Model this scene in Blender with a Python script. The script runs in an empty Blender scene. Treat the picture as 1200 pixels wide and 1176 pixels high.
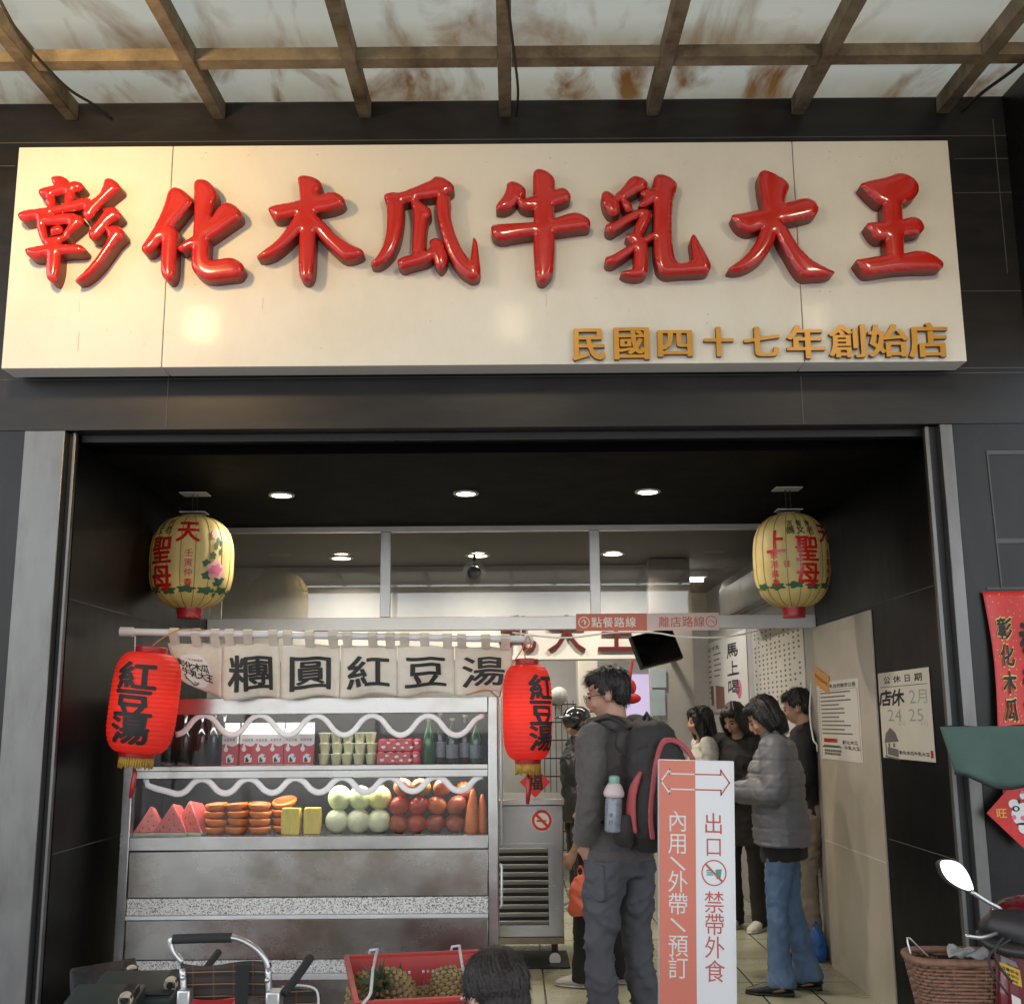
import bpy, bmesh, math, random
import numpy as np
from mathutils import Vector, Matrix, Euler
from mathutils.geometry import delaunay_2d_cdt
random.seed(7)
rng = np.random.default_rng(7)
S = bpy.context.scene
COL = S.collection
R = math.radians

# ------------------------------------------------------------------ camera, world, sun, exposure
FOC, W0, H0 = 1330.0, 1200.0, 1176.0
PITCH, ROLL, CAMH = R(10.94), 0.0075, 1.5
cam_d = bpy.data.cameras.new("camera")
cam = bpy.data.objects.new("camera", cam_d)
COL.objects.link(cam)
CAM_M = Matrix.Translation((0, 0, CAMH)) @ Matrix.Rotation(R(90) + PITCH, 4, 'X') @ Matrix.Rotation(-ROLL, 4, 'Z')
cam.matrix_world = CAM_M
cam_d.sensor_width = 36.0
cam_d.lens = 36.0 * FOC / W0
cam_d.clip_start = 0.05
cam_d.clip_end = 1000
S.camera = cam
S.render.resolution_x, S.render.resolution_y = 1024, 1003

SUN_EL, SUN_AZ = R(56), R(188)      # azimuth measured from +Y, sun stands behind the camera
world = bpy.data.worlds.new("World")
S.world = world
world.use_nodes = True
wn = world.node_tree
bg = wn.nodes["Background"]
sky = wn.nodes.new("ShaderNodeTexSky")
sky.sky_type = 'NISHITA'
sky.sun_disc = False
sky.sun_elevation = SUN_EL
sky.sun_rotation = SUN_AZ
sky.air_density = 1.0
sky.dust_density = 0.6
hs = wn.nodes.new("ShaderNodeHueSaturation")   # an overcast sky is nearly grey
hs.inputs['Saturation'].default_value = 0.30
wn.links.new(sky.outputs[0], hs.inputs['Color'])
wn.links.new(hs.outputs[0], bg.inputs['Color'])
bg.inputs['Strength'].default_value = 0.15
sun_d = bpy.data.lights.new("sun", 'SUN')
sun_d.energy = 0.9
sun_d.angle = R(14)
sun_d.color = (1, .98, .95)
sun = bpy.data.objects.new("sun", sun_d)
COL.objects.link(sun)
sd = Vector((math.sin(SUN_AZ) * math.cos(SUN_EL), math.cos(SUN_AZ) * math.cos(SUN_EL), math.sin(SUN_EL)))
sun.rotation_euler = sd.to_track_quat('Z', 'Y').to_euler()
sun.location = (0, -20, 20)
S.view_settings.view_transform = 'Standard'
S.view_settings.look = 'None'
S.view_settings.gamma = 1
S.view_settings.exposure = 1.48
S.view_settings.use_curve_mapping = False
S.render.engine = 'CYCLES'
S.cycles.use_denoising = True
S.cycles.max_bounces = 8
S.cycles.diffuse_bounces = 4
S.cycles.glossy_bounces = 4
S.cycles.transparent_max_bounces = 12
S.cycles.sample_clamp_indirect = 6
S.cycles.caustics_reflective = False
S.cycles.caustics_refractive = False

# ------------------------------------------------------------------ pixel <-> world
C3 = CAM_M.to_3x3()
CO = CAM_M.translation
def ray(u, v):
    return C3 @ Vector(((u - W0 / 2) / FOC, (H0 / 2 - v) / FOC, -1))
def atY(u, v, Y):
    d = ray(u, v); return CO + d * (Y / d.y)
def atX(u, v, X):
    d = ray(u, v); return CO + d * (X / d.x)
def atZ(u, v, Z):
    d = ray(u, v); return CO + d * ((Z - CAMH) / d.z)
def pxw(n, p):                     # n picture pixels at point p, in metres
    return n * abs((CAM_M.inverted() @ Vector(p)).z) / FOC

# ------------------------------------------------------------------ objects
def lin(r, g, b):
    f = lambda c: (c / 255 / 12.92) if c / 255 <= .04045 else ((c / 255 + .055) / 1.055) ** 2.4
    return (f(r), f(g), f(b))
def tag(o, label=None, cat=None, group=None, kind=None):
    if label: o['label'] = label
    if cat: o['category'] = cat
    if group: o['group'] = group
    if kind: o['kind'] = kind
    return o
def thing(name, label, cat, loc=(0, 0, 0), rz=0, group=None):
    o = bpy.data.objects.new(name, None)
    COL.objects.link(o)
    o.location = loc
    o.rotation_euler = (0, 0, rz)
    o.empty_display_size = .1
    return tag(o, label, cat, group)
def link(name, me, mat=None, parent=None, smooth=False):
    o = bpy.data.objects.new(name, me)
    COL.objects.link(o)
    if mat is not None and not me.materials:
        me.materials.append(mat)
    if smooth is not False:
        if smooth is True:
            me.shade_smooth()
        else:
            me.shade_smooth()
            me.set_sharp_from_angle(angle=R(smooth))
    if parent: o.parent = parent
    return o
def kids(o):
    return [c for c in bpy.data.objects if c.parent == o]
def dup(root, loc, rz=None, label=None, parent=None):
    c = root.copy(); COL.objects.link(c)
    if parent is not None: c.parent = parent
    if loc is not None: c.location = loc
    if rz is not None: c.rotation_euler = (0, 0, rz)
    if label: c['label'] = label
    for k in kids(root): dup(k, None, None, None, c)
    return c

class MB:
    def __init__(s): s.v = []; s.f = []; s.m = []; s.cur = 0
    def add(s, vs, fs, M=None):
        n = len(s.v)
        if M is not None: vs = [M @ Vector(p) for p in vs]
        s.v += [tuple(p) for p in vs]
        s.f += [tuple(i + n for i in f) for f in fs]
        s.m += [s.cur] * len(fs)
        return s
    def box(s, a, b, M=None):
        x0, y0, z0 = [min(a[i], b[i]) for i in range(3)]; x1, y1, z1 = [max(a[i], b[i]) for i in range(3)]
        return s.add([(x0,y0,z0),(x1,y0,z0),(x1,y1,z0),(x0,y1,z0),(x0,y0,z1),(x1,y0,z1),(x1,y1,z1),(x0,y1,z1)],
              [(0,3,2,1),(4,5,6,7),(0,1,5,4),(1,2,6,5),(2,3,7,6),(3,0,4,7)], M)
    def bar(s, p, q, w, h, up=(0,0,1)):          # rectangular bar from p to q
        p, q = Vector(p), Vector(q); d = (q - p); L = d.length; d.normalize()
        a = Vector(up).cross(d)
        if a.length < 1e-4: a = Vector((1,0,0)).cross(d)
        a.normalize(); b = d.cross(a)
        M = Matrix((a, b, d)).transposed().to_4x4(); M.translation = p
        return s.box((-w/2,-h/2,0),(w/2,h/2,L), M)
    def tube(s, pts, rad, n=10, cap=True, side=None, closed=False):
        pts = [Vector(p) for p in pts]; k = len(pts)
        vs = []; prev = None
        for i, p in enumerate(pts):
            if closed: t = pts[(i+1) % k] - pts[i-1]
            else: t = pts[min(i+1, k-1)] - pts[max(i-1, 0)]
            t.normalize()
            ref = Vector(side) if side is not None else (prev if prev is not None else (Vector((0,0,1)) if abs(t.z) < .9 else Vector((1,0,0))))
            a = ref - t * ref.dot(t)
            if a.length < 1e-5: a = t.orthogonal()
            a.normalize(); prev = a; b = t.cross(a)
            r = rad[i] if isinstance(rad, (list, tuple)) else rad
            ra, rb = r if isinstance(r, (list, tuple)) else (r, r)
            for j in range(n):
                th = 2*math.pi*j/n
                vs.append(p + a*(ra*math.cos(th)) + b*(rb*math.sin(th)))
        fs = []
        for i in range(k if closed else k-1):
            for j in range(n):
                a0 = i*n+j; a1 = i*n+(j+1) % n; i2 = (i+1) % k
                fs.append((a0, a1, i2*n+(j+1) % n, i2*n+j))
        if cap and not closed:
            fs.append(tuple(range(n-1, -1, -1))); fs.append(tuple((k-1)*n+j for j in range(n)))
        return s.add(vs, fs)
    def lathe(s, prof, n=24, M=None, cap=True):    # profile of (r, z)
        vs = []; fs = []; k = len(prof)
        for r, z in prof:
            for j in range(n):
                th = 2*math.pi*j/n; vs.append((r*math.cos(th), r*math.sin(th), z))
        for i in range(k-1):
            for j in range(n):
                fs.append((i*n+j, i*n+(j+1) % n, (i+1)*n+(j+1) % n, (i+1)*n+j))
        if cap:
            fs.append(tuple(range(n-1,-1,-1))); fs.append(tuple((k-1)*n+j for j in range(n)))
        return s.add(vs, fs, M)
    def prism(s, poly, h, M=None):                 # polygon in xy, extruded 0..h in z
        n = len(poly)
        vs = [(x, y, 0) for x, y in poly] + [(x, y, h) for x, y in poly]
        fs = [tuple(range(n-1,-1,-1)), tuple(range(n, 2*n))] + [(i, (i+1) % n, n+(i+1) % n, n+i) for i in range(n)]
        return s.add(vs, fs, M)
    def ell(s, c, r, n=16, m=10, M=None):
        c = Vector(c); vs = [c + Vector((0,0,-r[2]))]
        for i in range(1, m):
            ph = math.pi*i/m - math.pi/2
            for j in range(n):
                th = 2*math.pi*j/n
                vs.append(c + Vector((r[0]*math.cos(ph)*math.cos(th), r[1]*math.cos(ph)*math.sin(th), r[2]*math.sin(ph))))
        vs.append(c + Vector((0,0,r[2])))
        fs = [(0, 1+(j+1) % n, 1+j) for j in range(n)]
        for i in range(m-2):
            for j in range(n):
                a = 1+i*n+j; b = 1+i*n+(j+1) % n
                fs.append((a, b, b+n, a+n))
        t = len(vs)-1; o = 1+(m-2)*n
        fs += [(o+j, o+(j+1) % n, t) for j in range(n)]
        return s.add(vs, fs, M)
    def grid(s, fn, nu, nv):
        vs = [fn(i/nu, j/nv) for j in range(nv+1) for i in range(nu+1)]
        fs = [(j*(nu+1)+i, j*(nu+1)+i+1, (j+1)*(nu+1)+i+1, (j+1)*(nu+1)+i) for j in range(nv) for i in range(nu)]
        return s.add(vs, fs)
    def mesh(s, name, mats=None):
        me = bpy.data.meshes.new(name)
        me.from_pydata(s.v, [], s.f)
        if mats:
            for m in mats: me.materials.append(m)
            for p, k in zip(me.polygons, s.m): p.material_index = k
        me.update()
        return me
    def build(s, name, mat, parent=None, smooth=False, bevel=0, seg=2):
        mats = mat if isinstance(mat, (list, tuple)) else [mat]
        me = s.mesh(name, mats)
        if bevel:
            bm = bmesh.new(); bm.from_mesh(me)
            bmesh.ops.remove_doubles(bm, verts=bm.verts, dist=1e-6)
            ed = [e for e in bm.edges if len(e.link_faces) == 2 and e.calc_face_angle(0) > R(40)]
            bmesh.ops.bevel(bm, geom=ed, offset=bevel, segments=seg, affect='EDGES', profile=.5, clamp_overlap=True)
            bm.to_mesh(me); bm.free()
            if smooth is False: smooth = 22
        return link(name, me, None, parent, smooth)

def recalc(me):
    bm = bmesh.new(); bm.from_mesh(me); bmesh.ops.recalc_face_normals(bm, faces=bm.faces); bm.to_mesh(me); bm.free()

def voxel_mesh(name, mb, voxel, it=4, fac=.5):
    """Fuse overlapping closed shapes into one continuous skin."""
    me = mb.mesh(name)
    o = bpy.data.objects.new(name, me); COL.objects.link(o)
    m = o.modifiers.new("r", 'REMESH'); m.mode = 'VOXEL'; m.voxel_size = voxel
    if it:
        k = o.modifiers.new("s", 'SMOOTH'); k.factor = fac; k.iterations = it
    dg = bpy.context.evaluated_depsgraph_get()
    out = bpy.data.meshes.new_from_object(o.evaluated_get(dg))
    bpy.data.objects.remove(o); bpy.data.meshes.remove(me)
    out.name = name
    return out
def displace(me, fn):
    """Move every vertex along its normal by fn(co array, normal array)."""
    n = len(me.vertices)
    co = np.empty(n*3); me.vertices.foreach_get('co', co); co = co.reshape(-1, 3)
    no = np.empty(n*3); me.vertex_normals.foreach_get('vector', no); no = no.reshape(-1, 3)
    d = fn(co, no)
    co = co + no * np.asarray(d).reshape(-1, 1)
    me.vertices.foreach_set('co', co.ravel()); me.update()

# ------------------------------------------------------------------ lettering
_tc = {}
def text_raw(ch, weight=0.0):
    k = (ch, weight)
    if k not in _tc:
        c = bpy.data.curves.new("lettering", 'FONT'); c.body = ch; c.size = 1; c.offset = weight
        c.resolution_u = 3
        o = bpy.data.objects.new("lettering", c); COL.objects.link(o)
        dg = bpy.context.evaluated_depsgraph_get()
        m = bpy.data.meshes.new_from_object(o.evaluated_get(dg))
        vs = [tuple(v.co) for v in m.vertices]; fs = [tuple(p.vertices) for p in m.polygons]
        bpy.data.objects.remove(o); bpy.data.curves.remove(c); bpy.data.meshes.remove(m)
        _tc[k] = (vs, fs)
    return _tc[k]
def put_char(mb, ch, cx, cy, w, h, weight=0.0, shear=0.0, rot=0.0, wob=0.0):
    bold = 0
    if weight < -.02: weight = -weight          # true outline offset, for solid letters
    elif weight > .012: bold = (weight-.004)*1.05; weight = .0
    """One character fitted into a w x h box centred on cx, cy in the xy plane."""
    vs, fs = text_raw(ch, weight)
    if not vs: return
    if ord(ch) > 0x2e80 and ch not in '一十口日':
        bx0, bx1, by0, by1 = 0.03, .97, -.09, .86
    else:
        xs = [v[0] for v in vs]; ys = [v[1] for v in vs]; bx0, bx1, by0, by1 = min(xs), max(xs), min(ys), max(ys)
        if ord(ch) > 0x2e80: bx0, bx1, by0, by1 = -0.02, 1.02, -.12, .88
        else:
            by0, by1 = -.02, .74
            mx = (bx0+bx1)/2; bx0, bx1 = mx-.38, mx+.38
    c, s = math.cos(rot), math.sin(rot)
    out = []
    for x, y, z in vs:
        x = (x-bx0)/(bx1-bx0)-.5; y = (y-by0)/(by1-by0)-.5
        x += shear*y
        if wob: x += wob*math.sin(7*y+3*x+ord(ch)); y += wob*math.sin(6*x+2*y+ord(ch)*2)
        x *= w; y *= h
        out.append((cx + c*x - s*y, cy + s*x + c*y, 0))
    mb.add(out, fs)
    if bold:                                   # heavier strokes: shifted copies a hair apart
        d = bold*(w+h)/2
        for i, (dx, dy) in enumerate(((1,0),(-1,0),(0,1),(0,-1),(.7,.7),(-.7,.7),(.7,-.7),(-.7,-.7))):
            mb.add([(x+dx*d, y+dy*d*.8, (i+1)*.00006) for x, y, z in out], fs)
def putf(mb, s, cx, cy, fx, fy, px, weight, w, h, **k):
    """Row of characters laid out in fractions of a w x h sheet."""
    n = len(s)
    for i, ch in enumerate(s): put_char(mb, ch, (cx+(i-(n-1)/2)*px)*w, cy*h, fx*w, fy*h, weight, k.get('shear',0), 0, k.get('wob',0))
def put_row(mb, s, cx, cy, size, pitch=None, weight=0.0, **k):
    pitch = pitch or size*1.05
    n = len(s)
    for i, ch in enumerate(s):
        if ch != ' ': put_char(mb, ch, cx + (i-(n-1)/2)*pitch, cy, size*k.get('asp', 1), size, weight, k.get('shear', 0), k.get('rot', 0), k.get('wob', 0))
def put_col(mb, s, cx, cy, size, pitch=None, weight=0.0, **k):
    pitch = pitch or size*1.1
    n = len(s)
    for i, ch in enumerate(s):
        put_char(mb, ch, cx, cy - (i-(n-1)/2)*pitch, size*k.get('asp', 1), size, weight, k.get('shear', 0), k.get('rot', 0), k.get('wob', 0))
def frame_on(o, x, up=(0,0,1)):
    """4x4 with origin o, local x along x, local y along up, local z towards the reader."""
    x = Vector(x).normalized(); u = Vector(up); z = x.cross(u).normalized(); y = z.cross(x)
    M = Matrix((x, y, z)).transposed().to_4x4(); M.translation = Vector(o); return M
def subdiv(mb, L):
    """Cut long edges so that flat lettering can be bent round a body."""
    me = mb.mesh("t"); bm = bmesh.new(); bm.from_mesh(me)
    for _ in range(5):
        e = [e for e in bm.edges if e.calc_length() > L]
        if not e: break
        bmesh.ops.subdivide_edges(bm, edges=e, cuts=1)
        bmesh.ops.triangulate(bm, faces=[f for f in bm.faces if len(f.verts) > 3])
    m2 = MB(); bm.verts.index_update()
    m2.v = [tuple(v.co) for v in bm.verts]; m2.f = [tuple(v.index for v in f.verts) for f in bm.faces]; m2.m = [0]*len(m2.f)
    bm.free(); bpy.data.meshes.remove(me)
    return m2
def xform(mb, M, lift=0.0):
    mb.v = [tuple(M @ Vector((x, y, z+lift))) for x, y, z in mb.v]; return mb

# ------------------------------------------------------------------ materials
def nodes(m): return m.node_tree.nodes, m.node_tree.links
_mats = {}
def mat(name, col, rough=.5, metal=0.0, var=.12, scale=6.0, bump=0.0, bscale=80.0, spec=.5, dirt=None, dirt_amt=.0, dirt_scale=3.0, coat=0.0, stretch=(1,1,1), trans=0.0, sheen=0.0, rvar=.1, dstretch=None):
    m = bpy.data.materials.new(name); m.use_nodes = True
    N, L = nodes(m); b = N["Principled BSDF"]
    tc = N.new("ShaderNodeTexCoord"); mp = N.new("ShaderNodeMapping"); mp.inputs['Scale'].default_value = stretch
    L.new(tc.outputs['Object'], mp.inputs['Vector'])
    nz = N.new("ShaderNodeTexNoise"); nz.inputs['Scale'].default_value = scale; nz.inputs['Detail'].default_value = 6; nz.inputs['Roughness'].default_value = .6
    L.new(mp.outputs[0], nz.inputs['Vector'])
    mx = N.new("ShaderNodeMix"); mx.data_type = 'RGBA'
    c = Vector(col); lo = c*(1-var); hi = c*(1+var)
    mx.inputs[6].default_value = (*lo, 1); mx.inputs[7].default_value = (*[min(x, 1) for x in hi], 1)
    cr = N.new("ShaderNodeMapRange"); cr.inputs[1].default_value = .3; cr.inputs[2].default_value = .7
    L.new(nz.outputs['Fac'], cr.inputs[0]); L.new(cr.outputs[0], mx.inputs[0])
    out = mx.outputs[2]
    if dirt is not None:
        n2 = N.new("ShaderNodeTexNoise"); n2.inputs['Scale'].default_value = dirt_scale; n2.inputs['Detail'].default_value = 8; n2.inputs['Roughness'].default_value = .7
        mp2 = N.new("ShaderNodeMapping"); mp2.inputs['Scale'].default_value = dstretch or stretch; L.new(tc.outputs['Object'], mp2.inputs['Vector']); L.new(mp2.outputs[0], n2.inputs['Vector'])
        r2 = N.new("ShaderNodeMapRange"); r2.inputs[1].default_value = .48; r2.inputs[2].default_value = .75; r2.inputs[4].default_value = dirt_amt
        L.new(n2.outputs['Fac'], r2.inputs[0])
        m2 = N.new("ShaderNodeMix"); m2.data_type = 'RGBA'; m2.inputs[7].default_value = (*dirt, 1)
        L.new(out, m2.inputs[6]); L.new(r2.outputs[0], m2.inputs[0]); out = m2.outputs[2]
    L.new(out, b.inputs['Base Color'])
    rr = N.new("ShaderNodeMapRange"); rr.inputs[3].default_value = max(rough-rvar, .02); rr.inputs[4].default_value = min(rough+rvar, 1)
    L.new(nz.outputs['Fac'], rr.inputs[0]); L.new(rr.outputs[0], b.inputs['Roughness'])
    b.inputs['Metallic'].default_value = metal
    b.inputs['Specular IOR Level'].default_value = spec
    b.inputs['Coat Weight'].default_value = coat
    b.inputs['Coat Roughness'].default_value = .08
    b.inputs['Transmission Weight'].default_value = trans
    if sheen: b.inputs['Sheen Weight'].default_value = sheen
    if bump:
        n3 = N.new("ShaderNodeTexNoise"); n3.inputs['Scale'].default_value = bscale; n3.inputs['Detail'].default_value = 4
        L.new(mp.outputs[0], n3.inputs['Vector'])
        bp = N.new("ShaderNodeBump"); bp.inputs['Strength'].default_value = bump; bp.inputs['Distance'].default_value = .01
        L.new(n3.outputs['Fac'], bp.inputs['Height']); L.new(bp.outputs[0], b.inputs['Normal'])
    _mats[name] = m
    return m
def emit(name, col, strength):
    m = bpy.data.materials.new(name); m.use_nodes = True
    b = m.node_tree.nodes["Principled BSDF"]
    b.inputs['Base Color'].default_value = (*col, 1); b.inputs['Emission Color'].default_value = (*col, 1); b.inputs['Emission Strength'].default_value = strength
    return m
def glass(name, tint=(1,1,1), rough=.02, refl=1.0, haze=0.0, hazecol=(.5,.5,.5)):
    """Thin pane: clear transmission with a Fresnel reflection and a little dust."""
    m = bpy.data.materials.new(name); m.use_nodes = True
    N, L = nodes(m); N.remove(N["Principled BSDF"]); out = N["Material Output"]
    t = N.new("ShaderNodeBsdfTransparent"); t.inputs[0].default_value = (*tint, 1)
    g = N.new("ShaderNodeBsdfGlossy"); g.inputs['Roughness'].default_value = rough; g.inputs[0].default_value = (1,1,1,1)
    fr = N.new("ShaderNodeFresnel"); fr.inputs[0].default_value = 1.5
    mu = N.new("ShaderNodeMath"); mu.operation = 'MULTIPLY'; mu.inputs[1].default_value = refl
    L.new(fr.outputs[0], mu.inputs[0])
    ms = N.new("ShaderNodeMixShader"); L.new(mu.outputs[0], ms.inputs[0]); L.new(t.outputs[0], ms.inputs[1]); L.new(g.outputs[0], ms.inputs[2])
    last = ms
    if haze:
        d = N.new("ShaderNodeBsdfDiffuse"); d.inputs[0].default_value = (*hazecol, 1)
        tc = N.new("ShaderNodeTexCoord"); nz = N.new("ShaderNodeTexNoise"); nz.inputs['Scale'].default_value = 5; nz.inputs['Detail'].default_value = 8
        L.new(tc.outputs['Object'], nz.inputs['Vector'])
        r = N.new("ShaderNodeMapRange"); r.inputs[1].default_value = .35; r.inputs[2].default_value = .75; r.inputs[3].default_value = haze*.3; r.inputs[4].default_value = haze*1.6
        L.new(nz.outputs['Fac'], r.inputs[0])
        m2 = N.new("ShaderNodeMixShader"); L.new(r.outputs[0], m2.inputs[0]); L.new(ms.outputs[0], m2.inputs[1]); L.new(d.outputs[0], m2.inputs[2]); last = m2
    L.new(last.outputs[0], out.inputs[0])
    return m

M_ = {}
# ------------------------------------------------------------------ material set
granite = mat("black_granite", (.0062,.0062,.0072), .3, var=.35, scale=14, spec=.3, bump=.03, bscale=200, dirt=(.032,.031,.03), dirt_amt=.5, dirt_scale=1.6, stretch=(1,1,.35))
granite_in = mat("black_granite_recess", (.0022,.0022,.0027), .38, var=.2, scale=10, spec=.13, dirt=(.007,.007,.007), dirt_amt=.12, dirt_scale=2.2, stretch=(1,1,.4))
fascia_m = mat("grey_fascia_tile", (.0155,.0155,.017), .4, var=.25, scale=9, spec=.35, bump=.03, bscale=150, dirt=(.06,.052,.045), dirt_amt=.5, dirt_scale=2.0, stretch=(.4,1,1.6))
grout = mat("grout", (.10,.10,.10), .8)
black_ceil = mat("black_ceiling", (.0018,.0018,.002), .7, var=.2, spec=.08)
jamb_m = mat("weathered_jamb_steel", (.15,.15,.147), .36, .75, var=.15, scale=7, dirt=(.06,.05,.04), dirt_amt=.7, dirt_scale=3.0, stretch=(1,1,.3))
steel = mat("brushed_steel", (.40,.40,.395), .25, .88, var=.10, scale=3.5, dirt=(.20,.16,.11), dirt_amt=.5, dirt_scale=2.4, stretch=(1,1,1.4), rvar=.1)
steel_old = mat("worn_steel_drawer", (.31,.305,.295), .27, .9, var=.16, scale=3, dirt=(.15,.095,.035), dirt_amt=.8, dirt_scale=1.5, stretch=(1,1,1.6), dstretch=(1,1,1.2), rvar=.13)
alu = mat("aluminium_frame", (.62,.63,.64), .35, .3, var=.08)
beige_tile = mat("beige_wall_tile", (.50,.455,.38), .35, var=.06, scale=3, dirt=(.3,.25,.19), dirt_amt=.4, dirt_scale=2.5, bump=.02)
plaster = mat("interior_plaster", (.40,.385,.36), .7, var=.06, scale=2, dirt=(.25,.24,.22), dirt_amt=.4)
in_ceil = mat("interior_ceiling", (.20,.19,.18), .7, var=.06, scale=2)
white_p = mat("white_paint", (.68,.68,.66), .5, var=.05)
rust_bar = mat("rusty_steel_bar", (.22,.185,.13), .9, 0, spec=.08, var=.3, scale=8, bump=.2, bscale=60, dirt=(.05,.03,.018), dirt_amt=.85, dirt_scale=3.0)
dark_metal = mat("dark_metal", (.02,.02,.022), .45, .3, var=.2)
cable_m = mat("cable_rubber", (.025,.022,.02), .6)
pvc = mat("white_pvc", (.66,.67,.70), .35, var=.06, dirt=(.4,.38,.34), dirt_amt=.4)
asphalt = mat("pale_paving", (.30,.295,.285), .85, var=.25, scale=3, bump=.3, bscale=120)

def tile_floor_mat():
    m = bpy.data.materials.new("floor_tile"); m.use_nodes = True
    N, L = nodes(m); b = N["Principled BSDF"]
    tc = N.new("ShaderNodeTexCoord"); mp = N.new("ShaderNodeMapping")
    mp.inputs['Location'].default_value = (.135, .315, 0)
    L.new(tc.outputs['Object'], mp.inputs[0])
    br = N.new("ShaderNodeTexBrick"); br.offset = 0; br.squash = 1
    br.inputs['Scale'].default_value = 1; br.inputs['Brick Width'].default_value = .30; br.inputs['Row Height'].default_value = .665
    br.inputs['Mortar Size'].default_value = .0055; br.inputs['Mortar Smooth'].default_value = .1
    br.inputs['Color1'].default_value = (.42,.43,.32,1); br.inputs['Color2'].default_value = (.36,.375,.28,1); br.inputs['Mortar'].default_value = (.02,.02,.018,1)
    L.new(mp.outputs[0], br.inputs['Vector'])
    n = N.new("ShaderNodeTexNoise"); n.inputs['Scale'].default_value = 2.2; n.inputs['Detail'].default_value = 8; L.new(tc.outputs['Object'], n.inputs['Vector'])
    r = N.new("ShaderNodeMapRange"); r.inputs[1].default_value = .45; r.inputs[2].default_value = .75; r.inputs[4].default_value = .6; L.new(n.outputs['Fac'], r.inputs[0])
    mx = N.new("ShaderNodeMix"); mx.data_type = 'RGBA'; mx.inputs[7].default_value = (.17,.13,.07,1)
    L.new(br.outputs['Color'], mx.inputs[6]); L.new(r.outputs[0], mx.inputs[0]); L.new(mx.outputs[2], b.inputs['Base Color'])
    rr = N.new("ShaderNodeMapRange"); rr.inputs[3].default_value = .12; rr.inputs[4].default_value = .4; L.new(n.outputs['Fac'], rr.inputs[0]); L.new(rr.outputs[0], b.inputs['Roughness'])
    bp = N.new("ShaderNodeBump"); bp.inputs['Strength'].default_value = .3; bp.inputs['Distance'].default_value = .003; bp.invert = True
    L.new(br.outputs['Fac'], bp.inputs['Height']); L.new(bp.outputs[0], b.inputs['Normal'])
    return m
floor_m = tile_floor_mat()

def stone_mat():
    m = bpy.data.materials.new("washed_pebble_stone"); m.use_nodes = True
    N, L = nodes(m); b = N["Principled BSDF"]
    tc = N.new("ShaderNodeTexCoord")
    v = N.new("ShaderNodeTexVoronoi"); v.inputs['Scale'].default_value = 210; L.new(tc.outputs['Object'], v.inputs['Vector'])
    cr = N.new("ShaderNodeValToRGB"); e = cr.color_ramp.elements
    e[0].position = 0; e[0].color = (.05,.05,.05,1); e[1].position = .25; e[1].color = (.45,.44,.42,1)
    x = cr.color_ramp.elements.new(.6); x.color = (.72,.72,.70,1)
    sp = N.new("ShaderNodeSeparateColor"); L.new(v.outputs['Color'], sp.inputs[0]); L.new(sp.outputs[0], cr.inputs[0])
    L.new(cr.outputs[0], b.inputs['Base Color']); b.inputs['Roughness'].default_value = .5
    bp = N.new("ShaderNodeBump"); bp.inputs['Strength'].default_value = .5; bp.inputs['Distance'].default_value = .004; L.new(v.outputs['Distance'], bp.inputs['Height']); L.new(bp.outputs[0], b.inputs['Normal'])
    return m
stone_m = stone_mat()

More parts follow.
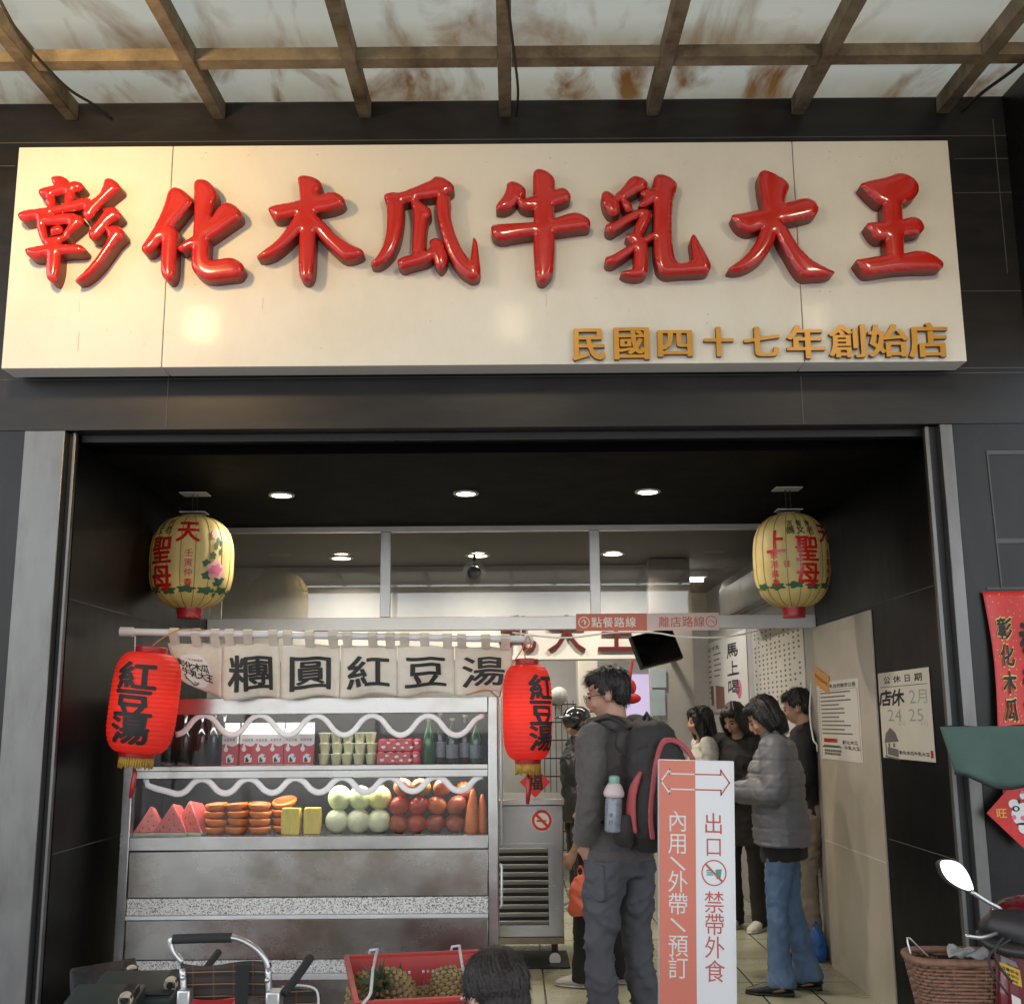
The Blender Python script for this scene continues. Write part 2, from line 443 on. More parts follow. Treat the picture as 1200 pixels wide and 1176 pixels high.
def canopy_mat():
    m = bpy.data.materials.new("translucent_roof_sheet"); m.use_nodes = True
    N, L = nodes(m); N.remove(N["Principled BSDF"]); out = N["Material Output"]
    tc = N.new("ShaderNodeTexCoord"); mp = N.new("ShaderNodeMapping"); mp.inputs['Scale'].default_value = (2.2, .8, 1); L.new(tc.outputs['Object'], mp.inputs[0])
    n = N.new("ShaderNodeTexNoise"); n.inputs['Scale'].default_value = 1.5; n.inputs['Detail'].default_value = 7; n.inputs['Roughness'].default_value = .55; n.inputs['Distortion'].default_value = .6; L.new(mp.outputs[0], n.inputs['Vector'])
    r = N.new("ShaderNodeMapRange"); r.inputs[1].default_value = .50; r.inputs[2].default_value = .69; L.new(n.outputs['Fac'], r.inputs[0])
    # rust gathers where water pools: close to the wall (object y 4.2 .. 5)
    sp = N.new("ShaderNodeSeparateXYZ"); L.new(tc.outputs['Object'], sp.inputs[0])
    ry = N.new("ShaderNodeMapRange"); ry.inputs[1].default_value = 4.1; ry.inputs[2].default_value = 4.9; ry.inputs[3].default_value = .6; ry.inputs[4].default_value = 1.4; L.new(sp.outputs[1], ry.inputs[0])
    mu = N.new("ShaderNodeMath"); mu.operation = 'MULTIPLY'; mu.use_clamp = True; L.new(r.outputs[0], mu.inputs[0]); L.new(ry.outputs[0], mu.inputs[1])
    n2 = N.new("ShaderNodeTexNoise"); n2.inputs['Scale'].default_value = .9; n2.inputs['Detail'].default_value = 4; L.new(tc.outputs['Object'], n2.inputs['Vector'])
    c0 = N.new("ShaderNodeMix"); c0.data_type = 'RGBA'; c0.inputs[6].default_value = (.235,.27,.255,1); c0.inputs[7].default_value = (.315,.295,.225,1); L.new(n2.outputs['Fac'], c0.inputs[0])
    c1 = N.new("ShaderNodeMix"); c1.data_type = 'RGBA'; c1.inputs[7].default_value = (.085,.034,.008,1); L.new(c0.outputs[2], c1.inputs[6]); L.new(mu.outputs[0], c1.inputs[0])
    # grime that settles along the bars (every 1.05 m) and along the wall
    def mth(op, a, b=None):
        q = N.new("ShaderNodeMath"); q.operation = op
        for i, x in enumerate((a, b)):
            if x is None: continue
            if isinstance(x, (int, float)): q.inputs[i].default_value = x
            else: L.new(x, q.inputs[i])
        return q.outputs[0]
    pp = mth('PINGPONG', mth('SUBTRACT', sp.outputs[1], 4.5), .525)
    near = N.new("ShaderNodeMapRange"); near.inputs[1].default_value = .04; near.inputs[2].default_value = .22; near.inputs[3].default_value = 1; near.inputs[4].default_value = 0; L.new(pp, near.inputs[0])
    wallg = N.new("ShaderNodeMapRange"); wallg.inputs[1].default_value = 4.72; wallg.inputs[2].default_value = 5.0; L.new(sp.outputs[1], wallg.inputs[0])
    n4 = N.new("ShaderNodeTexNoise"); n4.inputs['Scale'].default_value = 3.0; n4.inputs['Detail'].default_value = 6; L.new(mp.outputs[0], n4.inputs['Vector'])
    gr = mth('MULTIPLY', mth('MAXIMUM', near.outputs[0], wallg.outputs[0]), mth('MULTIPLY', n4.outputs['Fac'], .9))
    c2 = N.new("ShaderNodeMix"); c2.data_type = 'RGBA'; c2.inputs[7].default_value = (.13,.085,.035,1); L.new(c1.outputs[2], c2.inputs[6]); L.new(gr, c2.inputs[0]); c1 = c2
    t = N.new("ShaderNodeBsdfTranslucent"); d = N.new("ShaderNodeBsdfDiffuse"); L.new(c1.outputs[2], t.inputs[0]); L.new(c1.outputs[2], d.inputs[0])
    ms = N.new("ShaderNodeMixShader"); ms.inputs[0].default_value = .35; L.new(t.outputs[0], ms.inputs[1]); L.new(d.outputs[0], ms.inputs[2]); L.new(ms.outputs[0], out.inputs[0])
    return m
canopy_m = canopy_mat()

# ------------------------------------------------------------------ ground
tag(MB().box((-150,-150,-.3),(150,150,0)).build("ground", asphalt), kind='structure')
tag(MB().add([(-2.6,5.0,.004),(2.6,5.0,.004),(2.6,11.7,.004),(-2.6,11.7,.004)],[(0,1,2,3)]).build("floor", floor_m), kind='structure')

# ------------------------------------------------------------------ shop building
YF = 5.0                                   # face of the front wall
ZL = atY(600,500,YF).z                     # underside of the fascia
ZC = atY(600,514,YF+.05).z - .005          # black ceiling of the entrance
XL = -1.985; XR = 1.965                    # side walls of the entrance
YG = 7.4                                   # plane of the glass front
ZG0 = atY(600,738,YG).z; ZG1 = atY(600,617,YG).z
ZW = atY(600,138,YF).z                     # where the canopy meets the wall
shop = thing("shop_building", "black tiled shop front with wide open entrance under the cream signboard", "building", (0, YF, 0))
def P(name, mb, m, **k):
    o = mb.build(name, m, None, **k); o.parent = shop; o.matrix_parent_inverse = Matrix.Translation((0, -YF, 0)); return o
xl0 = atY(22,600,YF).x; xl1 = atY(71,600,YF).x; xr0 = atY(1095,600,YF).x; xr1 = atY(1128,640,YF).x
P("fascia_wall", MB().box((-4.2,YF,ZL),(4.2,YF+.3,ZW+1.6)), fascia_m)
P("pier", MB().box((-4.2,YF,0),(xl0,YF+.06,ZL-.003)), granite)
P("pier", MB().box((xr1,YF,0),(4.2,YF+.06,ZL-.003)), granite)
# tile joints on the front, slightly proud
tj = MB()
def jv(u, v0, v1):
    a = atY(u,(v0+v1)/2,YF); tj.box((a.x-.002,YF-.002,atY(u,v1,YF).z),(a.x+.002,YF+.02,atY(u,v0,YF).z))
def jh(v, u0, u1):
    z = atY((u0+u1)/2,v,YF).z; tj.box((atY(u0,v,YF).x,YF-.0025,z-.002),(atY(u1,v,YF).x,YF+.02,z+.002))
jv(196,441,500); jv(940,441,497); jv(1172,140,320)
for v in (186,226,341,431): jh(v,1118,1200)
for v in (441,): jh(v,-80,1280)
jh(195,-60,18)
tj.box((-4.2,YF-.0025,ZW-.115),(4.2,YF+.02,ZW-.111))
P("tile_joint", tj, grout)
# service hatch outlined on the lower pier
h = MB()
for (u0,v0,u1,v1) in ((1156,528,1230,532),(1156,688,1230,690),(1166,631,1230,636)):
    a = atY(u0,v0,YF); b = atY(u1,v1,YF); h.box((a.x,YF-.004,b.z),(b.x,YF+.01,a.z))
a = atY(1156,528,YF); b = atY(1166,690,YF); h.bar((a.x,YF-.002,a.z),(a.x+.012,YF-.002,b.z),.006,.008,up=(0,1,0))
P("hatch_outline", h, grout)
# projecting side wall at the far end of the front
cor = atY(1172,140,YF)
P("side_return_wall", MB().box((cor.x+.02,3.0,ZL+.42),(cor.x+.3,YF-.001,ZW+.6)), granite)
# steel jambs with grooves
P("jamb", MB().box((xl0+.004,YF-.012,0),(xl1,YF+.06,ZL-.004)), jamb_m, bevel=.004)
P("jamb", MB().box((xl1+.02,YF+.03,0),(xl1+.035,YF+.06,ZL-.004)), jamb_m, bevel=.003)
P("jamb", MB().box((xr1-.062,YF-.01,0),(xr1-.004,YF+.06,ZL-.004)), jamb_m, bevel=.004)
P("jamb", MB().box((xr1-.117,YF+.03,0),(xr1-.096,YF+.06,ZL-.004)), jamb_m, bevel=.003)
P("shutter_track", MB().box((xl1+.003,YF+.04,0),(xl1+.0185,YF+.06,ZL-.005)), dark_metal)
P("shutter_track", MB().box((xr1-.094,YF+.04,0),(xr1-.064,YF+.06,ZL-.005)), dark_metal)
P("shutter_slot", MB().box((XL,YF+.09,ZL-.035),(XR,YF+.1,ZL-.001)), dark_metal)
# entrance recess
P("ceiling", MB().box((XL-2.3,YF+.302,ZC),(XR+2.3,YG+.1,ZC+.1)), black_ceil)
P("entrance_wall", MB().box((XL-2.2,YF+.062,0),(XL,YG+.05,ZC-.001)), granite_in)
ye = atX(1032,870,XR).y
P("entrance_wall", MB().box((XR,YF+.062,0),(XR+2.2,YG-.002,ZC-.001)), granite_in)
zb = atY(945,735,YG).z
P("beige_panel", MB().box((XR-.012,ye,0),(XR-.001,YG+.02,zb)), beige_tile, bevel=.002)
jj = MB()
zj = atX(1028,978,XR).z; jj.box((XR-.0025,YF+.07,zj-.0015),(XR+.01,ye-.002,zj+.0015))
zj2 = atX(1100,684,XR).z; jj.box((XR-.0025,YF+.07,zj2-.0015),(XR+.01,YG-.01,zj2+.0015))
zj3 = atX(75,700,XL).z; jj.box((XL-.01,YF+.07,zj3-.0015),(XL+.0025,YG,zj3+.0015))
zj4 = atX(60,1001,XL).z; jj.box((XL-.01,YF+.07,zj4-.0015),(XL+.0025,YG,zj4+.0015))
P("tile_joint", jj, grout)
zj = atX(1010,1020,XR).z + .1
P("tile_joint", MB().box((XR-.0145,ye+.003,zj-.002),(XR,YG,zj+.002)), white_p)
# glazed transom
xg0, xg1 = XL+.002, XR-.002
P("window_frame", MB().box((xg0,YG-.03,ZG0),(xg1,YG+.03,ZG0+.085)).box((xg0,YG-.03,ZG1-.03),(xg1,YG+.03,ZG1+.012)), alu, bevel=.004)
P("transom_bulkhead", MB().box((xg0,YG-.02,ZG1+.014),(xg1,YG+.02,ZC-.002)), black_ceil)
xm = [xg0+.05, atY(452,670,YG).x, atY(697,670,YG).x, xg1-.02]
for i, x in enumerate(xm[1:3]):
    P("mullion", MB().box((x-.033,YG-.025,ZG0+.087),(x+.033,YG+.025,ZG1-.032)), alu, bevel=.003)
pane_m = glass("transom_glass", (.8,.8,.8), .01, 1.3, .03, (.4,.38,.36))
for x0, x1 in zip(xm[:-1], xm[1:]):
    P("pane", MB().box((x0+.034,YG-.004,ZG0+.088),(x1-.034,YG+.004,ZG1-.033)), pane_m)
# room behind
YB = 11.6
P("back_wall", MB().box((-2.6,YB,0),(2.6,YB+.15,3.0)), plaster)
P("room_wall", MB().box((-2.75,YG+.1,0),(-2.55,YB-.001,3.0)), plaster)
P("room_wall", MB().box((XR+.02,YG+.021,0),(XR+.25,YB-.001,3.0)), plaster)
P("room_ceiling", MB().box((-2.9,YG+.04,2.78),(2.9,YB+.2,2.95)), in_ceil)
c0 = atY(678,850,10.6).x; c1 = atY(701,850,10.6).x
P("column", MB().box((c0,10.5,0),(c1,10.9,2.779)), beige_tile, bevel=.01)
zh = atY(700,772,9.4).z
P("header_beam", MB().box((-2.54,9.4,zh),(atY(778,760,9.4).x,9.65,2.778)), white_p, bevel=.004)
# dark doorway at the back and a pale lilac lit panel over it
a = atY(722,855,YB-.02); b = atY(765,1050,YB-.02)
P("doorway", MB().box((a.x,YB-.03,.01),(b.x,YB-.002,a.z)), dark_metal)
a = atY(728,790,YB-.03); b = atY(766,846,YB-.03)
P("lit_panel", MB().box((a.x,YB-.05,b.z),(b.x,YB-.004,a.z)), emit("lilac_panel", (.48,.40,.60), .32))

# downlights of the entrance and of the room
warm = emit("warm_downlight", (1,.88,.68), 9)
def downlight(u, v, Z, r, label, group, power, glowm=warm):
    p = atZ(u, v, Z)
    t = thing("downlight", label, "ceiling light", (p.x, p.y, Z), 0, group)
    MB().lathe([(r*1.0,-.001),(r*1.32,-.001),(r*1.34,-.006),(r*1.22,-.013),(r*1.0,-.011)], 24, cap=False).build("trim_ring", alu, t, smooth=60)
    MB().lathe([(r*.99,-.004),(r*.9,-.010),(r*.5,-.014),(.001,-.016)], 24).build("bulb", glowm, t, smooth=True)
    l = bpy.data.lights.new("lamp_light", 'AREA'); l.shape = 'DISK'; l.size = r*1.6; l.energy = power; l.color = (1,.87,.7); l.spread = R(150)
    o = bpy.data.objects.new("lamp_light", l); COL.objects.link(o); o.parent = t; o.location = (0,0,-.03)
    return t
downlight(330,579,ZC,.055,"round recessed downlight in the black ceiling nearest the yellow lantern with the pink peony","entrance downlights",4)
downlight(546,577,ZC,.055,"round recessed downlight in the middle of the black entrance ceiling","entrance downlights",4)
downlight(759,575,ZC,.055,"round recessed downlight in the black ceiling nearest the lantern showing the word mother whole","entrance downlights",4)
for i, (u, v, w_) in enumerate(((400,653,"seen through the pane beside the peony lantern"),(560,650,"seen above the fan in the middle pane"),(718,648,"seen through the pane beside the mullion nearest the air conditioner"))):
    downlight(u,v,2.778,.075,"small bright room downlight "+w_,"room downlights",6)
# long light fixtures deeper in the room
for i, (x, y) in enumerate(((-.2,10.2),(1.1,9.9))):
    t = thing("ceiling_light", ("long tube ceiling light over the back counter","long tube ceiling light near the menu wall")[i], "ceiling light", (x,y,2.775), 0)
    MB().box((-.6,-.08,-.05),(.6,.08,0)).build("housing", white_p, t, bevel=.006)
    MB().tube([(-.57,0,-.07),(.57,0,-.07)], .016, 10).build("tube_lamp", emit("tube_white", (1,.96,.9), 8), t, smooth=60)
    l = bpy.data.lights.new("lamp_light",'AREA'); l.shape='RECTANGLE'; l.size=1.1; l.size_y=.1; l.energy=(10,3)[i]; l.color=(1,.95,.88)
    o = bpy.data.objects.new("lamp_light", l); COL.objects.link(o); o.parent=t; o.location=(0,0,-.1)

# ------------------------------------------------------------------ canopy
SL = .07
def zc(y): return ZW - SL*(YF-y)           # underside of the bars
can = thing("canopy", "translucent rust stained awning roof on brown steel bars over the pavement", "canopy", (0,YF,ZW))
def PC(name, mb, m, **k):
    o = mb.build(name, m, None, **k); o.parent = can; o.matrix_parent_inverse = Matrix.Translation((0,-YF,-ZW)); return o
YE = -4.0
rx = [atY(u,138,YF).x for u in (85,257,428,592,765,935,1105)]
sp_ = (rx[-1]-rx[0])/6
rx = [rx[0]-2*sp_, rx[0]-sp_] + rx + [rx[-1]+sp_, rx[-1]+2*sp_]
for x in rx:
    PC("rafter", MB().bar((x,YE,zc(YE)+.045),(x,YF-.004,zc(YF)+.045),.060,.085), rust_bar, bevel=.004)
yp = 4.5
k = 0
while yp > YE:
    xs = [-3.6]+rx+[3.6]
    for xa, xb in zip(xs[:-1], xs[1:]):
        PC("purlin", MB().box((xa+.031,yp-.036,zc(yp)+.012),(xb-.031,yp+.036,zc(yp)+.070)), rust_bar)
    yp -= 1.05
n_sheet = MB()
PC("roof_sheet", MB().add([(-3.7,YE-.15,zc(YE-.15)+.092),(3.7,YE-.15,zc(YE-.15)+.092),(3.7,YF-.002,zc(YF)+.092),(-3.7,YF-.002,zc(YF)+.092)],[(0,1,2,3)]), canopy_m)
for x in (-3.5, 3.5):
    PC("post", MB().box((x-.05,YE-.05,0),(x+.05,YE+.05,zc(YE)-.002)), rust_bar, bevel=.005)
PC("front_beam", MB().box((-3.6,YE-.06,zc(YE)-.1),(3.6,YE+.0,zc(YE)-.002)), rust_bar)
def hang(name, label, pts, r, m, cat="cable", **k):
    # smooth path through the points
    P_ = [Vector(p) for p in pts]; out = []
    for i in range(len(P_)-1):
        p0 = P_[max(i-1,0)]; p1 = P_[i]; p2 = P_[i+1]; p3 = P_[min(i+2,len(P_)-1)]
        for j in range(8):
            t = j/8
            out.append(.5*((2*p1)+(-p0+p2)*t+(2*p0-5*p1+4*p2-p3)*t*t+(-p0+3*p1-3*p2+p3)*t**3))
    out.append(P_[-1])
    return tag(MB().tube(out, r, 7).build(name, m, k.get('parent'), smooth=True), label, cat)
hang("cable", "loose dark cable hanging from the canopy bars near the building's left end", [atY(-6,-10,3.9),atY(22,40,4.1),atY(48,72,4.35),atY(80,104,4.65),atY(112,124,4.85),atY(130,139,4.98)], .007, cable_m)
hang("cable", "dark cable looping from the canopy down to the corner above the projecting wall", [atY(1215,58,4.2),atY(1185,84,4.5),atY(1152,108,4.75),atY(1128,130,4.96)], .008, cable_m)
hang("cable", "short dark cable hanging beside the middle canopy bar", [atY(594,-6,3.95),atY(602,60,4.3),atY(607,105,4.6),atY(605,136,4.97)], .006, cable_m)

# floodlights aimed at the sign (they are seen mirrored in its face)
def flood(x, y, power, lab):
    z = zc(y)-.004
    t = thing("floodlight", lab, "floodlight", (x,y,z), 0, "floodlights under the canopy")
    DR = z-3.86
    aim = (Vector((x*1.08,4.8,3.9 if x < -1 else 3.5))-Vector((x,y,3.86))).normalized()
    M = frame_on((0,0,-.1),(1,0,0),(0,0,1))
    q = aim.to_track_quat('Z','Y').to_matrix().to_4x4(); q.translation = (0,0,-DR)
    MB().box((-.14,-.17,-.05),(.14,.17,0), q).build("housing", dark_metal, t, bevel=.006)
    g = MB(); g.box((-.12,-.15,.001),(.12,.15,.004), q); g.build("lamp_face", emit("flood_warm",(1,.66,.25),2.5), t)
    MB().bar((-.15,0,-DR-.01),(-.15,0,-DR+.19),.012,.03).bar((.15,0,-DR-.01),(.15,0,-DR+.19),.012,.03).bar((-.156,0,-DR+.196),(.156,0,-DR+.196),.03,.012).bar((0,0,-DR+.202),(0,0,0),.025,.025).build("bracket", dark_metal, t)
    l = bpy.data.lights.new("lamp_light",'AREA'); l.shape='RECTANGLE'; l.size=.16; l.size_y=.20; l.energy=power; l.color=(1,.64,.28) if x < -1 else (1,.82,.58); l.spread=R(120)
    o = bpy.data.objects.new("lamp_light", l); COL.objects.link(o); o.parent=t
    q2 = aim.to_track_quat('-Z','Y'); o.rotation_euler = q2.to_euler(); o.location = Vector((0,0,-DR))+aim*.03
flood(-1.86,3.1,6.0,"warm square floodlight under the canopy aimed at the first sign characters")
flood(0,3.1,1.0,"warm square floodlight under the canopy aimed at the middle of the sign")
flood(1.82,3.1,1.0,"warm square floodlight under the canopy aimed at the far end of the sign")
# ------------------------------------------------------------------ main sign
YS = 4.82
sTL = atY(22,172,YS); sTR = atY(1112,165,YS); sBL = atY(1,430,YS); sBR = atY(1133,425,YS)
sx0 = (sTL.x+sBL.x)/2; sx1 = (sTR.x+sBR.x)/2; sz1 = (sTL.z+sTR.z)/2; sz0 = (sBL.z+sBR.z)/2
sign = thing("shop_sign", "long cream signboard with eight glossy red raised characters over the entrance", "sign", (0,YS,sz0))
PIs = Matrix.Translation((0,-YS,-sz0))
cream = mat("cream_sign_face", (.79,.765,.685), .07, rvar=.03, var=.012, scale=30, spec=.03, bump=.02, bscale=250, dirt=(.58,.52,.41), dirt_amt=.35, dirt_scale=1.6, stretch=(1,1,.6))
seam_m = mat("seam", (.12,.10,.08), .8)
def PS(name, mb, m, **k):
    o = mb.build(name, m, None, **k); o.parent = sign; o.matrix_parent_inverse = PIs; return o
xa = atY(196,300,YS).x; xb = atY(936,300,YS).x
for x0, x1 in ((sx0,xa),(xa,xb),(xb,sx1)):
    PS("sign_panel", MB().box((x0+.0012,YS,sz0),(x1-.0012,YS+.135,sz1)), cream, bevel=.004)
PS("sign_backing", MB().box((sx0+.05,YS+.137,sz0+.05),(sx1-.05,YF-.003,sz1-.05)), dark_metal)
PS("panel_seam", MB().box((xa-.0011,YS+.003,sz0+.004),(xa+.0011,YS+.13,sz1-.004)).box((xb-.0011,YS+.003,sz0+.004),(xb+.0011,YS+.13,sz1-.004)), seam_m)
# small stains and drips
dr = MB()
for (u,v,w,hh) in ((92,400,1.5,34),(308,355,1,20),(640,352,1,22),(93,360,.8,18)):
    p = atY(u,v,YS); a = pxw(w,p)*.6; b = pxw(hh,p)*.7; dr.box((p.x-a/2,YS-.0012,p.z-b/2),(p.x+a/2,YS+.001,p.z+b/2))
for i in range(60):
    p = atY(rng.uniform(20,1110), rng.choice([rng.uniform(178,200), rng.uniform(330,420)]), YS); a = rng.uniform(.001,.004)
    dr.box((p.x-a,YS-.001,p.z-a*.6),(p.x+a,YS+.001,p.z+a*.6))
PS("stain", dr, mat("sign_stain",(.56,.50,.41),.8))
red_gloss = mat("glossy_red_acrylic", (.54,.018,.010), .18, var=.08, scale=12, spec=.6, coat=.6, rvar=.04)
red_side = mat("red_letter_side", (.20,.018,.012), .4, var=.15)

def chaikin(p, it=2):
    for _ in range(it):
        q = []
        for i in range(len(p)):
            a, b = p[i], p[(i+1) % len(p)]
            q.append((a[0]*.78+b[0]*.22, a[1]*.78+b[1]*.22)); q.append((a[0]*.22+b[0]*.78, a[1]*.22+b[1]*.78))
        p = q
    return p
def pillow(strokes, depth, crown, rad, step):
    """Brush strokes (closed outlines, metres) fused, extruded and given a rounded crown. Face looks along +z."""
    pts = []; faces = []
    for s in strokes:
        s = chaikin(s, 2); ar = sum(s[i][0]*s[(i+1) % len(s)][1]-s[(i+1) % len(s)][0]*s[i][1] for i in range(len(s)))
        if ar < 0: s = s[::-1]
        k = len(pts); pts += [Vector(p) for p in s]; faces.append(list(range(k, k+len(s))))
    r = delaunay_2d_cdt(pts, [], faces, 1, 1e-6)
    V = np.array([(v.x, v.y) for v in r[0]]); F = [tuple(f) for f, og in zip(r[2], r[5]) if len(og) > 0]
    cnt = {}
    for f in F:
        for i in range(len(f)):
            e = (f[i], f[(i+1) % len(f)]); cnt[tuple(sorted(e))] = cnt.get(tuple(sorted(e)), 0)+1
    bd = [e for e, c in cnt.items() if c == 1]
    A = V[[e[0] for e in bd]]; B = V[[e[1] for e in bd]]
    D = B-A; L2 = np.maximum((D**2).sum(1), 1e-12)
    def dist(Q):
        t = np.clip(((Q[:,None]-A[None])*D[None]).sum(2)/L2, 0, 1)
        return np.sqrt((((A[None]+t[...,None]*D[None])-Q[:,None])**2).sum(2).min(1))
    def inside(Q):
        x, y = Q[:,0:1], Q[:,1:2]
        c = ((A[None,:,1] > y) != (B[None,:,1] > y)) & (x < D[None,:,0]*(y-A[None,:,1])/np.where(np.abs(D[None,:,1])<1e-12,1e-12,D[None,:,1])+A[None,:,0])
        return c.sum(1) % 2 == 1
    gx = np.arange(V[:,0].min(), V[:,0].max(), step); gy = np.arange(V[:,1].min(), V[:,1].max(), step*.9)
    Q = np.array([(x+(j % 2)*step/2, y) for j, y in enumerate(gy) for x in gx])
    Q = Q[inside(Q)]; dq = dist(Q); Q = Q[dq > step*.45]
    # boundary only (drop inner overlap vertices), then re-triangulate with the interior grid
    ids = sorted({i for e in bd for i in e}); mp = {v: k for k, v in enumerate(ids)}
    BP = [Vector(V[i]) for i in ids]; BE = [(mp[a], mp[b]) for a, b in bd]
    r2 = delaunay_2d_cdt(BP+[Vector(q) for q in Q], BE, [], 0, 1e-7)
    W = np.array([(v.x, v.y) for v in r2[0]]); T = [tuple(f) for f in r2[2]]
    cen = np.array([W[list(t)].mean(0) for t in T]); ok = inside(cen); T = [t for t, k in zip(T, ok) if k]
    d = np.minimum(dist(W)/rad, 1); z = depth + crown*np.sqrt(np.maximum(1-(1-d)**2, 0))
    for _ in range(3):                                  # soften the ridge
        nb = np.zeros(len(W)); n = np.zeros(len(W))
        for t in T:
            for i in range(3): nb[t[i]] += z[t[(i+1) % 3]]+z[t[(i+2) % 3]]; n[t[i]] += 2
        edge = d < 1e-4
        z = np.where(edge | (n == 0), z, .5*z+.5*nb/np.maximum(n,1))
    m = MB(); m.add([(x, y, zz) for (x, y), zz in zip(W, z)], T)
    cn = {}
    for t in T:
        for i in range(3):
            e = (t[i], t[(i+1) % 3]); cn[e] = 1
    m.cur = 1
    for a, b in [e for e in cn if (e[1], e[0]) not in cn]:
        m.add([(*W[a], z[a]), (*W[b], z[b]), (*W[b], 0), (*W[a], 0)], [(1,0,3,2)])
    return m

GL = []   # eight characters: (image origin, strokes)
GL.append(((10,180), [
 [(200,112),(228,106),(262,115),(285,135),(270,158),(225,165),(212,140)],
 [(138,170),(200,155),(260,145),(310,132),(340,140),(352,160),(330,175),(290,178),(240,190),(180,205),(155,205)],
 [(176,192),(207,190),(217,225),(212,250),(180,252)], [(270,172),(312,168),(306,205),(285,240),(258,240)],
 [(45,285),(70,270),(140,262),(230,248),(300,228),(350,208),(385,215),(372,240),(340,262),(280,268),(200,285),(130,302),(70,318),(55,305)],
 [(128,300),(155,312),(172,345),(180,400),(188,425),(165,425),(150,390),(138,350)], [(135,298),(200,295),(260,285),(300,282),(345,300),(350,330),(320,340),(280,325),(220,330),(165,335)],
 [(296,285),(345,300),(350,325),(320,350),(290,375),(262,395),(252,380),(282,340)], [(165,428),(170,400),(220,392),(262,385),(290,370),(275,400),(230,415)],
 [(196,352),(215,345),(235,335),(255,355),(245,372),(215,378),(203,385)],
 [(78,450),(110,442),(190,430),(270,430),(330,428),(362,450),(345,465),(280,465),(200,472),(130,488),(105,485),(88,470)],
 [(190,400),(215,392),(245,405),(240,440),(238,520),(232,560),(215,605),(195,595),(180,575),(182,500),(185,440)],
 [(452,122),(475,118),(510,140),(525,165),(490,190),(450,225),(410,270),(385,305),(365,310),(350,285),(360,250),(395,220),(430,190),(448,150)],
 [(440,262),(495,250),(525,285),(520,300),(480,320),(440,370),(405,405),(382,395),(380,370),(400,340),(430,300),(452,275)],
 [(455,350),(505,338),(535,360),(540,385),(510,410),(480,450),(430,520),(380,570),(340,595),(308,602),(350,565),(400,510),(440,450),(470,400),(465,375)]]))
GL.append(((10,180), [
 [(752,175),(775,160),(810,170),(850,205),(858,230),(830,265),(795,310),(760,355),(720,400),(690,440),(655,465),(632,460),(626,440),(650,405),(685,350),(715,290),(738,230)],
 [(722,370),(745,345),(778,348),(792,375),(785,430),(780,500),(778,560),(765,590),(748,597),(718,565),(718,480),(722,420)],
 [(872,130),(895,122),(930,130),(965,165),(975,200),(955,240),(945,300),(940,350),(935,420),(930,480),(945,505),(985,500),(1030,492),(1060,497),(1095,520),(1100,545),(1080,575),(1020,580),(950,590),(905,580),(865,545),(860,490),(868,400),(875,300),(875,200)],
 [(985,255),(1015,230),(1050,240),(1085,270),(1088,300),(1050,325),(1000,360),(950,395),(900,420),(850,445),(810,458),(793,445),(810,425),(860,395),(905,365),(950,310)]]))
GL.append(((290,180), [
 [(238,110),(265,105),(310,115),(340,135),(345,155),(325,190),(322,240),(318,330),(312,420),(310,500),(305,560),(292,590),(270,598),(248,580),(243,500),(248,400),(250,300),(250,200),(245,150)],
 [(98,255),(130,245),(200,235),(270,215),(340,195),(400,180),(440,200),(455,225),(440,245),(390,262),(330,272),(260,280),(190,295),(130,310),(112,285)],
 [(245,270),(285,280),(270,330),(230,380),(180,430),(130,470),(80,490),(40,488),(75,460),(130,420),(180,365),(215,310)],
 [(285,270),(320,290),(360,330),(420,390),(480,430),(535,452),(545,470),(500,490),(450,495),(400,450),(350,400),(310,350),(290,310)]]))
GL.append(((290,180), [
 [(640,195),(665,185),(720,188),(800,155),(860,130),(880,110),(915,115),(955,140),(968,165),(945,185),(890,200),(800,210),(730,230),(690,245),(655,235)],
 [(650,190),(690,200),(728,220),(730,270),(722,350),(705,420),(680,470),(640,510),(600,525),(575,522),(615,480),(645,420),(658,350),(660,270)],
 [(768,220),(790,215),(830,245),(858,265),(855,290),(838,310),(832,380),(828,440),(825,470),(775,478),(778,400),(782,320),(780,270)],
 [(705,500),(740,485),(800,470),(860,450),(880,450),(870,490),(830,510),(770,525),(725,540),(710,525)],
 [(855,410),(880,398),(910,410),(915,440),(935,480),(928,520),(905,545),(888,530),(875,490),(862,450)],
 [(888,205),(920,190),(948,205),(945,250),(950,310),(970,380),(1000,450),(1035,500),(1050,500),(1058,440),(1062,390),(1072,410),(1080,480),(1088,540),(1085,575),(1055,590),(1010,565),(970,520),(935,450),(910,370),(890,280)]]))
GL.append(((560,180), [
 [(140,140),(165,132),(205,150),(222,175),(215,200),(185,220),(155,250),(120,265),(85,260),(95,235),(125,200),(138,165)],
 [(185,215),(220,215),(265,200),(330,185),(380,165),(410,165),(432,195),(430,215),(390,232),(340,245),(280,258),(230,262),(195,245)],
 [(62,340),(100,335),(200,330),(280,325),(360,308),(430,285),(465,278),(510,300),(526,325),(520,348),(470,352),(380,365),(280,375),(180,390),(110,405),(75,390)],
 [(262,85),(285,73),(330,90),(358,120),(355,180),(352,280),(355,380),(355,470),(350,540),(340,570),(305,605),(278,590),(270,500),(265,400),(268,280),(265,180)]]))
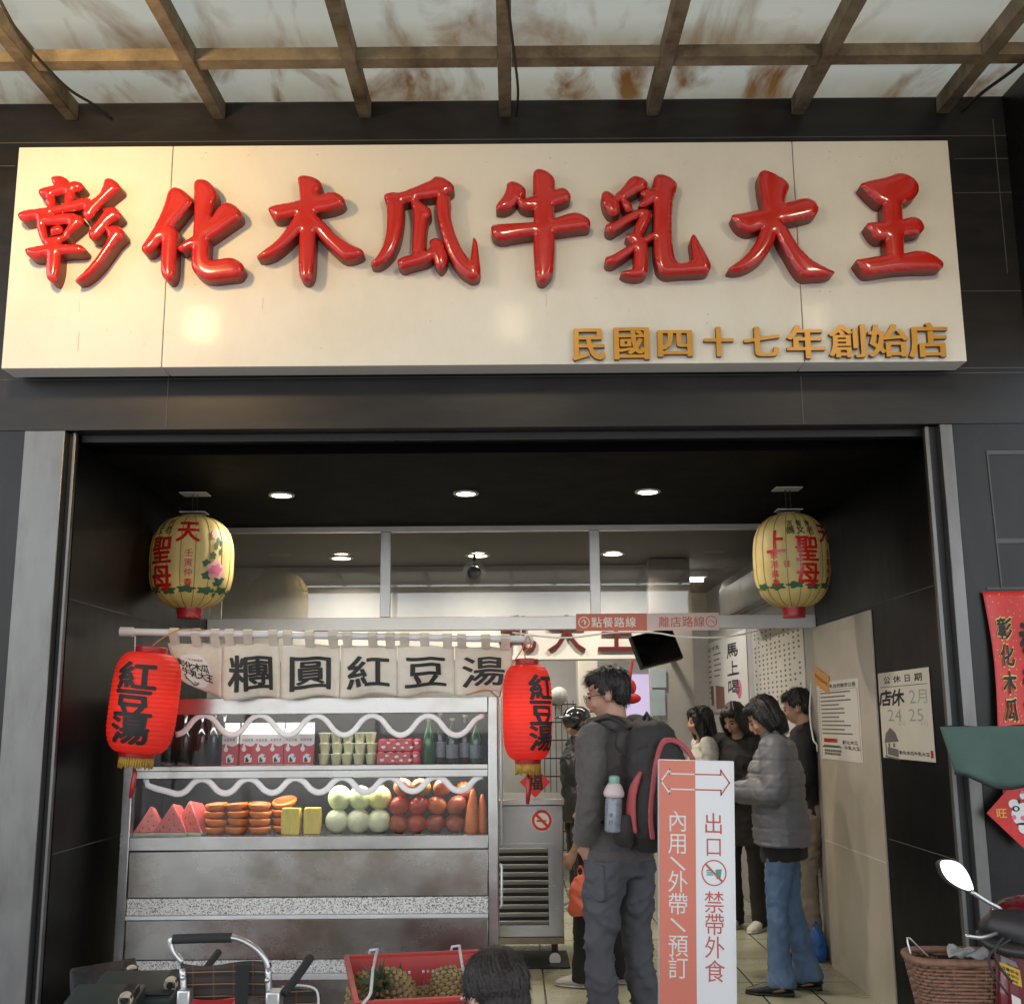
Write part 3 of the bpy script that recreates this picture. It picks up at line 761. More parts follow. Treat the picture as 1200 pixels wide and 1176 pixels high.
GL.append(((560,180), [
 [(640,200),(680,165),(712,120),(735,107),(775,118),(795,140),(780,165),(740,180),(700,205),(660,225)],
 [(582,190),(600,175),(635,195),(660,230),(665,270),(640,292),(612,280),(590,240)], [(670,225),(690,210),(715,235),(722,265),(700,275)],
 [(760,185),(795,165),(835,170),(835,210),(800,240),(765,250),(755,240),(785,205)],
 [(600,335),(640,325),(700,290),(750,265),(795,260),(812,285),(795,330),(775,365),(765,400),(735,395),(735,350),(755,310),(760,290),(720,310),(670,345),(625,375),(602,360)],
 [(690,385),(735,370),(765,385),(790,415),(795,470),(792,540),(785,570),(740,580),(690,570),(668,560),(700,550),(735,545),(738,480),(735,430),(715,410)],
 [(598,490),(640,478),(700,440),(760,405),(840,362),(840,385),(800,410),(740,445),(680,490),(630,520),(602,515)],
 [(825,115),(850,98),(900,112),(930,140),(928,165),(912,200),(905,280),(905,370),(910,450),(920,500),(945,520),(1000,510),(1008,470),(998,400),(1012,375),(1040,430),(1075,490),(1090,525),(1080,555),(1030,560),(950,562),(880,570),(845,545),(832,480),(828,400),(830,300),(828,200)]]))
GL.append(((830,180), [
 [(238,95),(262,78),(310,98),(365,130),(378,155),(362,190),(355,240),(348,290),(320,340),(310,400),(285,450),(240,505),(180,540),(120,550),(90,545),(130,520),(180,480),(220,430),(248,370),(265,310),(262,250),(245,180)],
 [(110,290),(150,285),(230,270),(300,258),(380,230),(460,210),(500,225),(516,260),(500,290),(440,305),(370,320),(300,320),(250,350),(190,368),(150,350),(125,320)],
 [(320,320),(355,330),(390,390),(430,450),(480,500),(540,535),(598,558),(560,572),(500,575),(445,580),(410,540),(370,470),(335,410),(315,360)]]))
GL.append(((830,180), [
 [(712,145),(760,130),(830,118),(900,92),(950,108),(985,145),(982,185),(950,215),(900,235),(850,240),(800,232),(765,200),(735,170)],
 [(820,225),(905,225),(908,300),(912,380),(915,480),(905,500),(840,500),(835,400),(825,300)],
 [(740,330),(790,325),(860,322),(920,312),(965,298),(1000,315),(1012,350),(990,372),(930,380),(860,390),(800,405),(775,385),(755,355)],
 [(688,500),(740,495),(830,480),(920,475),(960,462),(1010,458),(1060,480),(1100,510),(1098,535),(1050,540),(960,540),(860,548),(780,562),(740,565),(715,535)]]))
LD = .075
SM = Matrix(((1,0,0,0),(0,0,-1,YS),(0,1,0,0),(0,0,0,1)))      # letter xy -> sign face, z towards the street
for (ox, oy), strokes in GL:
    ss = []
    for s in strokes:
        ar = sum(s[i][0]*s[(i+1) % len(s)][1]-s[(i+1) % len(s)][0]*s[i][1] for i in range(len(s))); sg = 1 if ar > 0 else -1
        fat = []
        for i in range(len(s)):                       # brush strokes are traced along their ridge: widen a little
            a_, b_ = Vector(s[i-1]), Vector(s[(i+1) % len(s)]); d_ = (b_-a_).normalized(); fat.append((s[i][0]+d_.y*sg*5.0, s[i][1]-d_.x*sg*5.0))
        s = fat
        q = []
        for x, y in s:
            p = atY(ox+x/4, oy+y/4, YS-LD); q.append((p.x, p.z))
        ss.append(q)
    m = pillow(ss, LD, .020, .034, .0065)
    xform(m, SM)
    PS("red_character", m, [red_gloss, red_side], smooth=48)
# small gold characters
def fatten(m, dx, dy):
    """Union of shifted copies: heavy uprights, thin levels."""
    pts = []; fcs = []
    for ox, oy in ((0,0),(dx,0),(-dx,0),(0,dy),(0,-dy),(dx*.8,dy*.8),(-dx*.8,dy*.8),(dx*.8,-dy*.8),(-dx*.8,-dy*.8)):
        b = len(pts); pts += [Vector((v[0]+ox, v[1]+oy)) for v in m.v]
        for f in m.f:
            a_ = (pts[b+f[1]]-pts[b+f[0]]).cross(pts[b+f[2]]-pts[b+f[0]])
            if abs(a_) < 1e-12: continue
            q = [b+i for i in f]; fcs.append(q if a_ > 0 else q[::-1])
    r = delaunay_2d_cdt(pts, [], fcs, 0, 1e-7)
    o = MB(); o.v = [(v.x, v.y, 0) for v in r[0]]
    o.f = [tuple(f) for f, og in zip(r[2], r[5]) if len(og)]; o.m = [0]*len(o.f)
    return o
def solid_text(m, h):
    """Flat lettering -> raised letters: face at z = h (slot 0), walls down to z = 0 (slot 1)."""
    me = m.mesh("t"); bm = bmesh.new(); bm.from_mesh(me); bmesh.ops.remove_doubles(bm, verts=bm.verts, dist=1e-5)
    m2 = MB(); bm.verts.index_update(); V = [v.co.copy() for v in bm.verts]
    m2.add([(v.x, v.y, h) for v in V], [tuple(v.index for v in f.verts) for f in bm.faces])
    m2.cur = 1
    for e in bm.edges:
        if len(e.link_faces) == 1:
            a, b = V[e.verts[0].index], V[e.verts[1].index]
            m2.add([(a.x,a.y,h),(b.x,b.y,h),(b.x,b.y,0),(a.x,a.y,0)], [(0,1,2,3)])
    m2.cur = 0
    bm.free(); bpy.data.meshes.remove(me); return m2
gold_m = mat("gold_letter", (.62,.30,.035), .38, .1, var=.12)
gold_s = mat("gold_letter_side", (.14,.065,.012), .5)
for ch, (u0,v0,u1,v1) in zip("民國四十七年創始店", ((670,381,710,424),(718,380,762,423),(769,382,813,421),(820,380,864,421),(870,380,915,421),(922,379,966,422),(972,378,1016,421),(1018,378,1063,420),(1065,376,1111,421))):
    m = MB(); c = atY((u0+u1)/2,(v0+v1)/2,YS-.02)
    k = {'十':.86,'七':.92}.get(ch,1)
    w_ = pxw(u1-u0,c)*1.02; h_ = pxw(v1-v0,c)*.98
    put_char(m, ch, 0, 0, w_*k*.97, h_*(1 if k == 1 else .98)*.98, 0)
    m2 = solid_text(fatten(m, w_*.030, h_*.010), .024)
    M = frame_on((c.x,YS-.001,c.z),(1,0,0)); xform(m2, M)
    PS("gold_character", m2, [gold_m, gold_s])
# ------------------------------------------------------------------ lanterns
def wrap_on(mb, rfun, z0=0.0, lift=.002, ang0=0.0):
    """Bend flat lettering (x sideways, y up) round a lathe body; angle 0 faces the street (-y)."""
    m = subdiv(mb, .022); out = []
    for x, y, z in m.v:
        r = rfun(y+z0)+lift; a = ang0 + x/max(rfun(z0+y*.4), .05)
        out.append((r*math.sin(a), -r*math.cos(a), y+z0))
    m.v = out; return m
ink_m = mat("black_ink", (.012,.011,.011), .6)
red_ink = mat("red_ink", (.52,.018,.014), .25)
green_ink = mat("green_ink", (.03,.10,.045), .6)
pink_ink = mat("pink_ink", (.62,.15,.24), .6)
lpink_ink = mat("pale_pink_ink", (.75,.38,.42), .6)

def paper_lantern_mat(name, col, trans, glow=0.0):
    m = mat(name, col, .55, var=.12, scale=10)
    N, L = nodes(m); b = N["Principled BSDF"]; out = N["Material Output"]
    t = N.new("ShaderNodeBsdfTranslucent"); t.inputs[0].default_value = (*col, 1)
    ms = N.new("ShaderNodeMixShader"); ms.inputs[0].default_value = trans
    L.new(b.outputs[0], ms.inputs[1]); L.new(t.outputs[0], ms.inputs[2]); L.new(ms.outputs[0], out.inputs[0])
    return m
yel_paper = paper_lantern_mat("yellow_lantern_silk", (.74,.60,.25), .25)
seam_y = mat("yellow_seam", (.28,.18,.05), .3)
red_wood = mat("red_wood", (.33,.018,.02), .35, var=.15)

def yellow_lantern(c, Rr, Hh, ang, label, plate):
    t = thing("yellow_lantern", label, "lantern", c, 0, "yellow temple lanterns")
    hz = Hh/2
    def rf(z):
        q = min(abs(z)/hz, 1.0); return max(Rr*(1-q**3.0)**(1/2.4), Rr*.30)
    n = 96; prof = [hz*math.sin(math.pi/2*(i/16)) for i in range(-16,17)]
    m = MB(); vs = []; fs = []
    for z in prof:
        for j in range(n):
            a = 2*math.pi*j/n; r = rf(z)*(1-.022*(abs(math.cos(a*9))**6))
            vs.append((r*math.sin(a), -r*math.cos(a), z))
    for i in range(len(prof)-1):
        for j in range(n): fs.append((i*n+j, i*n+(j+1) % n, (i+1)*n+(j+1) % n, (i+1)*n+j))
    m.add(vs, fs); body = m.build("silk_body", yel_paper, t, smooth=True)
    ribs = MB()
    for k in range(18):
        a = math.pi*2*(k+.5)/18 ; a = math.pi*k/9
        ribs.tube([((rf(z)*.980+.001)*math.sin(a), -(rf(z)*.980+.001)*math.cos(a), z) for z in prof], .0022, 5)
    rb = ribs.build("seam", seam_y, body)
    big = MB()
    s = Rr/.225
    put_char(big,'聖',.022*s,.045*s,.14*s,.155*s,.031,wob=.012); put_char(big,'母',.022*s,-.105*s,.145*s,.14*s,.034,wob=.01)
    put_char(big,'天',.175*s,.145*s,.125*s,.12*s,.036,wob=.012); put_char(big,'上',-.165*s,.09*s,.11*s,.14*s,.034,wob=.012)
    w = wrap_on(big, rf, 0, .003, ang); w.build("red_lettering", red_ink, body)
    sm = MB(); put_col(sm,'壬寅仲春',.185*s,-.055*s,.042*s,.052*s,.022,wob=.02); put_col(sm,'笨港進香',-.175*s,-.07*s,.045*s,.053*s,.022,wob=.02)
    put_char(sm,'往',-.10*s,-.045*s,.04*s,.04*s,.022)
    wrap_on(sm, rf, 0, .003, ang).build("small_red_lettering", red_ink, body)
    bl = MB(); put_row(bl,'媽文老',-.01*s,.155*s,.05*s,.062*s,.02,wob=.02); put_row(bl,'宮聖南',-.015*s,.198*s,.038*s,.06*s,.01,wob=.02)
    wrap_on(bl, rf, 0, .003, ang).build("black_lettering", ink_m, body)
    # peony with leaves between the columns of writing
    fl = MB(); cx, cy = .335*s, -.06*s
    def disc(m_, x, y, rx, ry, wob=.0, n=18, ph=0.0):
        pts = [(x+rx*(1+wob*math.sin(5*q+ph))*math.cos(q), y+ry*(1+wob*math.sin(5*q+ph))*math.sin(q)) for q in [2*math.pi*i/n for i in range(n)]]
        m_.add([(x,y,0)]+[(px_,py_,0) for px_,py_ in pts], [(0,i+1,(i+1) % n+1) for i in range(n)])
    lv = MB()
    for dx, dy, a_, b_ in ((-.05,-.035,.03,.02),(-.055,.03,.022,.02),(.03,-.05,.035,.02),(-.02,.075,.018,.02),(.02,-.075,.03,.012),(0,.13,.012,.02),(.03,.1,.011,.02),(.015,.16,.01,.02),(-.01,.19,.01,.018),(.035,.15,.009,.018),(.0,-.11,.012,.012),(.02,-.13,.012,.012)):
        disc(lv, cx+dx*s, cy+dy*s, a_*s, b_*s, .2)
    for q in range(11):
        a = math.pi*2*q/11
        zz = -.172*s; xx = (a-math.pi)*Rr*.9
        disc(lv, xx, zz+(.006*s if q % 2 else 0), .05*s, .018*s, .25, 22, q)
    wrap_on(lv, rf, 0, .002, ang).build("painted_leaf", green_ink, body)
    disc(fl, cx, cy, .052*s, .05*s, .16); disc(fl, cx-.012*s, cy+.19*s, .016*s, .022*s, .2); wrap_on(fl, rf, 0, .004, ang).build("painted_peony", lpink_ink, body)
    f2 = MB(); disc(f2, cx+.004*s, cy+.002*s, .032*s, .028*s, .25, 18, 1); disc(f2, cx-.03*s, cy-.01*s, .014*s, .016*s, .2); wrap_on(f2, rf, 0, .006, ang).build("peony_heart", pink_ink, body)
    MB().lathe([(Rr*.28,-hz-.05),(Rr*.30,-hz-.045),(Rr*.28,-hz-.03),(Rr*.31,-hz-.012),(Rr*.31,-hz+.008),(Rr*.27,-hz+.012)], 28).build("base_ring", red_wood, t, smooth=40)
    MB().lathe([(Rr*.14,-hz+.012),(Rr*.16,-hz+.02),(Rr*.14,-hz+.035)], 20).build("lower_collar", white_p, t, smooth=40)
    MB().lathe([(Rr*.30,hz-.012),(Rr*.28,hz+.006),(Rr*.1,hz+.012)], 24).build("top_ring", dark_metal, t, smooth=40)
    k = MB(); k.tube([(-.012,0,hz+.01),(-.012,0,plate[2]-c[2]-.006)], .003, 6).tube([(.015,0,hz+.01),(.015,0,plate[2]-c[2]-.006)], .003, 6)
    k.build("hanging_wire", cable_m, t)
    q = MB().box((-.075,-.055,plate[2]-c[2]-.008),(.075,.055,plate[2]-c[2]-.001)); q.build("ceiling_plate", white_p, t, bevel=.002)
    MB().box((-.07,-.05,hz+.016),(.07,.05,hz+.02)).build("top_plate", white_p, t)
    return t
for (u,v,w,h_,ang,lab,pu,pv) in ((225,659,96,110,R(-36),"yellow silk lantern with a pink peony facing out, hanging over the display case",231,578),(927,657,88,112,R(6),"yellow silk lantern with its two big red characters facing out, beside the beige wall panel",918,572)):
    pl = atZ(pu,pv,ZC)
    c = atY(u,v,pl.y); 
    yellow_lantern((c.x,c.y,c.z), pxw(w,c)/2, pxw(h_,c), ang, lab, (c.x,c.y,ZC))

red_paper = paper_lantern_mat("red_lantern_paper", (.78,.05,.033), .4)
gold_fr = mat("gold_fringe", (.42,.26,.04), .6, var=.3, scale=60)
red_tas = mat("red_tassel", (.42,.02,.02), .3)
def red_lantern(c, Rr, Hh, ang, label, power):
    t = thing("red_lantern", label, "lantern", c, 0, "red paper lanterns on the curtain rod")
    hz = Hh/2
    def base(z):
        q = min(abs(z)/hz,1.0); return Rr*(.50+.50*(1-q**4.2)**.5) if q < 1 else Rr*.5
    rings = 22
    m = MB(); vs = []; fs = []; n = 40; K = rings*6
    for i in range(K+1):
        z = -hz+Hh*i/K; ph = (i % 6)/6
        r = base(z)*(1-.022*(1-math.sin(math.pi*ph))**2)
        for j in range(n):
            a = 2*math.pi*j/n; vs.append((r*math.sin(a), -r*math.cos(a), z))
    for i in range(K):
        for j in range(n): fs.append((i*n+j, i*n+(j+1) % n, (i+1)*n+(j+1) % n, (i+1)*n+j))
    m.add(vs, fs); body = m.build("paper_body", red_paper, t, smooth=True)
    tx = MB(); s_ = Hh*.255; wd = Rr*1.18
    for i, ch in enumerate('紅豆湯'): put_char(tx, ch, 0, Hh*(.255-.262*i), wd, s_*1.05, .040, shear=-.05, wob=.014)
    wrap_on(tx, base, 0, .004, ang).build("lettering", ink_m, body)
    MB().lathe([(Rr*.52,-hz-.018),(Rr*.54,-hz+.004)], 24).build("end_ring", red_wood, t, smooth=40)
    MB().lathe([(Rr*.45,hz-.004),(Rr*.47,hz+.006),(Rr*.47,hz+.026),(Rr*.43,hz+.03)], 24).build("end_ring", red_wood, t, smooth=40)
    fr = MB()
    for j in range(40):
        a = 2*math.pi*j/40; r = Rr*.46; x, y = r*math.sin(a), -r*math.cos(a)
        fr.tube([(x,y,-hz-.012),(x*1.03,y*1.03,-hz-.035),(x*(1.0+.08*random.random()),y*1.05,-hz-.058-.012*random.random())], [.0055,.006,.004], 5)
    fr.build("fringe", gold_fr, t, smooth=True)
    ts = MB().tube([(0,0,-hz),(0,0,-hz-.075)], .003, 6)
    ts.tube([(0,0,-hz-.07),(.003,0,-hz-.09),(.0,0,-hz-.15),(-.003,0,-hz-.2)], [.004,.011,.012,.008], 8).build("tassel", red_tas, t, smooth=True)
    l = bpy.data.lights.new("lamp_light",'POINT'); l.energy = power; l.color = (1,.62,.4); l.shadow_soft_size = .04
    o = bpy.data.objects.new("lamp_light", l); COL.objects.link(o); o.parent = t
    return t
cA = atY(169,823,5.32); cB = atY(618,834,5.42)
LA = red_lantern(cA, pxw(78,cA)/2, pxw(116,cA), R(-2), "red paper lantern with black brush writing at the white rod's end by the black wall", .3)
LA.rotation_euler = (0,R(5),0)
red_lantern(cB, pxw(58,cB)/2, pxw(109,cB), R(38), "narrow red paper lantern at the rod's end above the counter freezer", .25)

# ------------------------------------------------------------------ curtain rod, banner
YR = 5.5
r0 = atY(144,740,YR); r1 = atY(622,749,YR)
rod = thing("curtain_rod", "white plastic rod carrying the cloth banner and both red lanterns", "rod", r0)
dR = r1-r0
MB().tube([(0,0,0), dR], pxw(4.2,r0), 14).build("pole", pvc, rod, smooth=60)
MB().tube([(-.012,0,0),(.05,0,dR.z*.03)], pxw(5.6,r0), 14).build("end_cap", pvc, rod, smooth=60)
MB().tube([dR-Vector((.03,0,0)), dR+Vector((.012,0,0))], pxw(5.6,r0), 14).build("end_cap", pvc, rod, smooth=60)
MB().tube([(.06,.0,-.01),(.06,.03,-.25)], .003, 6).build("tie_wire", pvc, rod)
def rodpt(u):
    t = (atY(u,744,YR).x-r0.x)/dR.x; return r0+dR*t
hang("lantern_cord", "orange cord tying the wide red lantern to the white rod", [atY(171,766,5.32)+Vector((0,0,.0)),atY(178,757,5.36),atY(196,744,5.44),atY(214,737,5.47),atY(240,738,5.475)], .0028, mat("orange_cord",(.5,.22,.05),.6), "cord")
hang("lantern_cord", "orange cord looped round the rod above the narrow red lantern", [atY(617,776,5.42),atY(615,764,5.43),atY(622,756,5.46),atY(618,745,5.47),atY(612,760,5.44),atY(598,782,5.42),atY(588,806,5.44),atY(584,816,5.5),atY(570,808,5.46),atY(546,814,5.47)], .0028, _mats["orange_cord"], "cord")
cloth_m = mat("canvas_banner", (.66,.615,.53), .85, var=.06, scale=6, bump=.25, bscale=400, dirt=(.40,.31,.18), dirt_amt=.55, dirt_scale=3.5, sheen=.2)
Yc = YR+.028
TOP = lambda u: 752 + (u-196)*(757-752)/404 + 1.6*abs(math.sin((u-204)/67*2*math.pi))
edges = [196,261,329,399,466,533,601]
def BOT(u):
    if u < 262:
        q = (u-206)/56; return 785+33*max(0,min(1,q))**.55
    return 819-(u-262)*(8/339) + 2.2*math.sin((u-262)/67*math.pi*2+.5)
ban = thing("cloth_banner", "off white canvas shop banner lettered for red bean soup, hung over the display case", "banner", rodpt(196))
inv = Matrix.Translation(-Vector(ban.location))
dyf = lambda u, q: -.018*math.sin((u-196)/67*2*math.pi+1)*q -.009*math.sin(u/11.+q*2)*(.25+q) + .010*math.sin(u/29.+q*3)
def clothpt(u, q, lift=0.0):
    uu = u
    if u < 262:                                   # first panel pulled aside: its free edge slants
        uu = u + (262-u)/66*12*q**1.3
    p = atY(uu, TOP(u)+(BOT(uu)-TOP(u))*q, Yc)
    return Vector((p.x, Yc+dyf(u,q)-lift, p.z))
for i in range(6):
    u0, u1 = edges[i], edges[i+1]-.8
    m = MB().grid(lambda a, b: inv @ clothpt(u0+(u1-u0)*a, b), 16, 16)
    o = m.build("cloth_panel", cloth_m, ban, smooth=True)
    md = o.modifiers.new("t",'SOLIDIFY'); md.thickness = .0025; md.offset = 0
    for uu in (u0+8, (u0+u1)/2+rng.uniform(-6,6), u1-8):
        rp = rodpt(uu); hw = pxw(5.2,rp); rr = pxw(5.6,rp); st = MB()
        zt = clothpt(uu,0).z
        path = [(0,Yc-rp.y-.001,zt-rp.z-.012),(0,rr*.9,-.004),(0,rr*.6,rr*.75),(0,0,rr),(0,-rr*.7,rr*.7),(0,-rr,0),(0,-rr*.6,-.012),(0,Yc-rp.y-.006,zt-rp.z-.012)]
        vs = []; 
        for pth in path: vs += [rp+Vector(pth)+Vector((-hw,0,0)), rp+Vector(pth)+Vector((hw,0,0))]
        st.add([inv @ v for v in vs], [(2*k,2*k+1,2*k+3,2*k+2) for k in range(len(path)-1)]).build("hanging_loop", cloth_m, ban, smooth=60)
    if i > 0:
        ch = '糰圓紅豆湯'[i-1]
        tx = MB(); put_char(tx, ch, .5, .47, .74, .66, .022, wob=.006)
        tx = subdiv(tx, .12)
        tx.v = [tuple(inv @ clothpt(u0+(u1-u0)*x, 1-y, .0045)) for x, y, z in tx.v]
        tx.build("lettering", ink_m, ban)
# small printed emblem on the first panel
em = MB(); 
n=28; pts=[(.45+.30*math.cos(a)*(1+.05*math.sin(6*a)), .40+.36*math.sin(a)) for a in [2*math.pi*i/n for i in range(n)]]
em.add([(.45,.40,0)]+[(x,y,0) for x,y in pts],[(0,i+1,(i+1)%n+1) for i in range(n)])
em = subdiv(em,.1); em.v=[tuple(inv @ clothpt(196+65*x,1-y,.003)) for x,y,z in em.v]; em.build("emblem_patch", mat("emblem_white",(.72,.71,.68),.8), ban)
em = MB(); put_row(em,'彰化木瓜',.42,.47,.16,.15,.03,wob=.03); put_row(em,'牛乳大王',.50,.30,.16,.15,.03,wob=.03); put_row(em,'一甲子的美味',.45,.62,.05,.055,0); put_row(em,'經典',.45,.12,.05,.055,0)
for (x0,y0,x1,y1) in ((.26,.15,.40,.06),(.24,.22,.27,.12),(.38,.05,.47,.09)):
    a=Vector((x0,y0,0)); b=Vector((x1,y1,0)); d=(b-a).normalized(); nrm=Vector((-d.y,d.x,0))*.012
    em.add([a-nrm,b-nrm,b+nrm,a+nrm],[(0,1,2,3)])
em = subdiv(em,.1); em.v=[tuple(inv @ clothpt(196+65*x,1-y,.006)) for x,y,z in em.v]; em.build("emblem_lettering", ink_m, ban)

# ------------------------------------------------------------------ refrigerated display case
YD = 5.62; DD = .62
def dz(v): return atY(380,v,YD).z
dxl = atY(146,880,YD).x; dxr = atY(583,880,YD).x
case = thing("display_case", "stainless steel fruit display case with two glazed shelves and a white zigzag trim", "display case", ((dxl+dxr)/2,YD,0))
PIc = Matrix.Translation((-(dxl+dxr)/2,-YD,0))
def PD(name, mb, m, parent=None, **k):
    o = mb.build(name, m, None, **k)
    o.parent = parent or case
    o.matrix_parent_inverse = PIc if parent is None else Matrix.Identity(4)
    return o
zt, zg1, zs1, zs0, zg0, zd = dz(817), dz(836), dz(895), dz(911), dz(979), dz(995)
fw = pxw(11, (0,YD,1.2))
PD("stile", MB().box((dxl,YD,.02),(dxl+fw,YD+.06,zt)), steel, bevel=.003)
PD("stile", MB().box((dxr-fw,YD,.02),(dxr,YD+.06,zt)), steel, bevel=.003)
PD("top_rail", MB().box((dxl+fw+.001,YD+.002,zg1),(dxr-fw-.001,YD+.06,zt)), steel, bevel=.003)
PD("top_panel", MB().box((dxl,YD+.061,zt-.03),(dxr,YD+DD,zt)), steel)
sh = PD("shelf", MB().box((dxl+fw+.001,YD+.0,zs0),(dxr-fw-.001,YD+.05,zs1-.004)).box((dxl+.02,YD+.051,zs1-.022),(dxr-.02,YD+DD-.03,zs1-.006)), steel, bevel=.003)
PD("shelf_groove", MB().box((dxl+fw+.002,YD-.002,dz(902)-.002),(dxr-fw-.002,YD+.01,dz(902)+.002)), dark_metal)
PD("bottom_rail", MB().box((dxl+fw+.001,YD-.004,zd),(dxr-fw-.001,YD+.06,zg0)), steel, bevel=.003)
PD("case_floor", MB().box((dxl+.02,YD+.061,zg0-.03),(dxr-.02,YD+DD-.03,zg0)), steel)
liner = mat("case_liner", (.02,.02,.021), .35, .4, var=.3, scale=5)
PD("back_liner", MB().box((dxl+.02,YD+DD-.028,zg0+.001),(dxr-.02,YD+DD-.01,zt-.031)), liner)
PD("side_liner", MB().box((dxl+.003,YD+.061,zg0+.001),(dxl+.019,YD+DD-.029,zt-.031)), liner)
PD("side_liner", MB().box((dxr-.019,YD+.061,zg0+.001),(dxr-.003,YD+DD-.029,zt-.031)), steel)
PD("plinth", MB().box((dxl+.002,YD+.062,.0),(dxr-.002,YD+DD,zg0-.031)), steel_old)
cg = glass("case_glass", (.97,.98,.98), .015, .5, .004, (.5,.5,.48))
PD("glass_door", MB().box((dxl+fw+.002,YD+.02,zs1+.001),(dxr-fw-.002,YD+.026,zg1-.001)), cg)
PD("glass_door", MB().box((dxl+fw+.002,YD+.02,zg0+.001),(dxr-fw-.002,YD+.026,zs0-.001)), cg)
# drawers and stone strips
x0, x1 = dxl+fw+.002, dxr-fw-.002
PD("drawer_front", MB().box((x0,YD+.01,dz(1051)),(x1,YD+.06,zd-.004)), steel_old, bevel=.004)
PD("stone_strip", MB().box((x0,YD+.016,dz(1071)),(x1,YD+.06,dz(1051)-.003)), stone_m)
PD("metal_ledge", MB().box((x0,YD-.008,dz(1076)),(x1,YD+.06,dz(1071)-.001)), alu, bevel=.002)
PD("drawer_front", MB().box((x0,YD+.012,dz(1124)),(x1,YD+.06,dz(1076)-.003)), steel_old, bevel=.004)
PD("stone_strip", MB().box((x0,YD+.016,dz(1140)),(x1,YD+.06,dz(1124)-.003)), stone_m)
PD("metal_ledge", MB().box((x0,YD-.008,dz(1147)),(x1,YD+.06,dz(1140)-.001)), alu, bevel=.002)
PD("kick_panel", MB().box((x0,YD+.014,.0),(x1,YD+.06,dz(1147)-.002)), steel_old)
# white zigzag trim on the glass (drawn like piped snow)
snow = mat("white_zigzag", (.90,.90,.90), .7, var=.04)
def zig(u0, u1, vt, vb, n, first, slope):
    pts = []
    for i in range(n*8+1):
        t = i/(n*8); u = u0+(u1-u0)*t; w = math.cos(t*n*math.pi)*first
        w = math.copysign(abs(w)**.8, w)
        v = (vt+vb)/2 - w*(vb-vt)/2 + slope*(t-.5)
        p = atY(u,v,YD+.013); pts.append((p.x,YD+.013,p.z))
    return pts
PD("zigzag_trim", MB().tube(zig(206,568,838,861,11,-1,1), [(pxw(3.4,(0,YD,1.4)),.004)]*(11*8+1), 8, side=(0,0,1)), snow, smooth=True)
z2 = [tuple(atY(u,v,YD+.013)) for u, v in ((171,912),(173,920),(184,924),(196,927),(206,930))]
PD("zigzag_trim", MB().tube([(x,YD+.013,z) for x,y,z in z2]+zig(209,566,911,928,13,-1,-4), [(pxw(3.7,(0,YD,1.4)),.004)]*(5+13*8+1), 8, side=(0,0,1)), snow, smooth=True)
# hinge bar on the case's end
PD("door_handle", MB().tube([tuple(atY(587,800,YD-.01)),tuple(atY(588,990,YD-.01))], .006, 8), alu, smooth=True)
PD("door_handle", MB().tube([tuple(atY(586,1012,YD-.02)),tuple(atY(588,1015,YD-.03)),tuple(atY(588,1060,YD-.03)),tuple(atY(586,1063,YD-.02))], .006, 8), alu, smooth=True)
# lamp tubes tucked up behind the top rail and behind the shelf's front lip
tube_m = emit("case_tube", (1,.97,.93), 2.0)
for (zz, e) in ((zg1+.022,.8),(zs0+.006,2.3)):
    tl = PD("lamp_tube", MB().tube([(dxl+.08,YD+.074,zz),(dxr-.08,YD+.074,zz)], .0065, 8), tube_m, smooth=True)
    l = bpy.data.lights.new("lamp_light",'AREA'); l.shape='RECTANGLE'; l.size=1.6; l.size_y=.02; l.energy=e; l.color=(1,.97,.93)
    o = bpy.data.objects.new("lamp_light", l); COL.objects.link(o); o.parent=tl; o.location=((dxl+dxr)/2,YD+.088,zz-.012); o.rotation_euler=(R(30),0,0)
# ------------------------------------------------------------------ what stands in the case
YA = YD+.115                                   # front row on the upper shelf
ZS = zs1-.0055; ZF = zg0+.0005
def bottle_dark(name): pass
bottle_dk = mat("dark_bottle_glass", (.010,.012,.012), .08, spec=.7)
bottle_gr = mat("green_bottle_glass", (.012,.075,.022), .07, spec=.7)
cap_m = mat("bottle_cap", (.25,.2,.12), .35, .6)
label_dk = mat("bottle_label", (.16,.17,.19), .5, var=.3, scale=30)
def bottle(h, r, m, label, group, lab=True):
    t = thing("glass_bottle", label, "bottle", (0,0,0), 0, group)
    MB().lathe([(r*.9,0),(r,.006),(r,h*.52),(r*.93,h*.60),(r*.5,h*.76),(r*.36,h*.84),(r*.36,h*.95)], 20).build("body", m, t, smooth=40)
    MB().lathe([(r*.40,h*.945),(r*.42,h*.95),(r*.42,h*.995),(r*.2,h)], 16).build("cap", cap_m, t, smooth=40)
    if lab: MB().lathe([(r*1.012,h*.12),(r*1.012,h*.42)], 20, cap=False).build("paper_label", label_dk, t, smooth=True)
    return t
dkL = ["dark bottle behind the wide red lantern, hard against the case's side","second dark bottle out from the case's side, behind the wide red lantern","dark bottle standing just clear of the wide red lantern","dark bottle second from the milk cartons","dark bottle standing beside the first milk carton"]
B0 = bottle(pxw(60,(0,YD+.2,1.3)), .036, bottle_dk, dkL[0], "dark bottles behind the lantern", False)
for i, u in enumerate((196,216,236,250,262)):
    p = atY(u,890,YD+.26-.02*(i % 2)); b = B0 if i == 0 else dup(B0, None, None, dkL[i]); b.location = (p.x,p.y,ZS)
gl = ["green bottle beside the red drink multipacks","brown glass bottle second from the red multipacks","clear dark bottle in the middle of the bottle row by the case's end","dark bottle last but one before the case's end stile","greenish bottle against the case's end stile"]
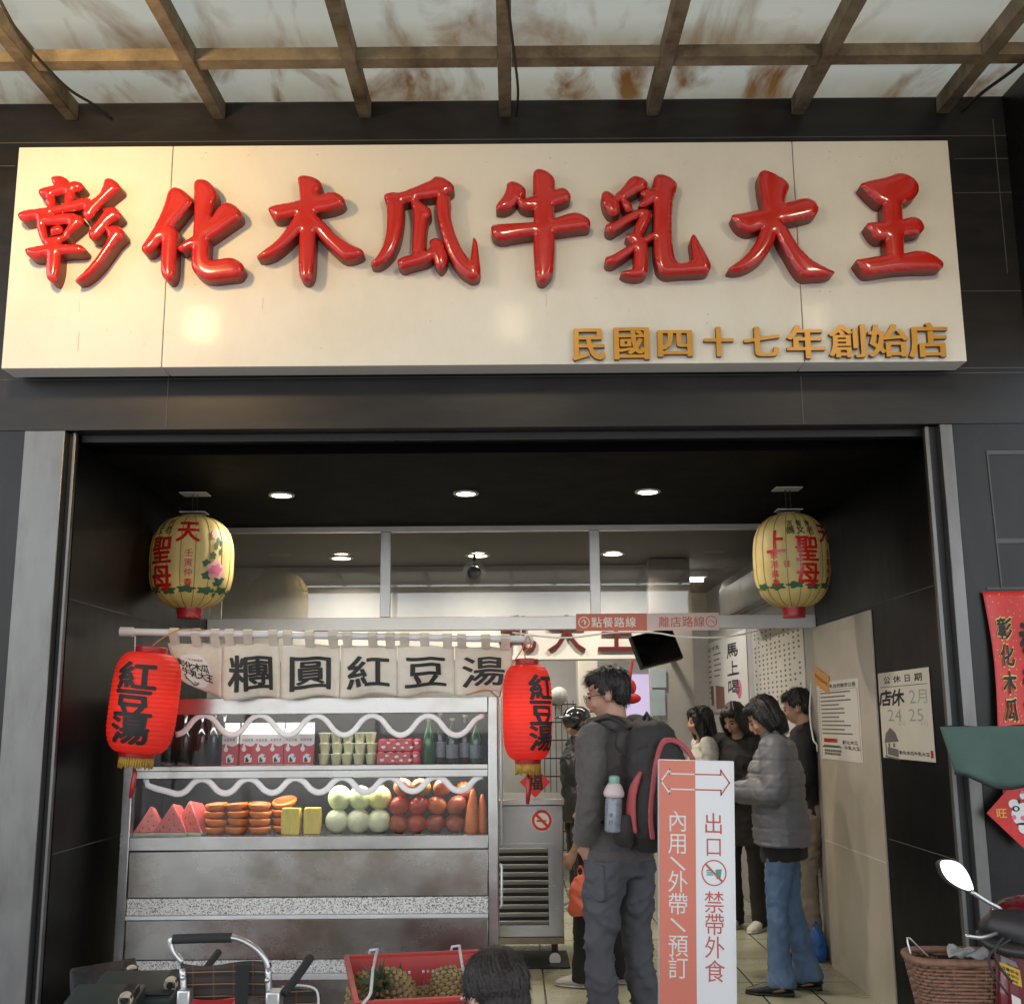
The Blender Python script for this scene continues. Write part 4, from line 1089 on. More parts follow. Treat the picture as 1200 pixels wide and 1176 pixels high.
for i, (u, m, hh) in enumerate(((502,bottle_gr,52),(516,bottle_dk,60),(530,bottle_dk,52),(545,bottle_dk,56),(558,bottle_gr,50))):
    b = bottle(pxw(hh,(0,YD+.12,1.3)), .030, m, gl[i], "glass bottles at the case end", i not in (0,))
    p = atY(u,890,YD+.13+.035*(i % 2)); b.location = (p.x,p.y,ZS)
# milk cartons
cart_w = mat("carton_white", (.74,.72,.70), .45, var=.03); cart_r = mat("carton_red", (.50,.035,.05), .42, var=.05)
def carton(label):
    w = .036; d = .036; h = .135; g = .185
    t = thing("milk_carton", label, "milk carton", (0,0,0), 0, "gable top milk cartons")
    m = MB(); m.box((-w,-d,0),(w,d,h))
    m.add([(-w,-d,h),(w,-d,h),(w,d,h),(-w,d,h),(-w,-.004,g-.02),(w,-.004,g-.02),(w,.004,g-.02),(-w,.004,g-.02),(-w,-.004,g),(w,-.004,g),(w,.004,g),(-w,.004,g)],
          [(0,1,5,4),(2,3,7,6),(0,4,7,3),(1,2,6,5),(4,5,9,8),(6,7,11,10),(8,9,10,11),(5,6,10,9),(7,4,8,11)])
    bo = m.build("carton_body", cart_w, t)
    # red wave on front and side, with a white drop and cow
    k = 14; top = [(-w+2*w*i/k, .088+.006*math.sin(i/k*6.0+.6)) for i in range(k+1)]
    rm = MB(); rm.add([(x,-d-.0006,.002) for x,_ in top]+[(x,-d-.0006,z) for x,z in top], [(i,i+1,k+2+i,k+1+i) for i in range(k)])
    rm.add([(w+.0006,-d+2*d*i/k,.002) for i in range(k+1)]+[(w+.0006,-d+2*d*i/k,.09+.005*math.sin(i/k*5)) for i in range(k+1)], [(i,i+1,k+2+i,k+1+i) for i in range(k)])
    rm.build("red_print", cart_r, bo)
    dm = MB(); dm.prism([(-.016+.011*math.cos(a)*(1 if math.sin(a) < .3 else .55), .072+.013*math.sin(a)*(1 if math.sin(a) < 0 else 1.7)) for a in [2*math.pi*i/20 for i in range(20)]], .0004, frame_on((0,-d-.0014,0),(1,0,0)))
    dm.prism([(-.012,.012),(.020,.012),(.024,.03),(.016,.046),(.002,.05),(-.014,.038)], .0004, frame_on((0,-d-.0014,0),(1,0,0)))
    dm.build("white_print", cart_w, bo)
    sp = MB(); sp.prism([(-.008,.014),(.006,.013),(.010,.022),(.004,.026),(.000,.036),(-.007,.03)], .0003, frame_on((0,-d-.0022,0),(1,0,0))); sp.prism([(.014,.034),(.020,.033),(.019,.040),(.013,.042)], .0003, frame_on((0,-d-.0022,0),(1,0,0)))
    put_row(x_ := MB(), '木瓜牛乳', 0, .110, .0135, .0145, .02); xform(x_, frame_on((0,-d-.0012,0),(1,0,0))); x_.build("lettering", cart_r, bo)
    put_row(x_ := MB(), '大王', 0, .158, .010, .012, .02); 
    Mx = frame_on((0,-d*.42-.0016,0),(1,0,0)); Mx = Matrix.Translation((0,-.0165,h+.012)) @ Matrix.Rotation(R(57),4,'X')
    x2 = MB(); put_row(x2,'純鮮乳',0,.004,.012,.013,.02); xform(x2, Mx, .001); x2.build("lettering", cart_r, bo)
    sp.build("cow_patch", ink_m, bo)
    return t
order = ["first","second","third","fourth","fifth","last"]
C0 = None
for i, (u, dy) in enumerate(((271,0),(291,.03),(308,.03),(324,.028),(343,.02),(359,.004))):
    lab = "red and white gable top milk carton, %s in the row counting from the dark bottles" % order[i]
    p = atY(u,890,YA+dy)
    if C0 is None: C0 = carton(lab); c = C0
    else: c = dup(C0, None, None, lab)
    c.location = (p.x,p.y,ZS); c.scale = (1.02,1.02,1.1); c.rotation_euler = (0,0,R((-4,3,-2,4,-3,6)[i]))
# pudding cups: three layers of five
cup_m = mat("pudding_cup", (.66,.62,.36), .35, var=.05); lid_m = mat("cup_lid", (.72,.70,.55), .3)
def cup(label):
    t = thing("dessert_cup", label, "cup", (0,0,0), 0, "stacked yellow dessert cups")
    MB().lathe([(.021,0),(.0225,.002),(.0295,.044),(.0305,.046)], 20).build("body", cup_m, t, smooth=40)
    MB().lathe([(.0305,.0462),(.0315,.047),(.0315,.050),(.026,.051)], 20).build("lid", lid_m, t, smooth=40)
    return t
K0 = None
for r, nm in enumerate(("bottom","middle","top")):
    for k in range(5):
        lab = "yellow dessert cup in the %s layer, %s from the milk cartons" % (nm, ("first","second","third","fourth","fifth")[k])
        p = atY(380+k*13.6+(.8 if r == 1 else 0),890,YA+.03)
        if K0 is None: K0 = cup(lab); c = K0
        else: c = dup(K0, None, None, lab)
        c.location = (p.x+.003*rng.uniform(-1,1), p.y+.006*rng.uniform(-1,1), ZS+.0512*r); c.rotation_euler = (0,0,rng.uniform(0,6)); c.scale = (.94,.94,1)
# red multipacks of little drinks
pk_m = mat("multipack_red", (.50,.04,.05), .3, var=.35, scale=45); pk_w = mat("multipack_white", (.72,.68,.66), .4)
def pack(label):
    t = thing("drink_multipack", label, "multipack", (0,0,0), 0, "red drink multipacks")
    m = MB()
    for k in range(5):
        for j in range(2): m.lathe([(.022,0),(.0245,.004),(.0245,.03),(.021,.037),(.0245,.046),(.0245,.058),(.017,.066),(.012,.067)], 14, Matrix.Translation(((k-2)*.0445,(j-.5)*.046,0)))
    m.build("little_bottle", pk_m, t, smooth=50)
    w = MB()
    for q, (x, z, a) in enumerate(((-.085,.022,.011),(-.06,.045,.009),(-.03,.018,.008),(-.01,.04,.011),(.015,.02,.009),(.035,.045,.008),(.06,.02,.010),(.085,.044,.011))):
        w.prism([(x+a*(1+.3*math.sin(3*t_+q))*math.cos(t_), z+a*.7*math.sin(t_)) for t_ in [2*math.pi*i/12 for i in range(12)]], .0006, frame_on((0,-.0496,0),(1,0,0)))
    put_row(w, '木瓜牛乳', 0, .031, .014, .016, .02) if False else None
    w.build("white_print", pk_w, t)
    f = MB(); f.box((-.112,-.0492,.003),(.06,-.0488,.060)); f.build("shrink_wrap", pk_m, t)
    return t
p = atY(468,890,YA+.03)
K1 = pack("red shrink wrapped drink multipack lying under the other one"); K1.location = (p.x,p.y,ZS); K1.scale = (.95,1,.9)
K2 = dup(K1, (p.x+.004,p.y+.01,ZS+.0615), R(1.5), "red shrink wrapped drink multipack stacked on top of the other one")

# lower shelf: watermelon
wm_flesh = mat("watermelon_flesh", (.50,.09,.075), .35, var=.25, scale=30, bump=.1, bscale=150); wm_rind = mat("watermelon_rind", (.60,.62,.42), .4); seed_m = mat("seed", (.012,.008,.006), .4)
def wedge(label, s):
    t = thing("watermelon_slice", label, "watermelon slice", (0,0,0), 0, "cut watermelon slices")
    m = MB(); n = 10
    for k, (mm, off) in enumerate(((0,0),)):
        arc = [(-.10*s+.20*s*i/n, .012*s*(1-(2*i/n-1)**2)*-1+.012*s) for i in range(n+1)]
    # tapering pyramid wedge: curved rind at the bottom, point at the top
    base = [(-.085*s,-.045*s),(.085*s,-.045*s),(.075*s,.10*s),(-.075*s,.10*s)]
    apex = [(-.002*s,-.02*s,.15*s),(.012*s,.06*s,.135*s)]
    fl = MB().add([(x,y,.014*s) for x,y in base]+apex, [(3,2,1,0),(0,1,4),(1,2,5,4),(2,3,5),(3,0,4,5)])
    fl.build("flesh", wm_flesh, t, bevel=.004*s)
    rd = MB().add([(x*1.0,y*1.0,.0135*s) for x,y in base]+[(x*.93,y*.93,0) for x,y in base], [(0,1,2,3),(7,6,5,4),(1,0,4,5),(2,1,5,6),(3,2,6,7),(0,3,7,4)])
    rd.build("rind", wm_rind, t, bevel=.003*s)
    sd = MB()
    for x, z in ((-.035,.04),(.02,.05),(-.01,.075),(.045,.03),(.0,.03),(.008,.10),(-.05,.025)):
        tt = (z-.014)/.136; y = -.045+.025*tt
        sd.ell((x*s,(y-.001)*s,z*s),(.0032*s,.002*s,.0045*s),8,6)
    sd.build("seed", seed_m, t, smooth=True)
    return t
for i, (u, v, s, y, lab, rz) in enumerate(((176,980,.92,.11,"watermelon slice nearest the case's dark side wall",10),(203,980,1.0,.10,"middle one of the three watermelon slices",-6),(224,979,1.08,.12,"watermelon slice with pale rind showing, beside the stacked papaya halves",-20))):
    t = wedge(lab, s); p = atY(u,v,YD+y); t.location = (p.x,p.y,ZF); t.rotation_euler = (0,0,R(rz))
# papaya halves in four stacks
pap = mat("papaya_flesh", (.62,.17,.025), .4, var=.18, scale=20); pap_in = mat("papaya_hollow", (.50,.11,.02), .5, var=.2)
def papaya(label, grp="stacked papaya halves"):
    t = thing("papaya_half", label, "papaya half", (0,0,0), 0, grp)
    m = MB(); n = 24; prof = [(.01,.004),(.040,0),(.056,.010),(.064,.022),(.065,.030),(.060,.035),(.052,.035)]
    m.lathe(prof, n, Matrix.Diagonal((1,1.35,1,1)), cap=False)
    m.build("rind_and_rim", pap, t, smooth=60)
    MB().lathe([(.052,.035),(.046,.024),(.03,.016),(.001,.013)], n, Matrix.Diagonal((1,1.35,1,1)), cap=False).build("hollow", pap_in, t, smooth=True)
    return t
Q0 = None
stk = (("stack nearest the watermelon",252,4),("second stack from the watermelon",278,4),("third stack from the watermelon",304,4),("stack behind the pineapple slabs",332,4))
for si, (nm, u, n) in enumerate(stk):
    for k in range(n):
        lab = "orange papaya half, %s in the %s" % (("lowest","second","third","topmost")[k], nm)
        p = atY(u,978,YD+.125+(.06 if si == 3 else 0))
        if Q0 is None: Q0 = papaya(lab); c = Q0
        else: c = dup(Q0, None, None, lab)
        c.location = (p.x+rng.uniform(-.006,.006), p.y+rng.uniform(-.006,.006), ZF+.0372*k)
        sc = .84 if si < 3 else .95
        c.scale = (sc,sc*.8,1.0); c.rotation_euler = (R(rng.uniform(-3,3)) if k else 0, R(rng.uniform(-4,4)) if k else 0, R(rng.uniform(-20,20)))
        if si == 3 and k == 3: c.rotation_euler = (R(16),R(-6),0); c.location.z += .012
# peeled pineapple slabs
pine_y = mat("pineapple_flesh", (.66,.50,.08), .45, var=.22, scale=28, bump=.4, bscale=45, stretch=(1,1,.35), dirt=(.45,.26,.03), dirt_amt=.4, dirt_scale=16)
for i, (u, w, hh, y, lab) in enumerate(((341,.095,.125,.08,"peeled yellow pineapple slab in front of the papaya stack"),(366,.088,.125,.09,"peeled yellow pineapple slab beside the white melons"))):
    p = atY(u,978,YD+y); m = MB()
    def f(a, b, c=0): return 0
    n = 12
    prof = [(w/2*(1-.03*abs(math.sin(k*2.4)))*(.93+.07*math.sin(math.pi*k/n)), hh*k/n) for k in range(n+1)]
    poly = [(x,z) for x,z in prof]+[(-x,z) for x,z in prof[::-1]]
    m.prism(poly, .05, Matrix.Translation((0,.025,0)) @ Matrix.Rotation(R(90),4,'X'))
    o = m.build("pineapple_slab", pine_y, None, bevel=.006); o.location = (p.x,p.y,ZF); tag(o, lab, "pineapple slab", "peeled pineapple slabs"); o.rotation_euler = (0,0,R((-3,5)[i]))
# melons (pale) in two rows
mel = [mat("pale_melon_%s" % n_, c_, .45, var=.12, scale=14, bump=.35, bscale=38, dirt=(.35,.32,.12), dirt_amt=.3, dirt_scale=12) for n_, c_ in (("white",(.62,.63,.42)),("green",(.58,.63,.32)),("yellow",(.64,.58,.22)))]
stem_m = mat("stem", (.16,.12,.05), .8)
MR = pxw(14,(0,YD+.12,1))
def melon(u, row, k, lab, j):
    p = atY(u,978,YD+.12)
    t = thing("pale_melon", lab, "melon", (p.x, p.y+(.01 if row else 0), ZF+MR*(.99+1.86*row)), 0, "pale melons in two rows")
    m = MB(); m.ell((0,0,0),(MR*rng.uniform(.97,1.03),MR,MR*rng.uniform(.97,1.05)),24,16)
    o = m.build("skin", mel[j], t, smooth=True)
    MB().lathe([(.004,-.004),(.006,.002),(.003,.006)],8,Matrix.Translation((0,0,MR*1.0))).build("stem_end", stem_m, t)
    t.rotation_euler = (R(rng.uniform(-30,30)),R(rng.uniform(-30,30)),rng.uniform(0,6))
for row, us, js, nm in ((0,(395,420,444),(0,0,0),"bottom"),(1,(397,421,444),(1,1,2),"top")):
    for k in range(3):
        melon(us[k],row,k,"pale round melon in the %s row, %s" % (nm, ("beside the pineapple slabs","between the other two","beside the red fruit")[k]),js[k])
# red tomatoes: three rows
tom = [mat("tomato_%s" % n_, c_, .36, var=.35, scale=9, spec=.5, bump=.08, bscale=30, dirt=(.30,.20,.05), dirt_amt=.35, dirt_scale=7) for n_, c_ in (("red",(.42,.055,.025)),("orange",(.50,.11,.03)),("dull",(.33,.075,.03)),("greenish",(.26,.15,.04)))]
TR = pxw(12.2,(0,YD+.12,1))
for row, cols in enumerate(([(467,2),(488,0),(510,2),(533,2)],[(468,0),(490,0),(512,1),(535,2)],[(472,2),(493,3),(518,1),(545,2)])):
    for k, (u, j) in enumerate(cols):
        p = atY(u,978,YD+.115+(.06 if (row == 2 and k == 3) else 0))
        lab = "ripe red fruit in the %s row of the red pile, %s" % (("bottom","middle","top")[row], ("beside the pale melons","second from the pale melons","third from the pale melons","beside the carrots")[k])
        t = thing("tomato", lab, "tomato", (p.x, p.y, ZF+TR*.86*(1+1.94*row)-(.02 if (row == 2 and k == 3) else 0)), 0, "red fruit piled in three rows")
        m = MB(); n = 24; vs = []
        m.lathe([(TR*math.cos(a)*(1 if abs(a) < 1.2 else .98), TR*.87*math.sin(a)-(.004 if a > 1.35 else 0)) for a in [math.pi*(q/14-.5) for q in range(1,14)]], n)
        m.build("skin", tom[j], t, smooth=True)
        q = MB()
        for a in range(5):
            c, s = math.cos(a*1.257), math.sin(a*1.257); q.add([(c*.003-s*.002,s*.003+c*.002,TR*.85),(c*.003+s*.002,s*.003-c*.002,TR*.85),(c*.012,s*.012,TR*.86)],[(0,1,2)])
        q.build("calyx", green_ink, t)
        q_ = rng.uniform(.90,1.05); t.scale = (q_,q_*rng.uniform(.95,1.05),q_*rng.uniform(.94,1.03))
        t.rotation_euler = (R(rng.uniform(-50,60)),R(rng.uniform(-40,40)),rng.uniform(0,6)) if row else (R(20),R(rng.uniform(-15,15)),rng.uniform(0,6))
# carrots standing at the end
car_m = mat("carrot_skin", (.62,.16,.035), .45, var=.15, scale=12, bump=.3, bscale=40, stretch=(1,1,6))
for i, (u, hh, rr, lab) in enumerate(((552,50,8,"orange carrot standing point up beside the red fruit"),(566,44,6.5,"orange carrot half cut off by the case's end stile"))):
    p = atY(u,978,YD+.075+.02*i); s = pxw(1,p)
    o = MB().lathe([(rr*s*.75,0),(rr*s,.012),(rr*s*.98,hh*s*.3),(rr*s*.75,hh*s*.65),(rr*s*.42,hh*s*.92),(rr*s*.2,hh*s)], 18).build("carrot", car_m, None, smooth=50)
    o.location = (p.x,p.y,ZF); o.rotation_euler = (R(-2),R(3-4*i),0); tag(o, lab, "carrot", "carrots at the case end")

# ------------------------------------------------------------------ counter freezer with vents
YK = 7.5
kx0 = atY(560,1000,YK).x; kx1 = atY(660,1000,YK).x; kz1 = atY(620,936,YK).z; kz0 = atY(620,1098,YK).z
fr = thing("counter_freezer", "steel counter freezer with a louvred vent door and a no smoking sticker", "freezer", ((kx0+kx1)/2,YK,0))
PIf = Matrix.Translation((-(kx0+kx1)/2,-YK,0))
def PF(name, mb, m, parent=None, **k):
    o = mb.build(name, m, None, **k); o.parent = parent or fr; o.matrix_parent_inverse = PIf if parent is None else Matrix.Identity(4); return o
kzm = atY(620,988,YK).z
PF("body", MB().box((kx0,YK+.012,kz0),(kx1,YK+.7,kz1-.04)), steel, bevel=.004)
PF("worktop", MB().box((kx0-.01,YK-.02,kz1-.038),(kx1+.012,YK+.72,kz1)), steel, bevel=.005)
vx1 = atY(648,1000,YK).x
vf = PF("vent_door", MB().box((kx0+.02,YK-.008,kz0+.05),(kx0+.05,YK+.01,kzm)).box((vx1-.03,YK-.008,kz0+.05),(vx1,YK+.01,kzm)).box((kx0+.051,YK-.008,kzm-.03),(vx1-.031,YK+.01,kzm)).box((kx0+.051,YK-.008,kz0+.05),(vx1-.031,YK+.01,kz0+.075)), steel)
PF("vent_gap", MB().box((kx0+.051,YK+.004,kz0+.076),(vx1-.031,YK+.011,kzm-.031)), dark_metal)
nsl = 10
for k in range(nsl):
    z = kz0+.085+(kzm-.045-kz0-.085)*k/(nsl-1)
    q = PF("slat", MB().bar((kx0+.052,YK-.004,z),(vx1-.032,YK-.004,z),.004,.05,up=(0,-.7,.7)), alu)
PF("skirt", MB().box((kx0,YK+.0,kz0-.04),(kx1,YK+.5,kz0-.002)), mat("rusty_skirt",(.30,.26,.20),.5,.4,dirt=(.12,.06,.02),dirt_amt=.8,dirt_scale=6))
for x in (kx0+.1, kx1-.06):
    cs = PF("caster", MB().lathe([(.014,-.012),(.036,-.011),(.036,.011),(.014,.012)], 18, Matrix.Translation((x,YK+.02,.04)) @ Matrix.Rotation(R(90),4,'X')), white_p, smooth=50)
    PF("caster", MB().box((x-.02,YK+.05,.03),(x+.02,YK+.09,kz0-.041)), dark_metal)
c = atY(635,961,YK-.001)
ring = MB(); rr = pxw(12,c)
def annulus(m, cx, cz, r0_, r1_, Y, n=36):
    vs = []
    for k in range(n):
        a = 2*math.pi*k/n; vs += [(cx+r0_*math.cos(a),Y,cz+r0_*math.sin(a)),(cx+r1_*math.cos(a),Y,cz+r1_*math.sin(a))]
    m.add(vs, [(2*k,(2*k+2) % (2*n),(2*k+3) % (2*n),2*k+1) for k in range(n)])
yk = YK+.012
PF("sticker", MB().prism([(rr*1.02*math.cos(a),rr*1.02*math.sin(a)) for a in [2*math.pi*i/32 for i in range(32)]],.001,frame_on((c.x,yk-.0004,c.z),(1,0,0))), white_p)
annulus(ring, c.x, c.z, rr*.72, rr*.98, yk-.0018); d = rr*.72*.707; w_ = rr*.09
ring.add([(c.x-d-w_,yk-.0022,c.z+d-w_),(c.x-d+w_,yk-.0022,c.z+d+w_),(c.x+d+w_,yk-.0022,c.z-d+w_),(c.x+d-w_,yk-.0022,c.z-d-w_)],[(3,2,1,0)])
PF("sticker_mark", ring, red_ink)
PF("sticker_mark", MB().box((c.x-rr*.5,yk-.0017,c.z-rr*.12),(c.x+rr*.3,yk-.001,c.z+.03*rr)).box((c.x+rr*.34,yk-.0017,c.z-rr*.12),(c.x+rr*.45,yk-.001,c.z+.03*rr)), ink_m)
# drain box and dark mat under the freezer
m = MB().box((kx0,YK-.1,.006),(kx1+.03,YK+.4,.02)); tag(m.build("floor_mat", dark_metal, None, bevel=.004), "dark rubber mat under the counter freezer", "mat")
# red paper diamond and bits on the counter
def paper_diamond(c, w, label, cat="paper diamond"):
    t = thing("paper_diamond", label, cat, c)
    MB().prism([(0,-w),(w,0),(0,w),(-w,0)], .002, frame_on((0,0,0),(1,0,0))).build("sheet", red_ink, t)
    return t
c = atY(627,916,7.45); t = paper_diamond(c, pxw(18,c), "red spring festival diamond paper with dark writing above the freezer")
x_ = MB(); put_char(x_,'福',0,0,pxw(18,c),pxw(18,c),.03); xform(x_, frame_on((0,-.0035,0),(1,0,0)), .0); x_.build("lettering", ink_m, t)
MB().bar((0,.003,pxw(18,c)),(0,.003,pxw(18,c)+.25),.004,.004).build("thread", red_tas, t)
# ------------------------------------------------------------------ papers and signs in the entrance and the room
paper_m = mat("white_paper", (.66,.64,.60), .6, var=.03, scale=4)
paper_old = mat("aged_paper", (.60,.565,.48), .55, var=.04, scale=4)
grey_ink = mat("grey_ink", (.14,.13,.125), .7)
faint_ink = mat("faint_ink", (.32,.33,.30), .7)
def wall_sheet(name, label, cat, px4, X, m, th=.002):
    """Flat sheet on the side wall at x = X from its pixel corners; returns thing and local frame (unit: metres)."""
    (u0,v0),(u1,v1) = px4
    a = atX(u0,v0,X); b = atX(u1,v1,X)           # far top corner, near bottom corner
    w = a.y-b.y; h = a.z-b.z
    t = thing(name, label, cat, (X,(a.y+b.y)/2,(a.z+b.z)/2))
    F = frame_on((0,0,0),(0,-1,0))
    MB().prism([(-w/2,-h/2),(w/2,-h/2),(w/2,h/2),(-w/2,h/2)], th, F).build("sheet", m, t)
    return t, F, w, h
def put_on(t, F, mb, m, name, lift):
    xform(mb, F, lift); return mb.build(name, m, t)
def lines(mb, x0, x1, ys, hh, jag=0.15, seg=None):
    for y in ys:
        x = x0; e = x1-(x1-x0)*jag*rng.random()
        while x < e:
            l = rng.uniform(.5,1.3)*(seg or hh*1.2); mb.add([(x,y,0),(min(x+l,e),y,0),(min(x+l,e),y+hh,0),(x,y+hh,0)],[(0,1,2,3)]); x += l+hh*.35
XW = XR-.0027
t, F, w, h = wall_sheet("closing_day_notice", "cream closing day notice with big black handwriting taped to the black wall", "notice", ((1029,789),(1097,893)), XW, paper_old)
x_ = MB(); putf(x_,'公休日期',.0,.41,.145,.088,.205,.016,w,h); putf(x_,'店休',-.24,.20,.26,.18,.25,.032,w,h,shear=.12,wob=.03)
putf(x_,'彰化木瓜牛乳大王',.13,-.425,.066,.042,.072,.024,w,h,wob=.03); x_.add([(-w*.46,h*.325,0),(w*.46,h*.325,0),(w*.46,h*.331,0),(-w*.46,h*.331,0)],[(0,1,2,3)])
put_on(t,F,x_,ink_m,"lettering",.0026)
x_ = MB(); putf(x_,'2月',.27,.20,.21,.16,.19,.0,w,h); putf(x_,'24',-.20,.0,.22,.15,.15,.0,w,h); putf(x_,'25',.22,.0,.22,.15,.15,.0,w,h); putf(x_,'(二)',-.06,-.09,.07,.045,.05,0,w,h); putf(x_,'(三)',.36,-.09,.07,.045,.05,0,w,h)
put_on(t,F,x_,faint_ink,"handwriting",.0026)
x_ = MB(); X0 = -w*.29; Y0 = -h*.37
for poly in ([(-.16,.02),(.14,.03),(.08,.075),(-.02,.10),(-.12,.07)],[(-.14,-.05),(-.12,-.05),(-.12,.02),(-.14,.02)],[(-.10,-.04),(.12,-.05),(.12,-.01),(-.10,0)],[(-.08,-.0),(-.04,-.0),(-.04,.02),(-.08,.02)],[(.02,-.0),(.06,-.0),(.06,.02),(.02,.02)],[(-.16,-.055),(.14,-.065),(.14,-.055),(-.16,-.045)]):
    x_.add([(X0+px*w,Y0+py*w*1.3,0) for px,py in poly],[tuple(range(len(poly)))])
put_on(t,F,x_,grey_ink,"house_drawing",.0026)
x_ = MB().add([(w*.43,-h*.46,0),(w*.475,-h*.46,0),(w*.475,-h*.38,0),(w*.43,-h*.38,0)],[(0,1,2,3)]); put_on(t,F,x_,red_ink,"red_seal",.0026)
XB = XR-.0135
t, F, w, h = wall_sheet("ingredients_notice", "white notice with many printed lines and a shop drawing on the beige panel", "notice", ((958,800),(1012,894)), XB, paper_m)
x_ = MB(); putf(x_,'木瓜牛乳自然微苦公告',0,.435,.085,.055,.09,.016,w,h); putf(x_,'彰化木瓜',.24,-.27,.085,.05,.09,.016,w,h,wob=.04); putf(x_,'牛乳大王',.28,-.335,.085,.05,.09,.016,w,h,wob=.04); put_on(t,F,x_,ink_m,"lettering",.0026)
x_ = MB(); lines(x_,-w*.43,w*.43,[h*(.345-.052*k) for k in range(11)],h*.018,.5,w*.05); x_.add([(-w*.45,h*.385,0),(w*.45,h*.385,0),(w*.45,h*.39,0),(-w*.45,h*.39,0)],[(0,1,2,3)])
for px in (-.47,.465): x_.add([(w*px,-h*.47,0),(w*(px+.006),-h*.47,0),(w*(px+.006),h*.39,0),(w*px,h*.39,0)],[(0,1,2,3)])
lines(x_,-w*.40,w*.05,[-h*.44,-h*.40],h*.03,.1,w*.07)
put_on(t,F,x_,grey_ink,"printed_lines",.0026)
x_ = MB().add([(-w*.4,-h*.28,0),(-w*.05,-h*.28,0),(-w*.05,-h*.23,0),(-w*.4,-h*.23,0)],[(0,1,2,3)]); put_on(t,F,x_,red_ink,"drawn_shop_sign",.0026)
x_ = MB().add([(-w*.46,-h*.345,0),(w*.06,-h*.345,0),(-w*.02,-h*.315,0),(-w*.4,-h*.315,0)],[(0,1,2,3)]); put_on(t,F,x_,green_ink,"drawn_awning",.0026)
t, F, w, h = wall_sheet("orange_sticker", "tilted orange sticker above the printed notice on the beige panel", "sticker", ((954,787),(972,806)), XB-.003, mat("orange_paper",(.62,.28,.06),.5))
x_ = MB(); putf(x_,'彰化木瓜牛乳',0,0,.13,.22,.14,.014,w,h); put_on(t,F,x_,mat("brown_ink",(.2,.06,.02),.6),"lettering",.0026); t.rotation_euler = (R(14),0,0)
hang("wall_cable", "white cable looping over the edge of the beige wall panel", [atX(951,800,XB-.004),atX(949,835,XB-.02),atX(953,865,XB-.03),atX(957,872,XB-.012),atX(958,880,XB-.004)], .006, white_p)
# menu wall far inside
XM = XR+.018
def board(name, label, px4, rows):
    t, F, w, h = wall_sheet(name, label, "menu board", px4, XM, paper_m, .006)
    return t, F, w, h
t, F, w, h = board("menu_board", "pale menu board with tall brush writing and a red papaya drawing", ((823,757),(879,833)), 0)
x_ = MB(); [putf(x_,c_,.22,.30-.24*i_,.24,.19,0,.017,w,h,wob=.03) for i_, c_ in enumerate('馬上喝')]; putf(x_,'木瓜牛乳',-.25,.40,.09,.06,.1,.016,w,h); put_on(t,F,x_,ink_m,"lettering",.0066)
x_ = MB(); lines(x_,-w*.46,-w*.24,[h*(.3-.075*k) for k in range(9)],h*.02,.3,w*.03); lines(x_,-w*.2,-w*.02,[h*(.3-.075*k) for k in range(5)],h*.02,.3,w*.03); put_on(t,F,x_,grey_ink,"printed_lines",.0066)
x_ = MB().add([(-w*.18,-h*.45,0),(w*.02,-h*.45,0),(w*.02,-h*.16,0),(-w*.18,-h*.12,0)],[(0,1,2,3)]); x_.add([(-w*.3,-h*.4,0),(-w*.23,-h*.4,0),(-w*.23,-h*.12,0),(-w*.3,-h*.12,0)],[(0,1,2,3)]); put_on(t,F,x_,mat("brown_print",(.22,.10,.06),.6),"printed_picture",.0066)
x_ = MB().prism([(w*.33+w*.05*math.cos(a),-h*.22+h*.12*math.sin(a)) for a in [2*math.pi*i/16 for i in range(16)]],.0004); put_on(t,F,x_,pink_ink,"printed_papaya",.0066)
t, F, w, h = board("price_list", "large pale price list covered in small columns of print beside the tall menu board", ((882,738),(947,838)), 0)
x_ = MB()
for col in range(11):
    for k in range(16):
        if rng.random() < .82: 
            cx = w*(-.46+.087*col); cy = h*(.42-.052*k); x_.add([(cx,cy,0),(cx+w*.032,cy,0),(cx+w*.032,cy+h*.022,0),(cx,cy+h*.022,0)],[(0,1,2,3)])
put_on(t,F,x_,grey_ink,"printed_lines",.0066)
t, F, w, h = board("menu_board", "lower pale menu board behind the customers' heads", ((824,838),(946,905)), 0)
x_ = MB(); [putf(x_,c_,-.36,.30-.2*i_,.10,.16,0,.02,w,h,wob=.03) for i_, c_ in enumerate('大紅豆')]; [putf(x_,c_,-.06,.34-.2*i_,.10,.16,0,.02,w,h,wob=.03) for i_, c_ in enumerate('古早冰')]; lines(x_,-w*.25,-w*.12,[h*(.3-.08*k) for k in range(8)],h*.02,.3,w*.02); lines(x_,w*.05,w*.45,[h*(.3-.08*k) for k in range(8)],h*.02,.5,w*.02); put_on(t,F,x_,grey_ink,"lettering",.0066)
# route strip on the transom rail
Yr_ = YG-.034
a = atY(675,719,Yr_); b = atY(843,738,Yr_); mid = atY(758,728,Yr_)
t = thing("route_sign", "long coral and pale pink strip sign with ordering and leaving arrows on the window rail", "sign", ((a.x+b.x)/2,Yr_,(a.z+b.z)/2))
coral = mat("coral_print", (.48,.13,.09), .5, var=.04); palep = mat("pale_pink_print", (.60,.50,.50), .5, var=.03)
F = frame_on((0,0,0),(1,0,0)); W_ = b.x-a.x; H_ = a.z-b.z; xm_ = mid.x-(a.x+b.x)/2
MB().prism([(-W_/2,-H_/2),(xm_,-H_/2),(xm_,H_/2),(-W_/2,H_/2)],.004,F).build("coral_half", coral, t)
MB().prism([(xm_+.0005,-H_/2),(W_/2,-H_/2),(W_/2,H_/2),(xm_+.0005,H_/2)],.004,F).build("pale_half", palep, t)
